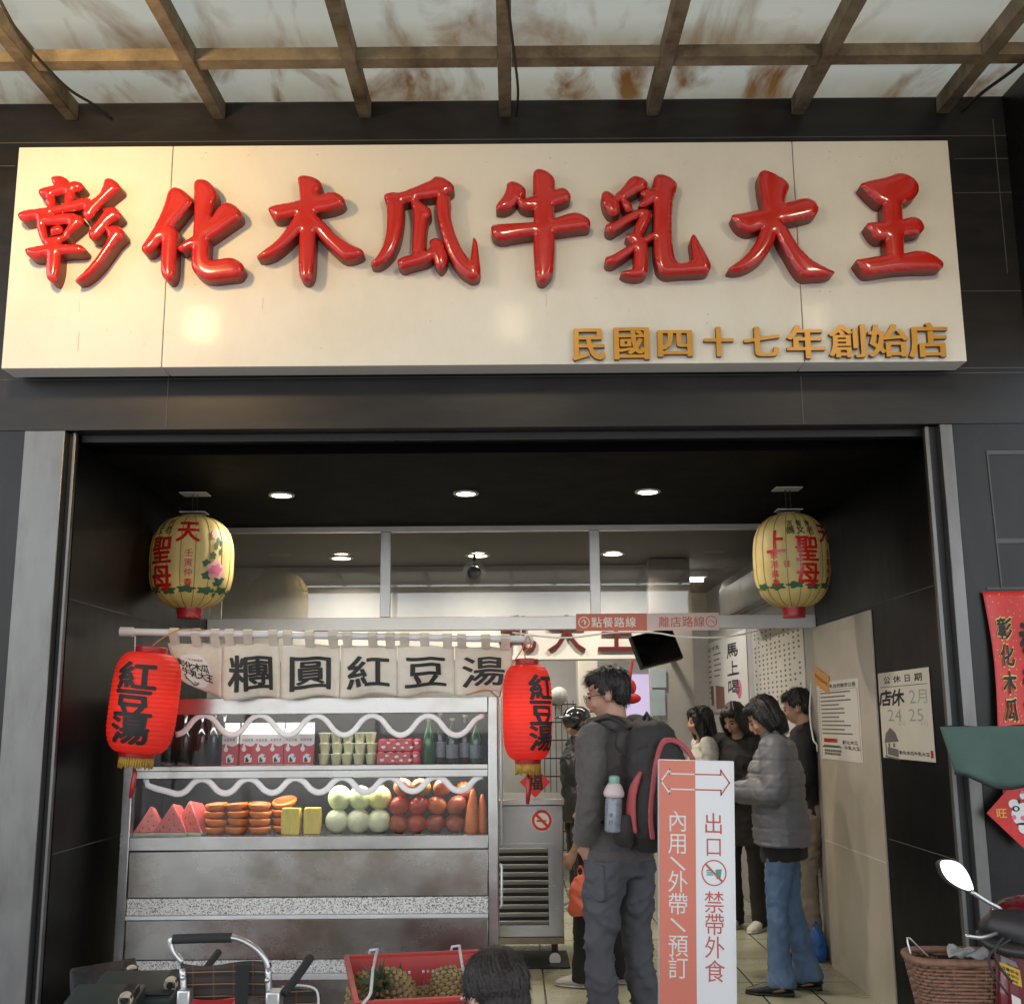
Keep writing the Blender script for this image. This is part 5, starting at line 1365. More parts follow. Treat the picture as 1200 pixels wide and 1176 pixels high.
x_ = MB(); put_row(x_,'點餐路線',-W_/2+W_*.262,0,H_*.60,H_*.66,.014); annu = []
def ring2(m, cx, cy, r0_, r1_, n=24):
    vs = []
    for k in range(n):
        a_ = 2*math.pi*k/n; vs += [(cx+r0_*math.cos(a_),cy+r0_*math.sin(a_),0),(cx+r1_*math.cos(a_),cy+r1_*math.sin(a_),0)]
    m.add(vs, [(2*k,2*k+1,(2*k+3) % (2*n),(2*k+2) % (2*n)) for k in range(n)])
ring2(x_,-W_/2+H_*.45,0,H_*.28,H_*.33); put_char(x_,'↑',-W_/2+H_*.45,0,H_*.4,H_*.4,.0); put_on(t,F,x_,white_p,"lettering",.0045)
x_ = MB(); put_row(x_,'離店路線',W_/2-W_*.262,0,H_*.62,H_*.68,.014); ring2(x_,W_/2-H_*.45,0,H_*.28,H_*.33); put_char(x_,'↷',W_/2-H_*.45,0,H_*.4,H_*.4,.0); put_on(t,F,x_,coral,"lettering",.0045)
hang("string_cable", "white cable strung in shallow loops under the window rail", [atY(600,741,7.33),atY(660,747,7.3),atY(720,741,7.34),atY(765,741,7.34),atY(800,746,7.3),atY(850,746,7.3),atY(888,739,7.34)], .006, white_p)
# inner header sign with red letters
Yh = 9.4-.012
t = thing("inner_sign", "red raised characters on the white header beam inside the room", "sign", (0,Yh,atY(700,750,Yh).z))
for ch, u, v, s in (('大',664,742,44),('王',722,742,44),('乳',606,742,44)):
    m = MB(); c = atY(u,v,Yh); put_char(m,ch,0,0,pxw(s,c)*1.0,pxw(s,c),.0119); m = solid_text(m,.03); xform(m, frame_on((c.x,0.012,c.z-t.location.z),(1,0,0))); m.build("character", [mat("dark_red_letter",(.10,.007,.009),.4) if "dark_red_letter" not in _mats else _mats["dark_red_letter"]]*2, t)
# television on a ceiling arm
c = atY(769,759,8.3)
t = thing("television", "black television hung from the room ceiling, tilted down", "television", c)
w_ = pxw(56,c); h_ = pxw(40,c); Mt = Matrix.Rotation(R(-14),4,'Y') @ Matrix.Rotation(R(20),4,'Z') @ Matrix.Rotation(R(-12),4,'X')
MB().box((-w_/2,-.02,-h_/2),(w_/2,.03,h_/2), Mt).build("casing", dark_metal, t, bevel=.006)
MB().box((-w_/2+.012,-.0225,-h_/2+.015),(w_/2-.012,-.0203,h_/2-.012), Mt).build("screen", mat("tv_screen",(.006,.006,.008),.12), t)
MB().bar((.0,.03,0),(.16,.705,.05),.03,.03).build("arm", plaster, t)
# blue papers on the wall end beneath the television, security lamp and red charm
for (px, lab) in (((752,782,778,805),"upper pale blue paper pinned beneath the television"),((752,808,777,838),"lower pale blue paper pinned beneath the television")):
    a = atY(px[0]+10,px[1],9.0); b = atY(px[2]+3,px[3],9.0)
    t = thing("pinned_paper", lab, "paper", ((a.x+b.x)/2,9.0,(a.z+b.z)/2)); w_ = b.x-a.x; h_ = a.z-b.z
    MB().prism([(-w_/2,-h_/2),(w_/2,-h_/2),(w_/2,h_/2),(-w_/2,h_/2)],.002,frame_on((0,0,0),(1,0,0))).build("sheet", mat("blue_paper%d" % px[1],(.38,.47,.52),.6), t)
a = atY(763,775,9.02); b = atY(822,1040,9.02)
P("partition_wall", MB().box((a.x,9.01,.005),(b.x,9.2,2.77)), plaster)
c = atY(738,805,10.4); t = thing("red_charm", "red hanging charm under the room header near the lilac panel", "charm", c)
MB().ell((0,0,0),(.06,.03,.07),14,10).ell((0,0,-.1),(.10,.03,.05),14,8).build("knot", red_ink, t, smooth=True); MB().tube([(0,0,.05),(.05,0,.35)],.012,6).build("cord", red_tas, t)
# wire rack, clock and a wall air conditioner seen past the red lantern
c = atY(655,860,11.2); t = thing("wire_rack", "black wire rack standing against the back wall beside the column", "rack", (c.x,11.2,0))
m = MB()
for x in (-.22,.22): m.tube([(x,0,0),(x,0,1.75)],.01,6)
for k in range(9): m.tube([(-.22,0,.3+.17*k),(.22,0,.3+.17*k)],.006,6)
for k in range(8): m.tube([(-.2+.057*k,0,.3),(-.2+.057*k,0,1.7)],.004,5)
m.build("wire_grid", dark_metal, t)
c = atY(655,815,10.3); t = thing("wall_fan_unit", "small white rounded unit on the back wall above the wire rack", "air unit", c)
MB().ell((0,0,0),(.08,.07,.08),18,12).build("housing", plaster, t, smooth=True); MB().box((-.03,.05,-.03),(.03,1.28,.03)).build("bracket", white_p, t)
# air conditioner on the room wall behind the transom glass
a = atX(820,700,XR-.25)
t = thing("air_conditioner", "long pale wall air conditioner seen through the transom beside the yellow lantern", "air conditioner", (XR+.01,8.35,2.42))
ac_m = mat("ac_plastic",(.46,.44,.40),.45)
MB().prism([(0,-.19),(-.22,-.19),(-.30,-.10),(-.30,.10),(-.26,.19),(0,.19)],1.7,Matrix(((1,0,0,0),(0,0,-1,.85),(0,1,0,0),(0,0,0,1)))).build("casing", ac_m, t, bevel=.015)
m = MB()
for k in range(3): m.box((-.287+.02*k,-.8,-.13-.02*k),(-.279+.02*k,.8,-.10-.02*k))
m.build("louvre", dark_metal, t)
# ceiling fan head glimpsed through the middle pane
c = atY(556,660,8.6); t = thing("ceiling_fan", "small dark ceiling fan head glimpsed through the middle transom pane", "fan", (c.x,8.6,2.778))
MB().tube([(0,0,0),(0,0,-.12)],.012,8).ell((0,0,-.17),(.06,.06,.06),14,10).build("motor", dark_metal, t, smooth=True)
m = MB()
for k in range(5):
    pts = [(.085*math.cos(q)*(1-.09*k),-.07,-.17+.085*math.sin(q)*(1-.09*k)) for q in [2*math.pi*i/20 for i in range(20)]]
    m.tube(pts,.003,5,closed=True)
m.build("cage", alu, t)

# ------------------------------------------------------------------ standing notice in front of the entrance
YN = 4.74
a = atY(768,893,YN); b = atY(859,1000,YN)
SW = b.x-a.x-.006; SH = a.z
xc = (a.x+b.x)/2+pxw(3,a)
st = thing("standing_sign", "tall narrow coral and white standing sign with a double arrow at the entrance", "sign", (xc,YN,0), R(0))
coral2 = mat("coral_sign_face", (.62,.185,.125), .42, var=.03, scale=3); white_s = mat("white_sign_face", (.74,.74,.75), .4, var=.02, scale=3)
MB().box((-SW/2,.001,.03),(SW/2+.012,.045,SH)).build("board", white_s, st, bevel=.004)
MB().box((-SW/2-.06,-.13,.001),(SW/2+.06,.18,.03)).build("base_plate", dark_metal, st, bevel=.004)
F = frame_on((0,0,0),(1,0,0))
MB().prism([(-SW/2+.001,.032),(0,.032),(0,SH-.002),(-SW/2+.001,SH-.002)],.002,F).build("coral_half", coral2, st)
MB().prism([(.0005,.032),(SW/2,.032),(SW/2,SH-.002),(.0005,SH-.002)],.002,F).build("white_half", white_s, st)
def zs(v): return atY(810,v,YN).z
x_ = MB(); cs = pxw(22.5,a)
def stcol(mb, items, x):
    for ch, v in items:
        if ch == '/':
            z = zs(v); q = pxw(8,a); k = pxw(1.1,a); mb.add([(x-q-k,z+q*.8,0),(x-q+k,z+q*.8+k,0),(x+q+k,z-q*.8,0),(x+q-k,z-q*.8-k,0)],[(3,2,1,0)])
        else: put_char(mb, ch, x, zs(v), cs, cs*1.08, .0)
stcol(x_,(('內',964),('用',990),('/',1014),('外',1035),('帶',1061),('/',1086),('預',1110),('訂',1136)), -SW*.245)
def arrow_l(mb, x0, x1, z0, z1, left, k):
    s_ = -1 if left else 1
    tip = x1; nk = x1-s_*pxw(10,a)
    P_ = [(x0,z0),(nk,z0),(nk,z0+(z0-z1)*.30),(tip,(z0+z1)/2),(nk,z1-(z0-z1)*.30),(nk,z1),(x0,z1)]
    for p, q in zip(P_[:-1],P_[1:]):
        d = (Vector(q)-Vector(p)).normalized(); n_ = Vector((-d.y,d.x))*k
        p = Vector(p)-d*k; q = Vector(q)+d*k
        mb.add([(*(p-n_),0),(*(q-n_),0),(*(q+n_),0),(*(p+n_),0)],[(0,1,2,3)])
k = pxw(.8,a)
arrow_l(x_,0,-SW/2+pxw(2.5,a),zs(909),zs(927),True,k); put_on(st,F,x_,white_p,"white_lettering",.0026)
x_ = MB(); crl = mat("coral_ink", (.50,.10,.075), .5)
stcol(x_,(('出',966),('口',993),('禁',1058),('帶',1084),('外',1111),('食',1139)), SW*.245)
arrow_l(x_,0,SW/2-pxw(2.5,a),zs(909),zs(927),False,k)
zc_ = zs(1024); rr = pxw(14.5,a); ring2(x_,SW*.245,zc_,rr*.9,rr,36); d = rr*.66
x_.add([(SW*.245-d-rr*.06,zc_+d-rr*.06,0.0003),(SW*.245-d+rr*.06,zc_+d+rr*.06,0.0003),(SW*.245+d+rr*.06,zc_-d+rr*.06,0.0003),(SW*.245+d-rr*.06,zc_-d-rr*.06,0.0003)],[(3,2,1,0)])
put_on(st,F,x_,crl,"coral_lettering",.003)
teal = mat("teal_print", (.05,.30,.24), .5); x_ = MB(); cx = SW*.245
x_.add([(cx+rr*.12,zc_+rr*.25,0),(cx+rr*.62,zc_+rr*.3,0),(cx+rr*.52,zc_-rr*.45,0),(cx+rr*.2,zc_-rr*.45,0)],[(3,2,1,0)])
for z0, z1 in ((.12,.24),(-.04,.06),(-.2,-.09)): x_.add([(cx-rr*.62,zc_+rr*z0,0),(cx-rr*.05,zc_+rr*z0,0),(cx-rr*.1,zc_+rr*z1,0),(cx-rr*.55,zc_+rr*z1,0)],[(0,1,2,3)])
put_on(st,F,x_,teal,"food_symbol",.0026)
st.rotation_euler = (0,.031,0); st.location = (xc-.040,YN,.008)          # the board stands a touch off plumb

# ------------------------------------------------------------------ red banner, lion paper, awning by the far pier
banner_m = mat("red_vinyl_banner", (.55,.022,.018), .4, var=.12, scale=8)
gold_leaf = mat("gold_leaf", (.60,.40,.10), .4, .3)
Yb = YF-.02
a = atY(1146,693,Yb); b = atY(1236,978,Yb)
t = thing("hanging_banner", "tall red banner flecked with gold and lettered in gold edged black, on the far pier", "banner", (a.x,Yb,b.z))
BW = b.x-a.x; BH = a.z-b.z
def banpt(x, y, l=0.0):      # x,y 0..1 from lower left
    edge = .06*math.sin(y*math.pi*2.0)-.10*(1-y)
    xx = x*BW+(1-x)*(-edge*BW*.9)
    return Vector((xx+.02, -.012*math.sin(x*5+y*4)-l-.01, y*BH))
m = MB().grid(lambda p, q: banpt(p,q), 16, 40); o = m.build("banner_sheet", banner_m, t, smooth=True); md = o.modifiers.new("t",'SOLIDIFY'); md.thickness = .001
g1 = MB(); g2 = MB()
for i, ch in enumerate('彰化木瓜牛乳大王'):
    yy = .845-.113*i
    put_char(g1,ch,.30,yy,.30,.095,.045,shear=.1,wob=.03); put_char(g2,ch,.30,yy,.28,.09,.024,shear=.1,wob=.03)
for i, ch in enumerate('恭賀新禧'): put_char(g2,ch,.74,.80-.2*i,.36,.16,.03,shear=.1,wob=.03)
g1 = subdiv(g1,.06); g1.v = [tuple(banpt(x,y,.0025)) for x,y,z in g1.v]; g1.build("gold_outline", gold_leaf, t)
g2 = subdiv(g2,.06); g2.v = [tuple(banpt(x,y,.005)) for x,y,z in g2.v]; g2.build("lettering", ink_m, t)
fk = MB()
for i in range(260):
    x, y = rng.uniform(.02,.98), rng.uniform(.01,.99); s_ = rng.uniform(.006,.016)
    fk.add([tuple(banpt(x+s_*math.cos(q),y+s_*.3*math.sin(q),.0018)) for q in (0,2.1,4.2)],[(0,1,2)])
fk.build("gold_fleck", gold_leaf, t)
c = atY(1197,952,4.93); dw = pxw(41,c)
t = paper_diamond(c, dw, "red diamond paper with a white lion dance head under the green awning")
F = frame_on((0,-.0005,0),(1,0,0))
x_ = MB(); put_char(x_,'旺',-dw*.58,0,dw*.30,dw*.28,.026); put_on(t,F,x_,mat("yellow_ink",(.65,.38,.03),.5),"lettering",.003)
def el(m, cx, cy, rx, ry, z=0.0, n=20): m.add([(cx*dw+rx*dw*math.cos(q),cy*dw+ry*dw*math.sin(q),z) for q in [2*math.pi*i/n for i in range(n)]],[tuple(range(n))])
x_ = MB(); el(x_,.06,-.05,.36,.33); el(x_,-.2,.25,.16,.13,.0004); el(x_,.32,.25,.16,.13,.0005); el(x_,.06,-.42,.2,.16,.0006); el(x_,.06,.48,.08,.1,.0007); put_on(t,F,x_,white_p,"lion_head",.003)
x_ = MB(); el(x_,-.16,.12,.11,.08); el(x_,.28,.12,.11,.08,.0002); el(x_,.06,-.30,.24,.035,.0003); el(x_,-.05,.32,.04,.07,.0004); el(x_,.17,.32,.04,.07,.0005); put_on(t,F,x_,ink_m,"lion_mark",.0045)
x_ = MB(); el(x_,.06,-.14,.12,.07); el(x_,-.24,-.12,.07,.07,.0002); el(x_,.36,-.12,.07,.07,.0003); el(x_,.06,.58,.05,.05,.0004); put_on(t,F,x_,pink_ink,"lion_blush",.0048)
x_ = MB(); el(x_,-.16,.12,.05,.05); el(x_,.28,.12,.05,.05,.0002); put_on(t,F,x_,white_p,"lion_eye",.0056)
# green fabric awning of the neighbouring stall
YGn = 4.35
gn = mat("green_canvas", (.055,.10,.083), .75, var=.15, scale=6, bump=.2, bscale=300)
gnd = mat("dark_green_piping", (.012,.02,.018), .8)
A = lambda u, v, Y=YGn: atY(u,v,Y)
t = thing("stall_awning", "green canvas awning with a drooping front flap above the parked scooter", "awning", A(1101,851))
iv = Matrix.Translation(-t.location)
def flap(p, q):
    u = 1101+150*p; top = 851-1.5*p; bot = [905,907,914,922,924,919,914,912]
    f = p*7; i0 = min(int(f),6); bb = bot[i0]+(bot[i0+1]-bot[i0])*(f-i0)
    u2 = u+(18*(1-p)**6)*q
    P0 = A(u2, top+(bb-top)*q); P0.y += -.02*math.sin(p*9)*q
    return iv @ P0
o = MB().grid(flap, 36, 10).build("front_flap", gn, t, smooth=True); md = o.modifiers.new("t",'SOLIDIFY'); md.thickness = .003
MB().tube([flap(k/36,1.0) for k in range(37)],.006,6).build("piping", gnd, t, smooth=True)
c0 = A(1101,851); c1 = A(1251,849)
MB().grid(lambda p, q: iv @ Vector((c0.x+(c1.x-c0.x)*p+.25*q, YGn+.5*q, c0.z+(c1.z-c0.z)*p+.004*math.sin(p*12)-.012+.012*(1-q))), 12, 4).build("top_sheet", gn, t, smooth=True)
MB().add([iv @ c0, iv @ (c0+Vector((.25,.5,0))), iv @ (A(1119,905)+Vector((.25,.5,0))), iv @ A(1119,905)],[(0,1,2,3)]).build("side_flap", gn, t)
MB().tube([iv @ (c0+Vector((.02,.02,-.018))), iv @ (c1+Vector((.2,.02,-.018)))],.012,8).build("frame_bar", alu, t, smooth=True)
MB().tube([iv @ (c1+Vector((.2,.02,-.02))), iv @ Vector((c1.x+.2,c1.y+.02,0))],.014,8).build("pole", alu, t, smooth=True)
MB().tube([iv @ (c1+Vector((.2,.48,-.02))), iv @ Vector((c1.x+.2,c1.y+.48,0))],.014,8).build("pole", alu, t, smooth=True)
# ------------------------------------------------------------------ people
from mathutils import noise as mnoise
skin = mat("skin", (.46,.27,.19), .5, var=.06, scale=20, spec=.35)
hair_m = mat("black_hair", (.010,.008,.008), .42, var=.5, scale=60, stretch=(1,1,.2), bump=.4, bscale=140)
eye_m = mat("dark_eye", (.012,.009,.008), .2)
lip_m = mat("lip", (.32,.11,.09), .5)
def V3(*a): return Vector(a)
def hand(mb, wrist, d, up, curl=.5, s=1.0, side=1):
    """Palm and five separate fingers leaving the wrist along d; `up` is the back of the hand."""
    d = Vector(d).normalized(); up = Vector(up); up = (up-d*up.dot(d)).normalized(); x = d.cross(up)*side
    w = Vector(wrist)
    mb.tube([w-d*.02*s, w+d*.02*s, w+d*.055*s, w+d*.085*s],[(.026*s,.019*s),(.034*s,.017*s),(.040*s,.015*s),(.036*s,.012*s)],12,side=x)
    for off, L_ in ((.028,.068),(.0095,.078),(-.0095,.072),(-.027,.056)):
        p = w+d*.08*s+x*off*s; dd = d.copy(); pts = [p-d*.02*s]; 
        for k, f in enumerate((.45,.32,.23)):
            pts.append(p.copy()); dd = (dd*math.cos(curl*(.5+.45*k))-up*math.sin(curl*(.5+.45*k))).normalized(); p = p+dd*L_*f*s
        pts.append(p); mb.tube(pts,[.0088*s,.009*s,.0082*s,.0078*s,.006*s],8)
    b = w+d*.03*s+x*.032*s
    mb.tube([b-x*.012*s, b+x*.012*s+d*.012*s, b+x*.02*s+d*.04*s-up*.010*s*(1+curl), b+x*.012*s+d*.062*s-up*.02*s*(1+curl)],[.013*s,.0125*s,.0098*s,.0072*s],8)

def smooth_path(pts, rad, k=4):
    P_ = [Vector(p) for p in pts]; R_ = [r if isinstance(r,(tuple,list)) else (r,r) for r in rad]; o = []; q = []
    for i in range(len(P_)-1):
        p0 = P_[max(i-1,0)]; p1 = P_[i]; p2 = P_[i+1]; p3 = P_[min(i+2,len(P_)-1)]
        for j in range(k):
            t = j/k; o.append(.5*((2*p1)+(-p0+p2)*t+(2*p0-5*p1+4*p2-p3)*t*t+(-p0+3*p1-3*p2+p3)*t**3))
            tt = t*t*(3-2*t); q.append(tuple(R_[i][c]*(1-tt)+R_[i+1][c]*tt for c in (0,1)))
    o.append(P_[-1]); q.append(R_[-1]); return o, q
def limb(mb, pts, rad, n=14, side=None, k=4):
    a, b = smooth_path(pts, rad, k); mb.tube(a, b, n, side=side)
def folds(me, amp, fz=26.0, seed=0.0, horiz=.5):
    def fn(co, no):
        out = np.empty(len(co))
        for i, c in enumerate(co):
            a = mnoise.noise(Vector((c[0]*9+seed, c[1]*9, c[2]*fz*.35+seed)))
            b = mnoise.noise(Vector((c[0]*22, c[1]*22+seed, c[2]*fz)))
            q = mnoise.noise(Vector((c[0]*7+c[2]*6+seed*2, c[1]*7-c[2]*5, c[2]*13+a*1.2)))
            ridge = (1-min(abs(q)*3.2,1))**2
            out[i] = amp*(a*.9+b*horiz*.8+ridge*.9-.3)
        return out
    displace(me, fn)

class Person:
    def __init__(s, label, loc, rz, H, lean=0.0, head_yaw=0, head_pitch=0, arms=None, legs=None, group=None, child=False, vox=.0085):
        s.k = H/1.70; s.H = H; s.arms = arms or {}; k = s.k
        s.loc = loc; s.rz = rz
        # joints (facing -y, x to the figure's left)
        s.hip = V3(0,0,.90); s.chest = V3(0,-math.sin(lean)*.33,.90+math.cos(lean)*.33); s.neck = V3(0,.012-math.sin(lean)*.54,.90+.545*math.cos(lean))
        s.lean = lean
        s.HM = Matrix.Translation(s.neck+V3(0,-.012,.05)) @ Matrix.Rotation(head_yaw,4,'Z') @ Matrix.Rotation(head_pitch,4,'X') @ Matrix.Translation((0,-.008,.085))
        hs = 1.0 if not child else 2.3
        s.HM = s.HM @ Matrix.Scale(hs,4)
        s.sh = {}; s.el = {}; s.wr = {}
        for sd in (1,-1):
            sh = s.neck+V3(sd*.165,.0,-.055); a = s.arms.get(sd)
            el = Vector(a[0]) if a else sh+V3(sd*.05,.03,-.29); wr = Vector(a[1]) if a else el+V3(-sd*.01,-.07,-.24)
            s.sh[sd] = sh; s.el[sd] = el; s.wr[sd] = wr
        s.foot = {}
        for sd in (1,-1):
            f = (legs or {}).get(sd, (sd*.10,0.0)); s.foot[sd] = V3(f[0],f[1],.085)
        b = MB()
        # head with face
        h = MB(); h.ell((0,.012,.035),(.074,.090,.090),20,14); h.ell((0,-.018,-.005),(.063,.066,.085),18,12)
        h.tube([(0,-.022,-.02),(0,-.042,-.062),(0,-.052,-.086)],[(.057,.058),(.044,.040),(.020,.018)],14,side=(1,0,0))
        h.tube([(0,-.080,.022),(0,-.094,-.006),(0,-.098,-.022),(0,-.084,-.030)],[(.008,.008),(.011,.011),(.015,.012),(.010,.006)],10,side=(1,0,0))
        for sd in (1,-1):
            h.ell((sd*.072,.012,-.005),(.010,.019,.030),10,8); h.ell((sd*.038,-.062,-.022),(.022,.02,.022),10,8)
        h.tube([(-.020,-.084,-.050),(0,-.089,-.050),(.020,-.084,-.050)],[(.004,.006),(.008,.007),(.004,.006)],8,side=(0,0,1))
        b.add(h.v,h.f,s.HM)
        hb = s.HM @ V3(0,.02,-.05)
        limb(b,[s.neck+V3(0,.01,-.06),s.neck+V3(0,0,.02),hb],[(.062,.06),(.054,.054),(.05,.052)])
        # trunk and limbs
        limb(b,[V3(0,0,.80),s.hip,(s.hip+s.chest)*.5,s.chest,s.neck+V3(0,0,-.07)],[(.11,.075),(.135,.088),(.115,.08),(.14,.09),(.09,.055)],16,side=(1,0,0))
        for sd in (1,-1):
            limb(b,[s.neck+V3(sd*.06,0,-.05),s.sh[sd],(s.sh[sd]+s.el[sd])*.5,s.el[sd],(s.el[sd]*.6+s.wr[sd]*.4),s.wr[sd]],[.05,.052,.045,.037,.037,.025])
            d = (s.wr[sd]-s.el[sd]).normalized(); a = s.arms.get(sd)
            up = Vector(a[2]) if a and len(a) > 2 else V3(sd,0,0); cu = a[3] if a and len(a) > 3 else .5
            hd = Vector(a[4]) if a and len(a) > 4 else d
            hand(b, s.wr[sd]+hd*.012, hd, up, cu, .98, sd)
            f = s.foot[sd]; kn = V3(sd*.095+f.x*.25-sd*.02,f.y*.5-.02,.49)
            s.kn = getattr(s,'kn',{}); s.kn[sd] = kn
            limb(b,[V3(sd*.085,0,.86),(V3(sd*.09,-.005,.86)+kn)*.5,kn,(kn*.55+f*.45),f],[(.070,.074),(.058,.062),(.044,.046),(.042,.044),(.030,.032)])
            b.tube([f+V3(0,.03,-.03),f+V3(0,-.04,-.045),f+V3(0,-.13,-.062)],[(.032,.032),(.038,.03),(.034,.015)],10,side=(1,0,0))
        b.v = [tuple(Vector(v)*k) for v in b.v]
        me = voxel_mesh("body", b, vox*k, 3, .5)
        s.o = link("person", me, skin, None, True)
        s.o.location = loc; s.o.rotation_euler = (0,0,rz)
        tag(s.o, label, "person", group)
        # eyes and mouth
        for sd in (1,-1):
            e = MB().ell((0,0,0),(.0125,.006,.0055),10,8)
            e.v = [tuple(s.k*(s.HM @ (Vector(v)+V3(sd*.031,-.0775,.008)))) for v in e.v]; e.build("eye", eye_m, s.o, smooth=True)
            e = MB().tube([(sd*.015,-.083,.026),(sd*.032,-.080,.031),(sd*.05,-.068,.026)],[.003,.0036,.002],6)
            e.v = [tuple(s.k*(s.HM @ Vector(v))) for v in e.v]; e.build("eyebrow", hair_m, s.o, smooth=True)
        e = MB().tube([(-.021,-.0845,-.052),(0,-.0935,-.0515),(.021,-.0845,-.052)],[(.002,.002),(.0045,.004),(.002,.002)],6,side=(0,0,1))
        e.v = [tuple(s.k*(s.HM @ Vector(v))) for v in e.v]; e.build("mouth", lip_m, s.o, smooth=True)
    def fin(s, name, mb, m, vox=.011, it=3, amp=.0, seed=0.0, horiz=.5, fz=26.0, extra=None):
        mb.v = [tuple(Vector(v)*s.k) for v in mb.v]
        me = voxel_mesh(name, mb, vox*s.k, it, .5)
        if amp: folds(me, amp*s.k, fz, seed, horiz)
        if extra: displace(me, extra)
        return link(name, me, m, s.o, True)
    def hair(s, style="short", m=None):
        h = MB()
        if style == "short":
            h.ell((0,.026,.050),(.082,.092,.088),20,14); h.ell((0,-.028,.085),(.066,.056,.042),16,10); h.ell((0,.055,.01),(.070,.055,.07),16,10)
            for sd in (1,-1): h.ell((sd*.068,.004,.03),(.014,.03,.032),10,8)
        elif style == "crop":
            h.ell((0,.02,.045),(.080,.095,.090),20,14); h.ell((0,.05,.0),(.068,.055,.08),16,10)
        elif style == "bob":
            h.ell((0,.03,.048),(.088,.098,.092),20,14); h.ell((0,-.03,.085),(.07,.058,.04),16,10)
            h.tube([(0,.05,.04),(0,.06,-.05),(0,.05,-.13)],[(.085,.07),(.088,.065),(.06,.045)],16,side=(1,0,0))
            for sd in (1,-1): h.tube([(sd*.07,-.01,.06),(sd*.082,.01,.0),(sd*.075,.025,-.08)],[(.02,.045),(.02,.05),(.018,.04)],10,side=(1,0,0))
        else:
            h.ell((0,.028,.045),(.088,.098,.095),20,14); h.ell((0,-.03,.082),(.072,.06,.042),16,10)
            h.tube([(0,.05,.05),(0,.07,-.06),(0,.085,-.18),(0,.08,-.32)],[(.088,.07),(.092,.06),(.10,.055),(.075,.03)],18,side=(1,0,0))
            for sd in (1,-1): h.tube([(sd*.066,-.035,.07),(sd*.084,-.02,.0),(sd*.088,.0,-.10),(sd*.082,.01,-.24)],[(.018,.045),(.018,.05),(.024,.05),(.014,.03)],10,side=(1,0,0))
        h.v = [tuple(s.HM @ Vector(v)) for v in h.v]
        iv = (s.HM).inverted(); k = s.k
        def strands(co, no):
            c = np.array([iv @ (Vector(q)/k) for q in co]); a = np.arctan2(c[:,0], c[:,1])
            return k*(.003*np.sin(a*23+c[:,2]*22+4*np.sin(a*5))+.003*np.sin(a*57+c[:,2]*30+3*np.sin(c[:,2]*50))+.002*np.sin(c[:,0]*190+c[:,1]*90))
        o = s.fin("hair", h, m or hair_m, .007, 2, 0, extra=strands)
        # loose strands lying on the hair, flowing away from the whorl
        me = o.data; wh = k*(s.HM @ V3(.02,.055,.125)); hs_ = s.HM.to_scale()[0]*k; vs = []; fs = []
        polys = me.polygons; N_ = 2600 if (style in ("short","crop")) else 1500
        for q in range(N_):
            f = polys[int(rng.integers(len(polys)))]; p = f.center.copy(); nr = f.normal.copy()
            d = (p-wh)
            if style not in ("short","crop"): d = d*.4+V3(0,0,-.12*hs_)
            d = d + V3(*(rng.normal(0,.22,3)))*d.length
            d = d-nr*d.dot(nr)
            if d.length < 1e-5: continue
            d.normalize(); L_ = rng.uniform(.018,.042)*hs_*(.75 if style == 'crop' else 1); w_ = .0007*hs_; sd_ = d.cross(nr).normalized()*w_; b0 = len(vs)
            lift = rng.uniform(.001,.005)*hs_*(.3 if style == 'crop' else 1)
            for j, (t_, l_) in enumerate(((0,-.0005*hs_),(.5,lift),(1.0,lift*.9-L_*.10))):
                c_ = p+d*L_*t_+nr*l_; ww = sd_*(1-.75*t_); vs += [tuple(c_-ww), tuple(c_+ww)]
            fs += [(b0,b0+1,b0+3,b0+2),(b0+2,b0+3,b0+5,b0+4)]
        st_ = MB(); st_.add(vs,fs); st_.build("hair_strand", m or hair_m, o, smooth=True)
        return o
    def top(s, name, m, hem=.80, w=1.0, sleeve=1.0, thick=.016, amp=.010, collar=.0, extra=None, vox=.011, seed=0.0, sl_end=1.0, hemw=1.0, depth=1.0):
        t = MB(); c = s.chest; n = s.neck
        mid = V3(0,0,.90)*.5+c*.5
        limb(t,[V3(0,.0,hem),V3(0,0,max(hem+.05,.88)),mid,c,n+V3(0,.01,-.07),n+V3(0,.0,-.015)],[((.165*hemw+thick)*w,(.11+thick)*w*depth),((.168+thick)*w,(.113+thick)*w*depth),((.150+thick)*w,(.105+thick)*w*depth),((.175+thick)*w,(.115+thick)*w*depth),((.12+thick)*w,.085+thick),(.066+thick*.6,.066+thick*.5)],22,side=(1,0,0))
        if collar: limb(t,[n+V3(0,.005,-.04),n+V3(0,-.004,.01),n+V3(0,-.012,collar)],[(.078,.075),(.074,.075),(.070,.075)],16,side=(1,0,0))
        for sd in (1,-1):
            sh, el, wr = s.sh[sd], s.el[sd], s.wr[sd]
            e = el+(wr-el)*max(0,sl_end) 
            if sl_end > .01: limb(t,[n+V3(sd*.07,0,-.06),sh+V3(-sd*.01,0,.0),(sh+el)*.5,el,(el*.5+e*.5),e],[.065,.062+thick*sleeve,.056+thick*sleeve,.050+thick*sleeve,.046+thick*sleeve,.038+thick*sleeve])
            else: limb(t,[n+V3(sd*.07,0,-.06),sh,(sh*.5+el*.5),sh*.12+el*.88],[.065,.064+thick*sleeve,.062+thick*sleeve,.062+thick*sleeve])
        return s.fin(name, t, m, vox, 4, amp, seed, extra=extra)
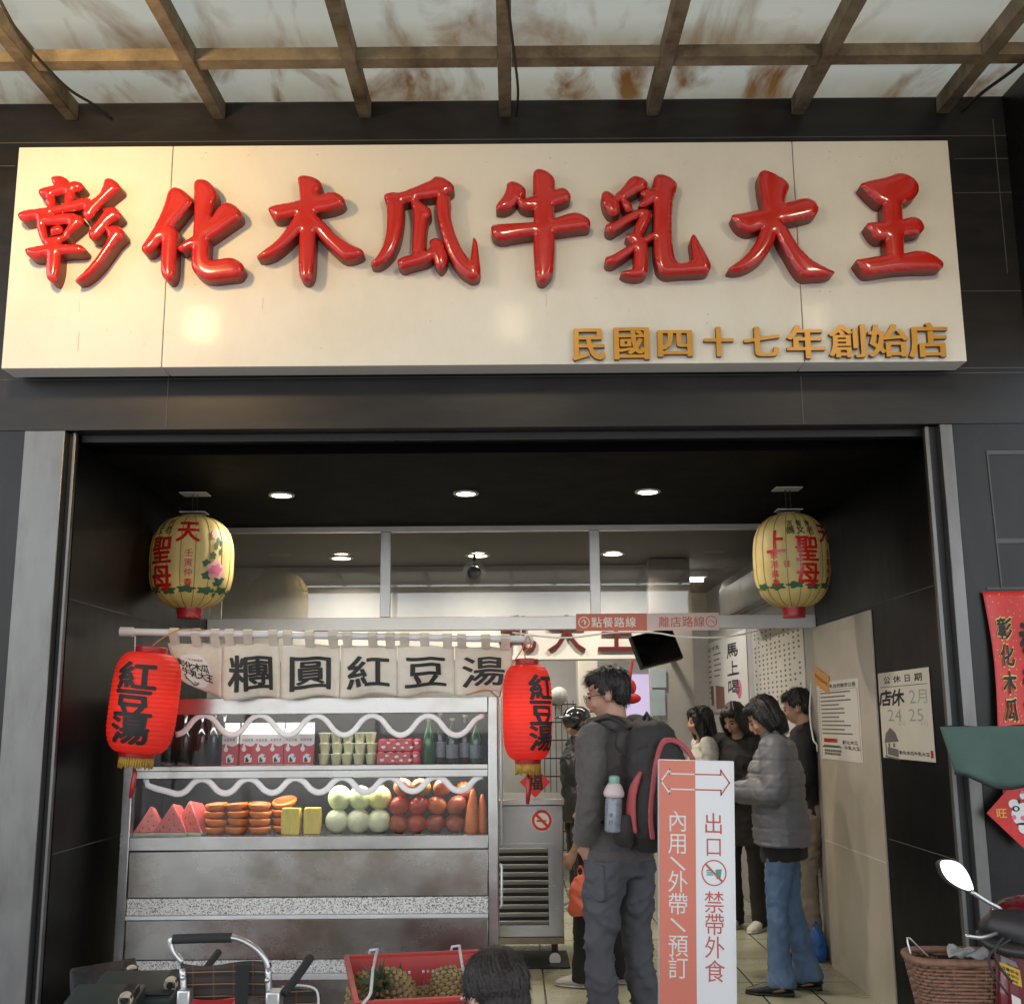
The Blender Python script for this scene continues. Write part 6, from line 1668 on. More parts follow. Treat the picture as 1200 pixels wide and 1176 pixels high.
    def trousers(s, m, w=1.0, flare=0.0, amp=.010, top=.98, seed=3.0, hemz=.03, vox=.011):
        t = MB()
        limb(t,[V3(0,0,.80),V3(0,.005,.90),V3(0,0,top)],[(.165*w,.118*w),(.172*w,.122*w),(.150*w,.108*w)],20,side=(1,0,0))
        for sd in (1,-1):
            f = s.foot[sd]; kn = s.kn[sd]; hz = V3(f.x,f.y+.01,hemz)
            limb(t,[V3(sd*.085,0,.87),(V3(sd*.09,-.005,.86)+kn)*.5,kn,(kn*.5+hz*.5),hz],[(.098*w,.112*w),(.088*w,.098*w),(.070*w,.074*w),((.068+.25*flare)*w,(.072+.3*flare)*w),((.066+flare)*w,(.075+1.25*flare)*w)],18)
        return s.fin("trousers", t, m, vox, 3, amp, seed, .9, 20)
    def shoes(s, m, sole, heel=0.0, L_=1.0):
        for sd in (1,-1):
            f = s.foot[sd]; b = MB()
            b.tube([f+V3(0,.075,-.055),f+V3(0,.06,-.035+heel*.4),f+V3(0,0,-.028+heel*.3),f+V3(0,-.07,-.045),f+V3(0,-.14,-.058),f+V3(0,-.178*L_,-.066)],[(.026,.02),(.036,.036),(.040,.044),(.044,.034),(.042,.024),(.022,.012)],14,side=(1,0,0))
            b.ell(f+V3(0,.02,.0),(.04,.05,.045),12,8)
            o = s.fin("shoe", b, m, .008, 3)
            b = MB(); b.tube([f+V3(0,.082,-.074),f+V3(0,.05,-.074),f+V3(0,-.05,-.076),f+V3(0,-.13,-.076),f+V3(0,-.183*L_,-.074)],[(.022,.010),(.037,.011),(.042,.009),(.045,.009),(.022,.008)],14,side=(1,0,0))
            if heel: b.box(f+V3(-.028,.03,-.085),f+V3(.028,.082,-.06))
            o2 = s.fin("sole", b, sole, .007, 2); o2.parent = o
def at_floor(u, Y, vref):            # x at distance Y for picture column u at row vref
    return atY(u,vref,Y).x

rubber_w = mat("white_rubber", (.62,.62,.60), .55); rubber_k = mat("black_rubber", (.02,.02,.02), .6)
black_cloth = mat("black_cloth", (.012,.011,.012), .85, var=.2, sheen=.05)
# 1 -- man with the backpack
hood_m = mat("grey_brown_hoodie", (.098,.086,.085), .9, var=.14, scale=40, bump=.25, bscale=500, sheen=.25)
cargo_m = mat("slate_cargo_trousers", (.085,.086,.098), .8, var=.08, bump=.1, bscale=400)
mY = 5.35; mX = at_floor(722,mY,850); TH1 = R(-138)
man = Person("young man in a grey hoodie and slate trousers wearing a large backpack and glasses", (mX,mY,.004), TH1, 1.735, lean=.03, head_yaw=R(34), head_pitch=R(12),
  arms={1:((.235,.05,1.10),(.172,-.05,.945),(1,0,0),.5,(-.5,-.2,-1)), -1:((-.235,.04,1.10),(-.20,-.08,.88),(-1,0,0),.5)}, legs={1:(.10,-.02),-1:(-.115,.05)})
man.hair("short")
hd = man.top("hoodie", hood_m, hem=.86, w=.88, thick=.012, amp=.011, seed=1.5, sl_end=.97)
t = MB(); limb(t,[V3(0,0,.862),V3(0,0,.915)],[(.168,.128),(.170,.130)],22,side=(1,0,0)); man.fin("hem_band", t, hood_m, .011, 2)
t = MB(); n = man.neck
for sd in (1,-1): limb(t,[n+V3(sd*.03,-.095,-.06),n+V3(sd*.082,-.045,.0),n+V3(sd*.095,.03,.022),n+V3(sd*.06,.095,-.0),n+V3(0,.115,-.03)],[(.022,.03),(.025,.036),(.028,.04),(.035,.045),(.045,.05)],12)
t.ell(n+V3(0,.10,-.075),(.10,.05,.07),14,10)
man.fin("hood", t, mat("hood_lining",(.085,.075,.074),.9,bump=.2,bscale=400), .010, 3, .008, 4)
man.trousers(cargo_m, .93, .012, .013, top=.96, seed=6)
man.shoes(mat("grey_trainer",(.12,.12,.13),.6), rubber_w)
g = MB()
for sd in (1,-1): g.tube([(sd*.034+.021*math.cos(q),-.098,.006+.019*math.sin(q)) for q in [2*math.pi*i/20 for i in range(20)]],.0016,5,closed=True); g.tube([(sd*.054,-.098,.01),(sd*.078,-.05,.01),(sd*.080,.015,.008)],.0016,5)
g.tube([(-.013,-.099,.008),(.013,-.099,.008)],.0016,5)
g.v = [tuple(man.k*(man.HM @ Vector(v))) for v in g.v]; g.build("glasses", dark_metal, man.o, smooth=True)
pk = MB(); pk.v = []
t = MB(); t.box((.10,-.05,.70),(.172,.06,.86)); man.fin("thigh_pocket", t, cargo_m, .012, 3, .004)
# backpack (worn, but a thing of its own): built in the man's frame
bp_m = mat("black_backpack_nylon", (.030,.027,.028), .7, var=.2, scale=30, bump=.3, bscale=300)
bp_r = mat("pink_red_backpack_trim", (.42,.085,.095), .65, var=.1)
bp = thing("backpack", "big black backpack with pink red trim on the young man's back", "backpack", (mX,mY,.004), TH1)
def bpm(name, mb, m, vox=.011, it=4, amp=.0, seed=0): 
    me = voxel_mesh(name, mb, vox, it, .5)
    if amp: folds(me, amp, 18, seed, .5)
    return link(name, me, m, bp, True)
kz = man.k
t = MB(); limb(t,[(0,.20,.95),(0,.225,1.02),(0,.245,1.15),(0,.235,1.30),(0,.205,1.43),(0,.185,1.475)],[(.13,.06),(.165,.105),(.17,.125),(.16,.115),(.13,.085),(.09,.05)],22,side=(1,0,0))
bpm("main_sack", t, bp_m, .011, 3, .007, 2)
t = MB(); limb(t,[(0,.33,.98),(0,.345,1.06),(0,.345,1.18),(0,.325,1.27)],[(.10,.04),(.125,.055),(.12,.05),(.08,.03)],18,side=(1,0,0)); bpm("front_pocket", t, bp_m, .011, 3, .005, 5)
t = MB(); limb(t,[(.145,.33,1.00),(.160,.335,1.10),(.150,.345,1.22),(.120,.345,1.33),(.06,.325,1.395),(0,.315,1.41),(-.06,.325,1.395),(-.12,.345,1.33),(-.15,.345,1.22)],[(.016,.008)]*9,10); bpm("trim_band", t, bp_r, .007, 2)
t = MB(); limb(t,[(.172,.26,1.02),(.178,.24,1.10),(.172,.25,1.20),(.15,.28,1.28)],[(.01,.012),(.012,.032),(.012,.026),(.01,.010)],10,side=(1,0,0)); bpm("side_trim", t, bp_r, .007, 2)
for sd in (1,-1):
    t = MB(); limb(t,[(sd*.09,.17,1.46),(sd*.115,.08,1.51),(sd*.125,-.04,1.47),(sd*.135,-.115,1.36),(sd*.15,-.10,1.22),(sd*.185,.0,1.10),(sd*.165,.13,1.02)],[(.010,.03),(.011,.034),(.010,.034),(.010,.03),(.008,.022),(.006,.014),(.006,.014)],10,side=(0,0,1)); bpm("shoulder_strap", t, bp_m, .008, 2)
t = MB(); limb(t,[(.17,.19,.97),(.185,.20,1.03),(.182,.20,1.10)],[(.03,.05),(.045,.055),(.04,.052)],14,side=(1,0,0)); bpm("bottle_pocket", t, bp_m, .009, 3)
MB().tube([(.165,.33,1.42),(.165,.33,1.38)],.004,6).tube([(.0,.17,1.50),(.0,.19,1.53),(0,.21,1.50)],.008,8).build("haul_loop", bp_m, bp, smooth=True)
# drink bottle in the pocket
wb = thing("water_bottle", "clear grey drink bottle with pale pink lid and green cap in the backpack's side pocket", "bottle", Vector((mX,mY,0))+Matrix.Rotation(TH1,3,'Z') @ V3(.235,.185,1.03))
MB().lathe([(.030,0),(.037,.006),(.037,.135),(.034,.145)],22).build("bottle_body", mat("smoky_bottle",(.20,.23,.27),.15,var=.3,scale=40), wb, smooth=40)
MB().lathe([(.036,.1455),(.043,.15),(.046,.165),(.036,.19),(.026,.205),(.02,.206)],22).build("lid", mat("pink_white_lid",(.66,.56,.55),.4), wb, smooth=60)
MB().lathe([(.022,.2065),(.024,.21),(.023,.232),(.015,.238)],18).build("cap", mat("mint_cap",(.28,.50,.42),.35), wb, smooth=40)
x_ = MB(); put_col(x_,'水好',0,.06,.022,.03,.0); x_.v = [(.0378*math.sin(x/.037),-.0378*math.cos(x/.037),y) for x,y,z in x_.v]; x_.build("bottle_print", ink_m, wb)
wb.rotation_euler = (0,R(3),R(-20))

# 2 -- woman in the grey quilted jacket
puff_m = mat("grey_quilted_nylon", (.15,.155,.178), .5, var=.06, bump=.12, bscale=120)
jean_m = mat("blue_denim", (.085,.15,.28), .85, var=.22, scale=18, bump=.2, bscale=500, dirt=(.2,.28,.4), dirt_amt=.5, dirt_scale=5, stretch=(1,1,.4))
wY = 6.75; wX = at_floor(915,wY,950)
wom = Person("woman in a grey quilted jacket and flared blue jeans looking down at her hands", (wX,wY,.004), R(-106), 1.63, lean=.05, head_yaw=R(6), head_pitch=R(30),
  arms={1:((.245,-.02,1.14),(.10,-.26,1.14),(.3,0,1),.7,(-.35,-1,.05)), -1:((-.235,-.03,1.13),(-.06,-.27,1.12),(-.3,0,1),.6,(.3,-1,.05))}, legs={1:(.095,-.05),-1:(-.10,.10)})
wom.hair("bob")
kq = wom.k
def quilt(co, no):
    z = co[:,2]/kq; ang = np.arctan2(co[:,0], co[:,1])
    q = np.abs(np.sin(z*math.pi/.078)); v = np.abs(np.sin(ang*2.0))
    body = (np.abs(co[:,0]) < .22*kq) & (z < 1.36)
    return np.where(body, .010*(np.minimum(q*2.2,1)-1)*1.0+.004*(np.minimum(v*5,1)-1), .004*(np.minimum(q*2.2,1)-1))
wom.top("quilted_jacket", puff_m, hem=.83, w=1.16, thick=.036, amp=.006, collar=.055, extra=quilt, vox=.0095, seed=9, sl_end=.96, sleeve=.8, hemw=1.05)
t = MB(); limb(t,[V3(0,0,.825),V3(0,0,.85)],[(.205,.150),(.208,.152)],24,side=(1,0,0)); wom.fin("jacket_hem", t, puff_m, .009, 2)
t = MB(); limb(t,[V3(0,.01,.74),V3(0,.005,.80),V3(0,0,.90)],[(.172,.135),(.185,.142),(.17,.12)],22,side=(1,0,0)); wom.fin("black_tunic", t, black_cloth, .010, 3, .006)
wom.trousers(jean_m, .84, .022, .008, top=.94, seed=12, hemz=.05)
wom.shoes(mat("black_leather_boot",(.016,.015,.015),.3), rubber_k, .03, 1.1)
ph = MB(); 
wr = (wom.wr[1]+wom.wr[-1])*.5+V3(0,-.09,.02)
ph.box(V3(-.037,-.075,-.004),V3(.037,.075,.004), Matrix.Translation(wr*kq) @ Matrix.Rotation(R(-28),4,'X'))
o = ph.build("phone", dark_metal, None, bevel=.003); o.matrix_world = wom.o.matrix_basis; o.location = wom.o.location; o.rotation_euler = wom.o.rotation_euler; tag(o,"dark phone held in both hands by the woman in the quilted jacket","phone")

# 3 -- woman in black with long hair
p3 = Person("woman dressed in black with long black hair and white trainers, looking down", (at_floor(866,8.7,850),8.7,.004), R(-38), 1.62, lean=.04, head_yaw=R(-8), head_pitch=R(26),
  arms={1:((.215,.0,1.13),(.10,-.20,1.05),(.3,0,1),.6), -1:((-.215,.0,1.13),(-.08,-.20,1.06),(-.3,0,1),.6)}, vox=.010)
p3.hair("long"); p3.top("black_coat", black_cloth, hem=.62, w=1.04, thick=.024, amp=.008, seed=21, collar=.02, hemw=1.12, vox=.013)
p3.trousers(black_cloth, .95, .0, .006, vox=.014); p3.shoes(mat("white_trainer",(.55,.55,.53),.6), rubber_w)
# 4 -- woman with pale top and teal sleeve
p4 = Person("woman with long dark hair and a white top with teal sleeve bands", (at_floor(822,8.9,850),8.9,.004), R(-84), 1.59, head_pitch=R(6), vox=.010)
p4.hair("long"); p4.top("white_top", mat("white_cotton",(.50,.49,.46),.85), hem=.82, thick=.016, amp=.008, seed=31, vox=.013)
t = MB()
for sd in (1,-1): 
    a = p4.sh[sd]*.62+p4.el[sd]*.38; b_ = p4.sh[sd]*.25+p4.el[sd]*.75; limb(t,[a,(a+b_)*.5,b_],[.079,.077,.075])
p4.fin("teal_sleeve_band", t, mat("teal_cotton",(.05,.17,.16),.85), .011, 2)
p4.trousers(black_cloth, 1.0, 0, .006, vox=.014); p4.shoes(rubber_k, rubber_k)
# 5 -- man behind the quilted jacket
p5 = Person("man in a dark jacket, beige trousers and brown shoes behind the quilted jacket woman", (at_floor(943,7.75,900),7.75,.004), R(-112), 1.69, head_pitch=R(14), vox=.010, arms={1:((.2,.0,1.12),(.14,-.2,1.02),(.5,0,1),.5), -1:((-.16,.05,1.1),(-.13,-.1,.9),(-1,0,0),.5)})
p5.hair("short"); p5.top("dark_jacket", mat("charcoal_jacket",(.018,.018,.022),.75), hem=.80, thick=.02, amp=.008, seed=41, collar=.03, vox=.013, w=.92)
p5.trousers(mat("beige_chino",(.22,.185,.14),.85), 1.02, .0, .01, seed=44, vox=.013); p5.shoes(mat("brown_leather",(.085,.035,.016),.4), rubber_k)
# 6 -- rider with helmet deeper in the room
p6 = Person("person in black wearing an open black helmet, beside the back column", (at_floor(678,9.7,900),9.7,.004), R(-80), 1.58, head_pitch=R(8), vox=.010)
p6.top("black_rain_jacket", mat("black_nylon",(.014,.015,.016),.45), hem=.74, w=1.15, thick=.03, amp=.012, seed=51, collar=.05, vox=.013)
p6.trousers(black_cloth, 1.0, 0, .008, vox=.014); p6.shoes(mat("grey_trainer_old",(.22,.22,.22),.6), rubber_w)
hl = MB(); hl.ell((0,.015,.055),(.118,.135,.115),22,14); hl.tube([(0,.06,.0),(0,.055,-.06)],[(.115,.085),(.105,.07)],16,side=(1,0,0))
hl.tube([(-.10,-.06,.08),(-.05,-.135,.085),(0,-.16,.085),(.05,-.135,.085),(.10,-.06,.08)],[(.03,.012),(.035,.01),(.035,.008),(.035,.01),(.03,.012)],10,side=(0,1,0))
hl.v = [tuple(p6.k*(p6.HM @ Vector(v))) for v in hl.v]
me = voxel_mesh("helmet", hl, .010, 3); o = link("helmet", me, mat("black_helmet",(.015,.015,.016),.15,coat=.5), p6.o, True)
d_ = MB()
for q in range(9): d_.ell(p6.k*(p6.HM @ V3(-.105+.01*(q % 3),-.06+.028*q,.11-.012*((q*5) % 4))),(.010,.010,.008),8,6)
d_.build("helmet_stud", rubber_w, o, smooth=True)
# 7 -- figure mostly hidden behind the backpack man
p7 = Person("person in a pale pink short sleeved top half hidden behind the backpack man", (at_floor(701,6.95,950),6.95,.004), R(-115), 1.50, vox=.010, head_pitch=R(10), legs={1:(.11,-.10),-1:(-.10,.1)}, arms={1:((.20,.03,1.10),(.19,-.10,.86),(1,0,0),.7), -1:((-.24,.0,1.10),(-.22,-.12,.88),(-1,0,0),.7)})
p7.hair("bob"); p7.top("pale_shirt", mat("pale_pink_cotton",(.52,.45,.46),.85), hem=.80, thick=.02, amp=.008, seed=61, sl_end=0, sleeve=1.2, vox=.013)
p7.trousers(black_cloth, .98, 0, .006, vox=.014); p7.shoes(mat("white_runner",(.58,.58,.56),.6,bump=.3,bscale=60), rubber_w)
# 8 -- toddler in front
kY = 3.32; kX = at_floor(583,kY,1150)
kid = Person("small child seen from behind with cropped black hair, a fist held to the mouth", (kX,kY,0), R(-148), .80, head_yaw=R(4), head_pitch=R(14), child=True, vox=.010,
  arms={-1:((-.24,-.10,1.22),(-.075,-.20,1.50),(-.4,-.2,.6),1.1,(.25,-.25,.9)), 1:((.235,.0,1.14),(.21,-.12,.92),(1,0,0),.6)})
kid.hair("crop", mat("dark_brown_hair",(.016,.011,.009),.5,var=.5,scale=50,bump=.5,bscale=120))
kid.top("red_jumper", mat("navy_jumper",(.03,.035,.06),.9), hem=.78, thick=.03, amp=.008, w=1.1, sl_end=.9)
kid.trousers(cargo_m, 1.1, 0, .01); kid.shoes(rubber_w, rubber_w)

# plastic bags
def bag(name, label, c, w, h, m, rz=0):
    t = MB(); limb(t,[(0,0,.0),(0,0,h*.2),(0,0,h*.6),(0,0,h*.9),(0,0,h)],[(w*.38,w*.22),(w*.5,w*.28),(w*.46,w*.24),(w*.3,w*.12),(w*.1,w*.05)],18,side=(1,0,0))
    for sd in (1,-1): t.tube([(sd*w*.06,0,h*.95),(sd*w*.12,0,h*1.12),(0,0,h*1.25)],[.008,.007,.009],6)
    me = voxel_mesh(name, t, .009, 1); folds(me, w*.05, 26, c[0]*7)
    o = link(name, me, m, None, True); o.location = c; o.rotation_euler = (0,0,rz); return tag(o, label, "bag")
c = atY(681,1072,6.8); bag("plastic_bag","orange plastic bag hanging beside the backpack man's leg",(c.x,6.8,c.z),.15,.22,mat("orange_plastic",(.58,.12,.06),.35))
c = atY(971,1165,7.15); bag("plastic_bag","blue plastic bag on the floor against the beige panel",(1.90,7.55,.006),.12,.2,mat("blue_plastic",(.02,.10,.36),.35))
# ------------------------------------------------------------------ red crate of pineapples
crate_m = mat("red_crate_plastic", (.46,.035,.028), .4, var=.08, scale=5, dirt=(.25,.05,.04), dirt_amt=.3)
def crate(loc, rz, L_, D_, H_, label, group=None):
    t = thing("plastic_crate", label, "crate", loc, rz, group)
    th = .007; tp = .035                       # walls lean outwards
    def wall(p0, p1, q0, q1, nx, name, holes):
        # a wall as a grid with rows of slots left open
        P0, P1, Q0, Q1 = map(Vector,(p0,p1,q0,q1)); nzv = 26; vs = []; fs = []
        for j in range(nzv+1):
            for i in range(nx+1):
                a, b = i/nx, j/nzv; vs.append((P0.lerp(P1,a)).lerp(Q0.lerp(Q1,a),b))
        for j in range(nzv):
            for i in range(nx):
                slot = holes and (8 <= j <= 20) and (j % 4 in (0,1)) and (i % 4 in (1,2)) and (i % 28 not in (0,1,2,3,24,25,26,27))
                if not slot: fs.append((j*(nx+1)+i, j*(nx+1)+i+1, (j+1)*(nx+1)+i+1, (j+1)*(nx+1)+i))
        o = MB().add(vs, fs).build(name, crate_m, t)
        md = o.modifiers.new("t",'SOLIDIFY'); md.thickness = th; md.offset = 0
    x, y = L_/2, D_/2
    wall((-x+tp,y-tp,0),(x-tp,y-tp,0),(-x,y,H_),(x,y,H_),112,"long_side",True)
    wall((-x+tp,-y+tp,0),(x-tp,-y+tp,0),(-x,-y,H_),(x,-y,H_),112,"long_side",True)
    wall((-x+tp,-y+tp,0),(-x+tp,y-tp,0),(-x,-y,H_),(-x,y,H_),84,"short_side",True)
    wall((x-tp,-y+tp,0),(x-tp,y-tp,0),(x,-y,H_),(x,y,H_),84,"short_side",True)
    MB().box((-x+tp,-y+tp,0),(x-tp,y-tp,.008)).build("base", crate_m, t)
    r = .016
    m = MB().box((-x-r,y-.004,H_-.008),(x+r,y+r,H_+.01)).box((-x-r,-y-r,H_-.008),(x+r,-y+.004,H_+.01)).box((-x-r,-y+.0045,H_-.008),(-x+.004,y-.0045,H_+.01)).box((x-.004,-y+.0045,H_-.008),(x+r,y-.0045,H_+.01))
    m.build("rim", crate_m, t, bevel=.003)
    return t
zr = .60
pb = atZ(408,1119,zr); pb2 = atZ(566,1112,zr); pf = atZ(383,1172,zr)
ux = (pb2-pb); ang = math.atan2(ux.y,ux.x); Lc = ux.length*1.0; Dc = abs((pf-pb).dot(Vector((-math.sin(ang),math.cos(ang),0))))+.02
cc = pb+Vector((math.cos(ang),math.sin(ang),0))*Lc/2-Vector((-math.sin(ang),math.cos(ang),0))*Dc/2
CR = crate((cc.x,cc.y,zr-.30), ang, Lc, Dc, .29, "red slotted plastic crate holding whole pineapples in front of the display case", "red plastic crates")
CR2 = dup(CR, (cc.x,cc.y,.006), ang, "red slotted plastic crate underneath the pineapple crate")
# white wire carrying handles lie over the crate
for du, lab in ((.19,"white bent wire handle over the pineapple crate's end away from the child"),(.80,"white bent wire handle over the pineapple crate beside the child")):
    x = -Lc/2+Lc*du
    o = MB().tube([(x-.02,Dc/2+.02,.292),(x-.015,Dc/2+.022,.312),(x+.015,Dc/2+.012,.316),(x,Dc/2-.1,.318),(x-.03,0,.318),(x-.06,-Dc/2+.02,.318),(x-.07,-Dc/2-.014,.312),(x-.09,-Dc/2-.02,.29)],.0055,8).build("crate_handle", pvc, None, smooth=True)
    o.location = CR.location; o.rotation_euler = CR.rotation_euler; o.parent = None
    tag(o, lab, "handle")
pine_m = bpy.data.materials.new("pineapple_skin"); pine_m.use_nodes = True
pn_sk = mat("pineapple_eye", (.33,.245,.11), .6, var=.35, scale=22, dirt=(.12,.11,.03), dirt_amt=.7, dirt_scale=9)
pn_gap = mat("pineapple_gap", (.10,.075,.02), .7)
pn_lf = mat("pineapple_leaf", (.055,.095,.04), .5, var=.35, scale=9)
def pineapple(loc, rot, s, label):
    t = thing("pineapple", label, "pineapple", loc, 0, "whole pineapples in the red crate"); t.rotation_euler = rot
    def pr(z): return .058*(1-abs(2*z/.17-1)**3.2)**.5+.004
    MB().lathe([(pr(.17*i/14)*.97,.17*i/14-.085) for i in range(15)], 24).build("skin", pn_gap, t, smooth=True)
    e = MB(); rows = 11
    for r in range(rows):
        z = .17*(r+.6)/(rows+.2); rr = pr(z); n = 12
        for k in range(n):
            a = 2*math.pi*(k+.5*(r % 2))/n; c, si = math.cos(a), math.sin(a); w = rr*math.pi/n*.92; h_ = .0098
            dz_ = (pr(z+.004)-pr(z-.004))/.008
            cen = Vector((rr*c,rr*si,z-.085)); tx = Vector((-si,c,0)); tz = Vector((dz_*c,dz_*si,1)).normalized(); nr = tx.cross(tz).normalized()
            if nr.dot(Vector((c,si,0))) < 0: nr = -nr
            ring_ = [cen+tx*w*math.cos(q)+tz*h_*math.sin(q)-nr*.001 for q in [math.pi*2*i/6 for i in range(6)]]
            top = [cen+tx*w*.55*math.cos(q)+tz*h_*.55*math.sin(q)+nr*.0045 for q in [math.pi*2*i/6 for i in range(6)]]
            e.add(ring_+top+[cen+nr*.009-tz*.002], [(i,(i+1) % 6,6+(i+1) % 6,6+i) for i in range(6)]+[(6+i,6+(i+1) % 6,12) for i in range(6)])
    e.build("eye_scale", pn_sk, t)
    l = MB()
    for k in range(16):
        a = k*2.4; b = .25+.95*(1-k/16); L_ = .04+.035*(k/16)+.02*random.random(); w = .009
        o_ = Vector((.012*math.cos(a),.012*math.sin(a),.08)); d = Vector((math.cos(a)*math.sin(b),math.sin(a)*math.sin(b),math.cos(b))); sd_ = Vector((-math.sin(a),math.cos(a),0))
        mid_ = o_+d*L_*.55; tip = o_+d*L_+Vector((math.cos(a),math.sin(a),-.3))*.02
        l.add([o_-sd_*w,o_+sd_*w,mid_+sd_*w*.8,mid_-sd_*w*.8,tip],[(0,1,2,3),(3,2,4)])
    l.build("leaf_crown", pn_lf, t, smooth=True)
    t.scale = (s,s,s); return t
zi = zr-.30
def in_crate(u, v, z): return atZ(u, v, z)
for (u, v, z, rot, s, lab) in ((426,1167,.50,(R(150),R(30),R(40)),1.0,"whole pineapple half under the wire handle, at the crate's end away from the child"),
                            (461,1160,.515,(R(62),R(10),R(-35)),1.12,"whole pineapple with long leaves sticking up in the crate's middle"),
                            (526,1160,.51,(R(160),R(-8),R(10)),1.0,"upright whole pineapple beside the child's head"),
                            (492,1176,.45,(R(80),R(0),R(80)),.95,"small pineapple low between the others in the crate"),
                            (552,1172,.46,(R(85),R(0),R(20)),.9,"whole pineapple low in the crate, behind the child's head")):
    p = in_crate(u, v, z); pineapple(tuple(p), rot, s, lab)
# plain leaves poking up
for (u, v, u2, v2, lab) in ((466,1150,470,1126,"long upright pineapple leaf poking out of the crate"),(478,1155,494,1146,"long slanting pineapple leaf poking out of the crate")):
    a = atZ(u,v,.53); b = atY(u2,v2,a.y-.02); d = (b-a); sd_ = Vector((.010,0,.004)); m_ = a+d*.5
    o = MB().add([a-sd_*.8,a+sd_*.8,m_+sd_,m_-sd_,b],[(0,1,2,3),(3,2,4)]).build("pineapple_leaf", pn_lf); tag(o, lab, "leaf"); md = o.modifiers.new("t",'SOLIDIFY'); md.thickness = .002

# ------------------------------------------------------------------ pushchair frame with plaid back
foam = mat("black_foam_grip", (.018,.018,.019), .8, bump=.2, bscale=300)
chrome = mat("silver_tube", (.50,.50,.50), .3, .8)
def plaid_mat():
    m = bpy.data.materials.new("brown_plaid_cloth"); m.use_nodes = True
    N, L = nodes(m); b = N["Principled BSDF"]; tc = N.new("ShaderNodeTexCoord"); sp = N.new("ShaderNodeSeparateXYZ"); L.new(tc.outputs['Object'], sp.inputs[0])
    def stripes(sock, freq, thr, ph=0):
        mu = N.new("ShaderNodeMath"); mu.operation = 'MULTIPLY_ADD'; mu.inputs[1].default_value = freq; mu.inputs[2].default_value = ph; L.new(sock, mu.inputs[0])
        fr_ = N.new("ShaderNodeMath"); fr_.operation = 'FRACT'; L.new(mu.outputs[0], fr_.inputs[0])
        ls = N.new("ShaderNodeMath"); ls.operation = 'LESS_THAN'; ls.inputs[1].default_value = thr; L.new(fr_.outputs[0], ls.inputs[0]); return ls.outputs[0]
    base = (.028,.022,.02,1)
    def over(c, fac, col, amt):
        mx = N.new("ShaderNodeMix"); mx.data_type = 'RGBA'; mm = N.new("ShaderNodeMath"); mm.operation = 'MULTIPLY'; mm.inputs[1].default_value = amt; L.new(fac, mm.inputs[0]); L.new(mm.outputs[0], mx.inputs[0])
        if isinstance(c, tuple): mx.inputs[6].default_value = c
        else: L.new(c, mx.inputs[6])
        mx.inputs[7].default_value = col; return mx.outputs[2]
    c = over(base, stripes(sp.outputs[2], 28, .45), (.055,.04,.035,1), .8)
    c = over(c, stripes(sp.outputs[0], 17, .08, .3), (.11,.055,.03,1), .8)
    c = over(c, stripes(sp.outputs[2], 28, .09, .2), (.26,.15,.08,1), .9)
    L.new(c, b.inputs['Base Color']); b.inputs['Roughness'].default_value = .9
    return m
plaid = plaid_mat()
sY = 3.55
p0 = atY(255,1140,sY)
sc_t = thing("pushchair", "folding pushchair with plaid cloth back, silver tube handle and black foam grips", "pushchair", (p0.x,sY,0))
SV = lambda u, v, Y=sY: atY(u,v,Y)-sc_t.location
def ST(name, pts, r, m, n=10): return MB().tube(smooth_path(pts,[r]*len(pts),5)[0], r, n).build(name, m, sc_t, smooth=True)
hp = [SV(214,1127),SV(203,1114),SV(200,1103),SV(205,1099.5),SV(236,1098.5),SV(268,1098),SV(283,1101),SV(300,1111),SV(311,1124),SV(314,1134)]
ST("handle_tube", hp, pxw(3.6,p0), chrome)
ST("handle_grip", [SV(203,1100),SV(222,1099.2),SV(250,1098.4),SV(271,1098.2)], pxw(5.6,p0), foam, 14)
bk = MB().grid(lambda a, b: SV(212+(318-212)*a, (1128+3*math.sin(a*6))+(38+4*a)*b-4*(1-a)*0, sY+.015*math.sin(a*math.pi)+.02*b), 20, 8).build("backrest", plaid, sc_t, smooth=True); md = bk.modifiers.new("t",'SOLIDIFY'); md.thickness = .006
MB().grid(lambda a, b: SV(277+15*a-2*b, 1130+50*b, sY-.012), 3, 8).build("strap", black_cloth, sc_t, smooth=True)
for (u,v) in ((214,1145),(313,1148)): MB().ell(SV(u,v,sY-.012),(.008,.006,.008),10,8).build("rivet", chrome, sc_t, smooth=True)
ST("arm_grip", [SV(333,1163,3.5),SV(348,1144,3.56),SV(364,1121,3.62)], pxw(5.2,p0), foam, 12)
ST("arm_grip", [SV(236,1140,3.8),SV(247,1127,3.86),SV(256,1115,3.92)], pxw(4.6,p0), foam, 12)
MB().box(SV(311,1162,3.48),SV(332,1182,3.54)).build("arm_joint", chrome, sc_t, bevel=.006)
MB().box(SV(207,1160,3.5),SV(226,1182,3.54)).build("arm_joint", chrome, sc_t, bevel=.006)
bottom = -.0
for u in (214,314): ST("side_tube", [SV(u,1134), SV(u+2,1185), Vector((SV(u,1134).x*1.02,.05,.45)), Vector((SV(u,1134).x*1.05,.30,.06))], .010, chrome)
MB().grid(lambda a, b: Vector((-.14+.28*a, -.02-.32*b, .50-.03*math.sin(a*math.pi)+.02*b)), 10, 6).build("seat", plaid, sc_t, smooth=True)
ap = MB().grid(lambda a, b: SV(330+46*a-10*b*(1-a), 1156+8*a*a+30*b, 3.62+.02*a), 8, 6).build("hood_flap", plaid, sc_t, smooth=True)
ST("hood_rim", [SV(330,1156,3.615),SV(352,1154,3.615),SV(371,1160,3.615),SV(373,1184,3.615)], .0035, pvc)
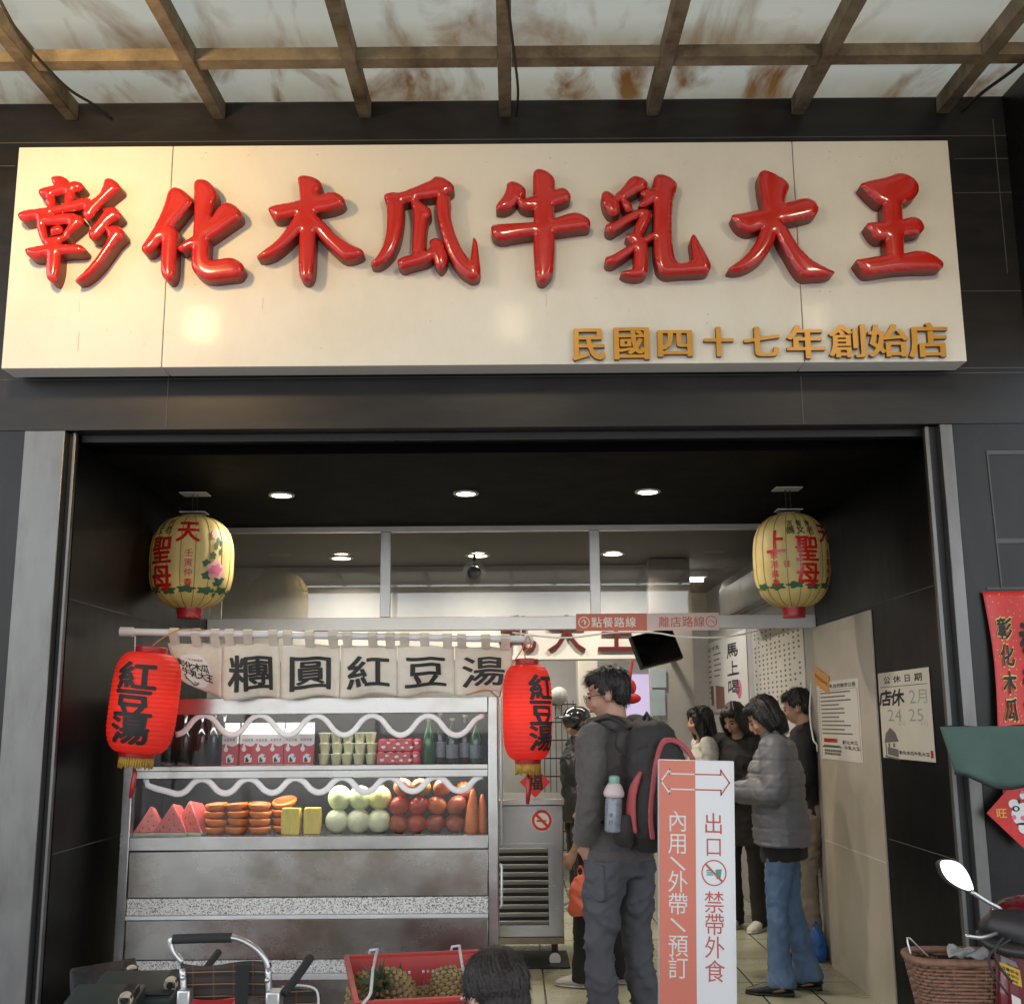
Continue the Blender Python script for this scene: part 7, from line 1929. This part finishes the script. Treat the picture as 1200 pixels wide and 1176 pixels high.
for x in (-.16,.16):
    for y in (-.25,.28): 
        w = MB().lathe([(.04,-.014),(.07,-.014),(.075,0),(.07,.014),(.04,.014)],20,Matrix.Translation((x,y,.076)) @ Matrix.Rotation(R(90),4,'Y')); w.build("wheel", rubber_k, sc_t, smooth=50)
    MB().tube([(x,-.25,.076),(x*.95,.0,.30),(x*.85,.05,.5)],.009,8).build("leg_tube", chrome, sc_t, smooth=True)

# ------------------------------------------------------------------ dark trolley boards stacked beside it
trol = mat("dark_trolley_plastic", (.008,.009,.010), .45, var=.3, scale=14, dirt=(.10,.10,.10), dirt_amt=.5, dirt_scale=40)
trol_g = mat("green_trolley_plastic", (.018,.032,.028), .5, var=.25, scale=14, dirt=(.02,.02,.02), dirt_amt=.6, dirt_scale=14)
cream_w = mat("cream_caster", (.50,.43,.31), .5, dirt=(.1,.07,.04), dirt_amt=.6, dirt_scale=8)
def trolley(a, b, depth, hgt, m, label):
    """Board between two picture points, with casters standing up at its ends."""
    a, b = Vector(a), Vector(b); d = (b-a); L_ = d.length; d.normalize()
    t = thing("trolley_board", label, "trolley", a)
    x = d; z = Vector((0,-.25,.97)); y = z.cross(x).normalized(); z = x.cross(y)
    M = Matrix((x,y,z)).transposed().to_4x4()
    bm_ = MB().box((.02,0,-hgt),(L_-.02,depth,0),M); bm_.build("board", m, t, bevel=.012, seg=3)
    q = MB()
    for k in range(9): q.box((.04+(L_-.08)*k/9,-.008,-hgt*.85),(.04+(L_-.08)*(k+.6)/9,.001,-hgt*.25),M)
    q.build("rib", trol, t)
    MB().box((.03,.02,.0005),(L_-.03,.05,.008),M).build("edge_bar", trol_g if m is trol else trol, t, bevel=.003)
    for sx in (L_-.04,):
        W_ = M @ Matrix.Translation((sx,depth*.35,.014)) @ Matrix.Rotation(R(90),4,'X')
        MB().lathe([(.007,-.010),(.020,-.010),(.022,0),(.020,.010),(.007,.010)],18,W_).build("caster", cream_w, t, smooth=50)
        MB().lathe([(.010,-.016),(.010,.016)],12,W_).build("hub", trol, t)
        MB().box((sx-.02,depth*.3,.0),(sx+.02,depth*.7,.028),M).build("caster_fork", trol, t, bevel=.004)
    return t
tY = 3.9
trolley(atY(78,1168,tY),atY(172,1152,tY+.1),.22,.075,trol,"black plastic trolley board with cream casters, the uppermost and farthest one")
trolley(atY(88,1172,tY-.22),atY(208,1170,tY-.22),.2,.06,trol_g,"green edged trolley board lying in front of the black one")
trolley(atY(52,1190,tY-.4),atY(154,1190,tY-.4),.2,.06,trol_g,"green trolley board nearest the street, cut by the picture edge")
bx = atY(130,1170,tY-.1)
box_ = MB().box((bx.x-.22,tY-.5,.005),(bx.x+.2,tY+.3,bx.z-.14)); tag(box_.build("storage_tub", trol, None, bevel=.02, seg=3), "black storage tub carrying the trolley boards", "tub")
rc = atZ(250,1152,.42)
crate((rc.x-.12,4.55,.006), R(3), .62, .42, .42, "red slotted plastic crate on the ground behind the pushchair", "red plastic crates")

# ------------------------------------------------------------------ red scooter with basket
sc_red = mat("dark_red_paint", (.13,.006,.012), .25, var=.1, coat=.6)
sc_blk = mat("scooter_black_plastic", (.018,.016,.016), .42, var=.2, scale=20)
wick = mat("wicker_cane", (.19,.095,.06), .55, var=.35, scale=40)
wick_d = mat("wicker_shadow_gap", (.035,.018,.012), .8)  # shade inside the basket, put into the colour
gY = 3.55; g0 = atY(1192,1120,gY)
RZ = R(38)
scoot = thing("scooter", "dark red scooter with a round ended mirror, wicker front basket and yellow sticker", "scooter", (g0.x,gY,0), RZ)
iR = Matrix.Rotation(-RZ,4,'Z') @ Matrix.Translation(-Vector((g0.x,gY,0)))
L3 = lambda u, v, Y: iR @ atY(u,v,Y)
def SB(name, mb, m, **k): return mb.build(name, m, scoot, **k)
zh_ = g0.z
# handlebar cover
t = MB(); a = L3(1148,1086,gY); b = L3(1246,1110,gY-.15)
limb(t,[a,a.lerp(b,.25)+V3(0,0,.012),a.lerp(b,.55)+V3(0,0,.01),b],[(.018,.018),(.055,.042),(.07,.05),(.05,.04)],18,side=(0,0,1)); me = voxel_mesh("handlebar_cover", t, .008, 4); link("handlebar_cover", me, sc_blk, scoot, True)
t = MB(); limb(t,[L3(1146,1092,gY-.06),L3(1160,1105,gY-.10),L3(1185,1113,gY-.12),L3(1225,1117,gY-.14)],[(.010,.010),(.017,.02),(.019,.022),(.019,.02)],12); SB("handlebar_lip", t, sc_blk, smooth=True)
t = MB(); t.ell(L3(1205,1072,gY+.16),(.16,.10,.06),20,12); me = voxel_mesh("front_cowl", t, .009, 3); link("front_cowl", me, sc_red, scoot, True)
t = MB(); limb(t,[L3(1200,1110,gY+.02),L3(1204,1176,gY+.02),L3(1210,1300,gY+.05)],[(.13,.03),(.15,.035),(.14,.04)],20,side=(1,0,0)); me = voxel_mesh("leg_shield", t, .010, 3); ls = link("leg_shield", me, sc_red, scoot, True)
# stickers set on a flat plate of the shield
def plate(u0,v0,u1,v1,Y,m,name,sk=3):
    q = [L3(u0,v0,Y),L3(u1,v0+sk*2,Y-.02),L3(u1+3,v1+sk*2,Y-.02),L3(u0+3,v1,Y)]
    n_ = (q[3]-q[0]).cross(q[1]-q[0]).normalized()*.003
    if n_.dot(iR.to_3x3() @ Vector((0,-1,0))) < 0: n_ = -n_
    SB(name, MB().add(q+[p+n_ for p in q],[(4,5,6,7),(3,2,1,0),(0,1,5,4),(1,2,6,5),(2,3,7,6),(3,0,4,7)]), m); return q, n_
fp = gY-.06
plate(1166,1112,1230,1240,fp+.012,sc_red,"inner_panel",2)
q, n_ = plate(1171,1126,1195,1146,fp,mat("yellow_sticker",(.55,.34,.03),.45),"warning_sticker",5)
ex = (q[1]-q[0]); ey = (q[0]-q[3])
x_ = MB(); put_row(x_,'注意安全',.5,.74,.2,.22,.03); put_row(x_,'嚴禁拍打',.5,.45,.17,.2,.02); put_row(x_,'小心輕放',.5,.18,.14,.16,.02)
x_.v = [tuple(q[3]+ex*x+ey*y+n_*1.4) for x,y,z in x_.v]; SB("sticker_lettering", x_, ink_m)
plate(1172,1118,1190,1125,fp,mat("silver_sticker",(.35,.35,.36),.3,.6),"silver_plate",4)
plate(1178,1160,1196,1182,fp,paper_m,"white_sticker",5)
# mirror on its stem
mc = atY(1121,1025,gY+.02); A_ = []
Mm = Matrix.Translation(L3(1121,1025,gY+.02)) @ Matrix.Rotation(-RZ,4,'Z') @ Matrix.Rotation(R(14),4,'Z') @ Matrix.Rotation(R(-9),4,'X')
k_ = pxw(1,mc)
out = chaikin([(-22,19),(-2,18),(10,12),(17,0),(21,-17),(17,-20),(2,-16),(-14,-6),(-21,5)],2)
def mpoly(s_, y): return [(x*k_*s_, z*k_*s_) for x, z in out]
t = MB(); n = len(out); vs = [(x,0,z) for x,z in mpoly(1,0)]+[(x,.018,z) for x,z in mpoly(.96,0)]+[(x,.03,z) for x,z in mpoly(.6,0)]
t.add(vs,[(i,(i+1) % n,n+(i+1) % n,n+i) for i in range(n)]+[(n+i,n+(i+1) % n,2*n+(i+1) % n,2*n+i) for i in range(n)]+[tuple(range(2*n,3*n))]+[tuple(range(n-1,-1,-1))], Mm); SB("mirror_housing", t, sc_blk, smooth=40)
mir = bpy.data.materials.new("mirror_glass"); mir.use_nodes = True; b_ = mir.node_tree.nodes["Principled BSDF"]; b_.inputs['Metallic'].default_value = 1; b_.inputs['Roughness'].default_value = .03; b_.inputs['Base Color'].default_value = (.9,.92,.92,1)
t = MB(); t.add([(x,-.0025,z) for x,z in mpoly(.93,0)],[tuple(range(n-1,-1,-1))],Mm); SB("mirror_glass", t, mir)
SB("mirror_stem", MB().tube(smooth_path([L3(1138,1044,gY+.02),L3(1158,1057,gY+.02),L3(1171,1064,gY+.02),L3(1174,1070,gY+.01),L3(1174,1080,gY)],[.006]*5,4)[0],.0065,10), chrome, smooth=True)
SB("stem_nut", MB().tube([L3(1174,1074,gY),L3(1175,1081,gY)],.011,8), chrome)
for (pts_, r_) in (([(1176,1098),(1166,1112),(1170,1130),(1186,1150)],.004),([(1184,1100),(1160,1118),(1164,1140),(1182,1165)],.0035)):
    SB("control_cable", MB().tube(smooth_path([L3(u,v,gY-.16) for u, v in pts_],[.004]*4,5)[0],r_,7), rubber_k, smooth=True)
SB("brake_lever", MB().tube(smooth_path([L3(1168,1093,gY-.10),L3(1150,1098,gY-.16),L3(1132,1096,gY-.18)],[.006]*3,4)[0],.0055,8), chrome, smooth=True)
# basket
bY = 3.62
top = [L3(1064,1128,bY-.0),L3(1170,1117,bY-.14),None,None]
bc = atY(1120,1122,bY); bw = pxw(54,bc)
bk_t = Matrix.Translation(iR @ bc) @ Matrix.Rotation(-RZ,4,'Z') @ Matrix.Rotation(R(-6),4,'Z')
def bpt(s_, th_, r_=1.0):
    # superellipse ring at depth s_ (0 rim .. 1 bottom), angle th_
    c_, si = math.cos(th_), math.sin(th_); e = .55; f = (1-.34*s_)*r_
    return Vector((bw*f*math.copysign(abs(c_)**e,c_), bw*.72*f*math.copysign(abs(si)**e,si), -.27*s_))
t = MB(); rows = 26; nst = 40
for r_ in range(rows):
    pts = []
    for k in range(nst*2):
        th_ = 2*math.pi*k/(nst*2); wv = .0045*(1 if ((k//2+r_) % 2) else -1)
        p = bpt((r_+.7)/rows, th_, 1.0+wv/bw); pts.append(bk_t @ p)
    t.tube(pts,.0052,5,closed=True)
bas = SB("basket", t, wick, smooth=True)
t = MB()
for k in range(nst):
    th_ = 2*math.pi*(k+.5)/nst; t.tube([bk_t @ bpt(q/6,th_,.985) for q in range(7)],.004,5)
o = t.build("basket_stake", wick, bas, smooth=True)
t = MB(); t.tube([bk_t @ (bpt(0,2*math.pi*k/48,1.02)+Vector((0,0,.004))) for k in range(48)],.012,8,closed=True); t.build("basket_rim", wick, bas, smooth=True)
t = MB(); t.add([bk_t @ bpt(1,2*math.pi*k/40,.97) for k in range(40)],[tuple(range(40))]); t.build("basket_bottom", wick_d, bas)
t = MB(); t.grid(lambda a, b: bk_t @ bpt(.02+.97*b, 2*math.pi*a, .955), 48, 6); t.build("basket_gap_shade", wick_d, bas, smooth=True)  # dark sheet behind the weave, coloured as the shade between the canes
SB("basket_wire", MB().tube(smooth_path([L3(1069,1124,bY),L3(1063,1098,bY+.01),L3(1075,1108,bY+.02),L3(1091,1124,bY+.03)],[.003]*4,3)[0],.003,6), chrome, smooth=True)
# rest of the scooter, low and outside the picture
t = MB(); limb(t,[V3(0,.10,.62),V3(0,.12,.36),V3(0,-.1,.26),V3(0,-.5,.26),V3(0,-.62,.5),V3(0,-.95,.66),V3(0,-1.15,.62)],[(.12,.05),(.13,.06),(.15,.06),(.15,.07),(.15,.14),(.14,.12),(.08,.06)],16,side=(1,0,0)); me = voxel_mesh("body", t, .014, 3); link("body", me, sc_red, scoot, True)
t = MB(); limb(t,[V3(0,-.48,.72),V3(0,-.8,.77),V3(0,-1.12,.74)],[(.09,.035),(.13,.045),(.09,.03)],16,side=(1,0,0)); me = voxel_mesh("seat", t, .012, 3); link("seat", me, sc_blk, scoot, True)
for y in (.32,-.92):
    w = SB("wheel", MB().lathe([(.10,-.045),(.20,-.05),(.24,-.02),(.24,.02),(.20,.05),(.10,.045)],28,Matrix.Translation((0,y,.24)) @ Matrix.Rotation(R(90),4,'Y')), rubber_k, smooth=50)
    MB().lathe([(.02,-.03),(.11,-.03),(.11,.03),(.02,.03)],20,Matrix.Translation((0,y,.24)) @ Matrix.Rotation(R(90),4,'Y')).build("rim", alu, w, smooth=50)
SB("fork", MB().tube([(0,.06,.6),(0,.32,.24)],.03,10).tube([(.06,.2,.4),(.06,.32,.24)],.02,8), sc_blk, smooth=True)
# plastic wrapped newspaper in the basket
wrapm = mat("crumpled_clear_wrap", (.40,.40,.40), .3, var=.3, scale=20)
t = MB().grid(lambda a, b: atY(1111+46*a, 1108.5+5*a+(12*b), bY+.04-.05*b)+Vector((0,.012*math.sin(a*9+b*4),.006*math.sin(a*14+b*6))), 16, 8)
o = t.build("newspaper", wrapm, None, smooth=60); md = o.modifiers.new("t",'SOLIDIFY'); md.thickness = .006; tag(o, "crumpled plastic wrapped newspaper sticking out of the wicker basket", "newspaper")

# street lamp across the road, mirrored in the transom glass
lamp = thing("street_lamp", "tall grey street lamp with a curved arm across the road", "street lamp", (-3.2,-16,0))
MB().tube(smooth_path([(0,0,0),(0,0,4.5),(0,0,6.2),(.3,0,6.9),(1.0,0,7.15),(1.7,0,7.15)],[(.09,.09),(.08,.08),(.06,.06),(.05,.05),(.045,.045),(.04,.04)],6)[0],.07,10).build("pole", alu, lamp, smooth=True)
MB().ell((1.95,0,7.12),(.38,.13,.07),14,8).build("lamp_head", alu, lamp, smooth=True)
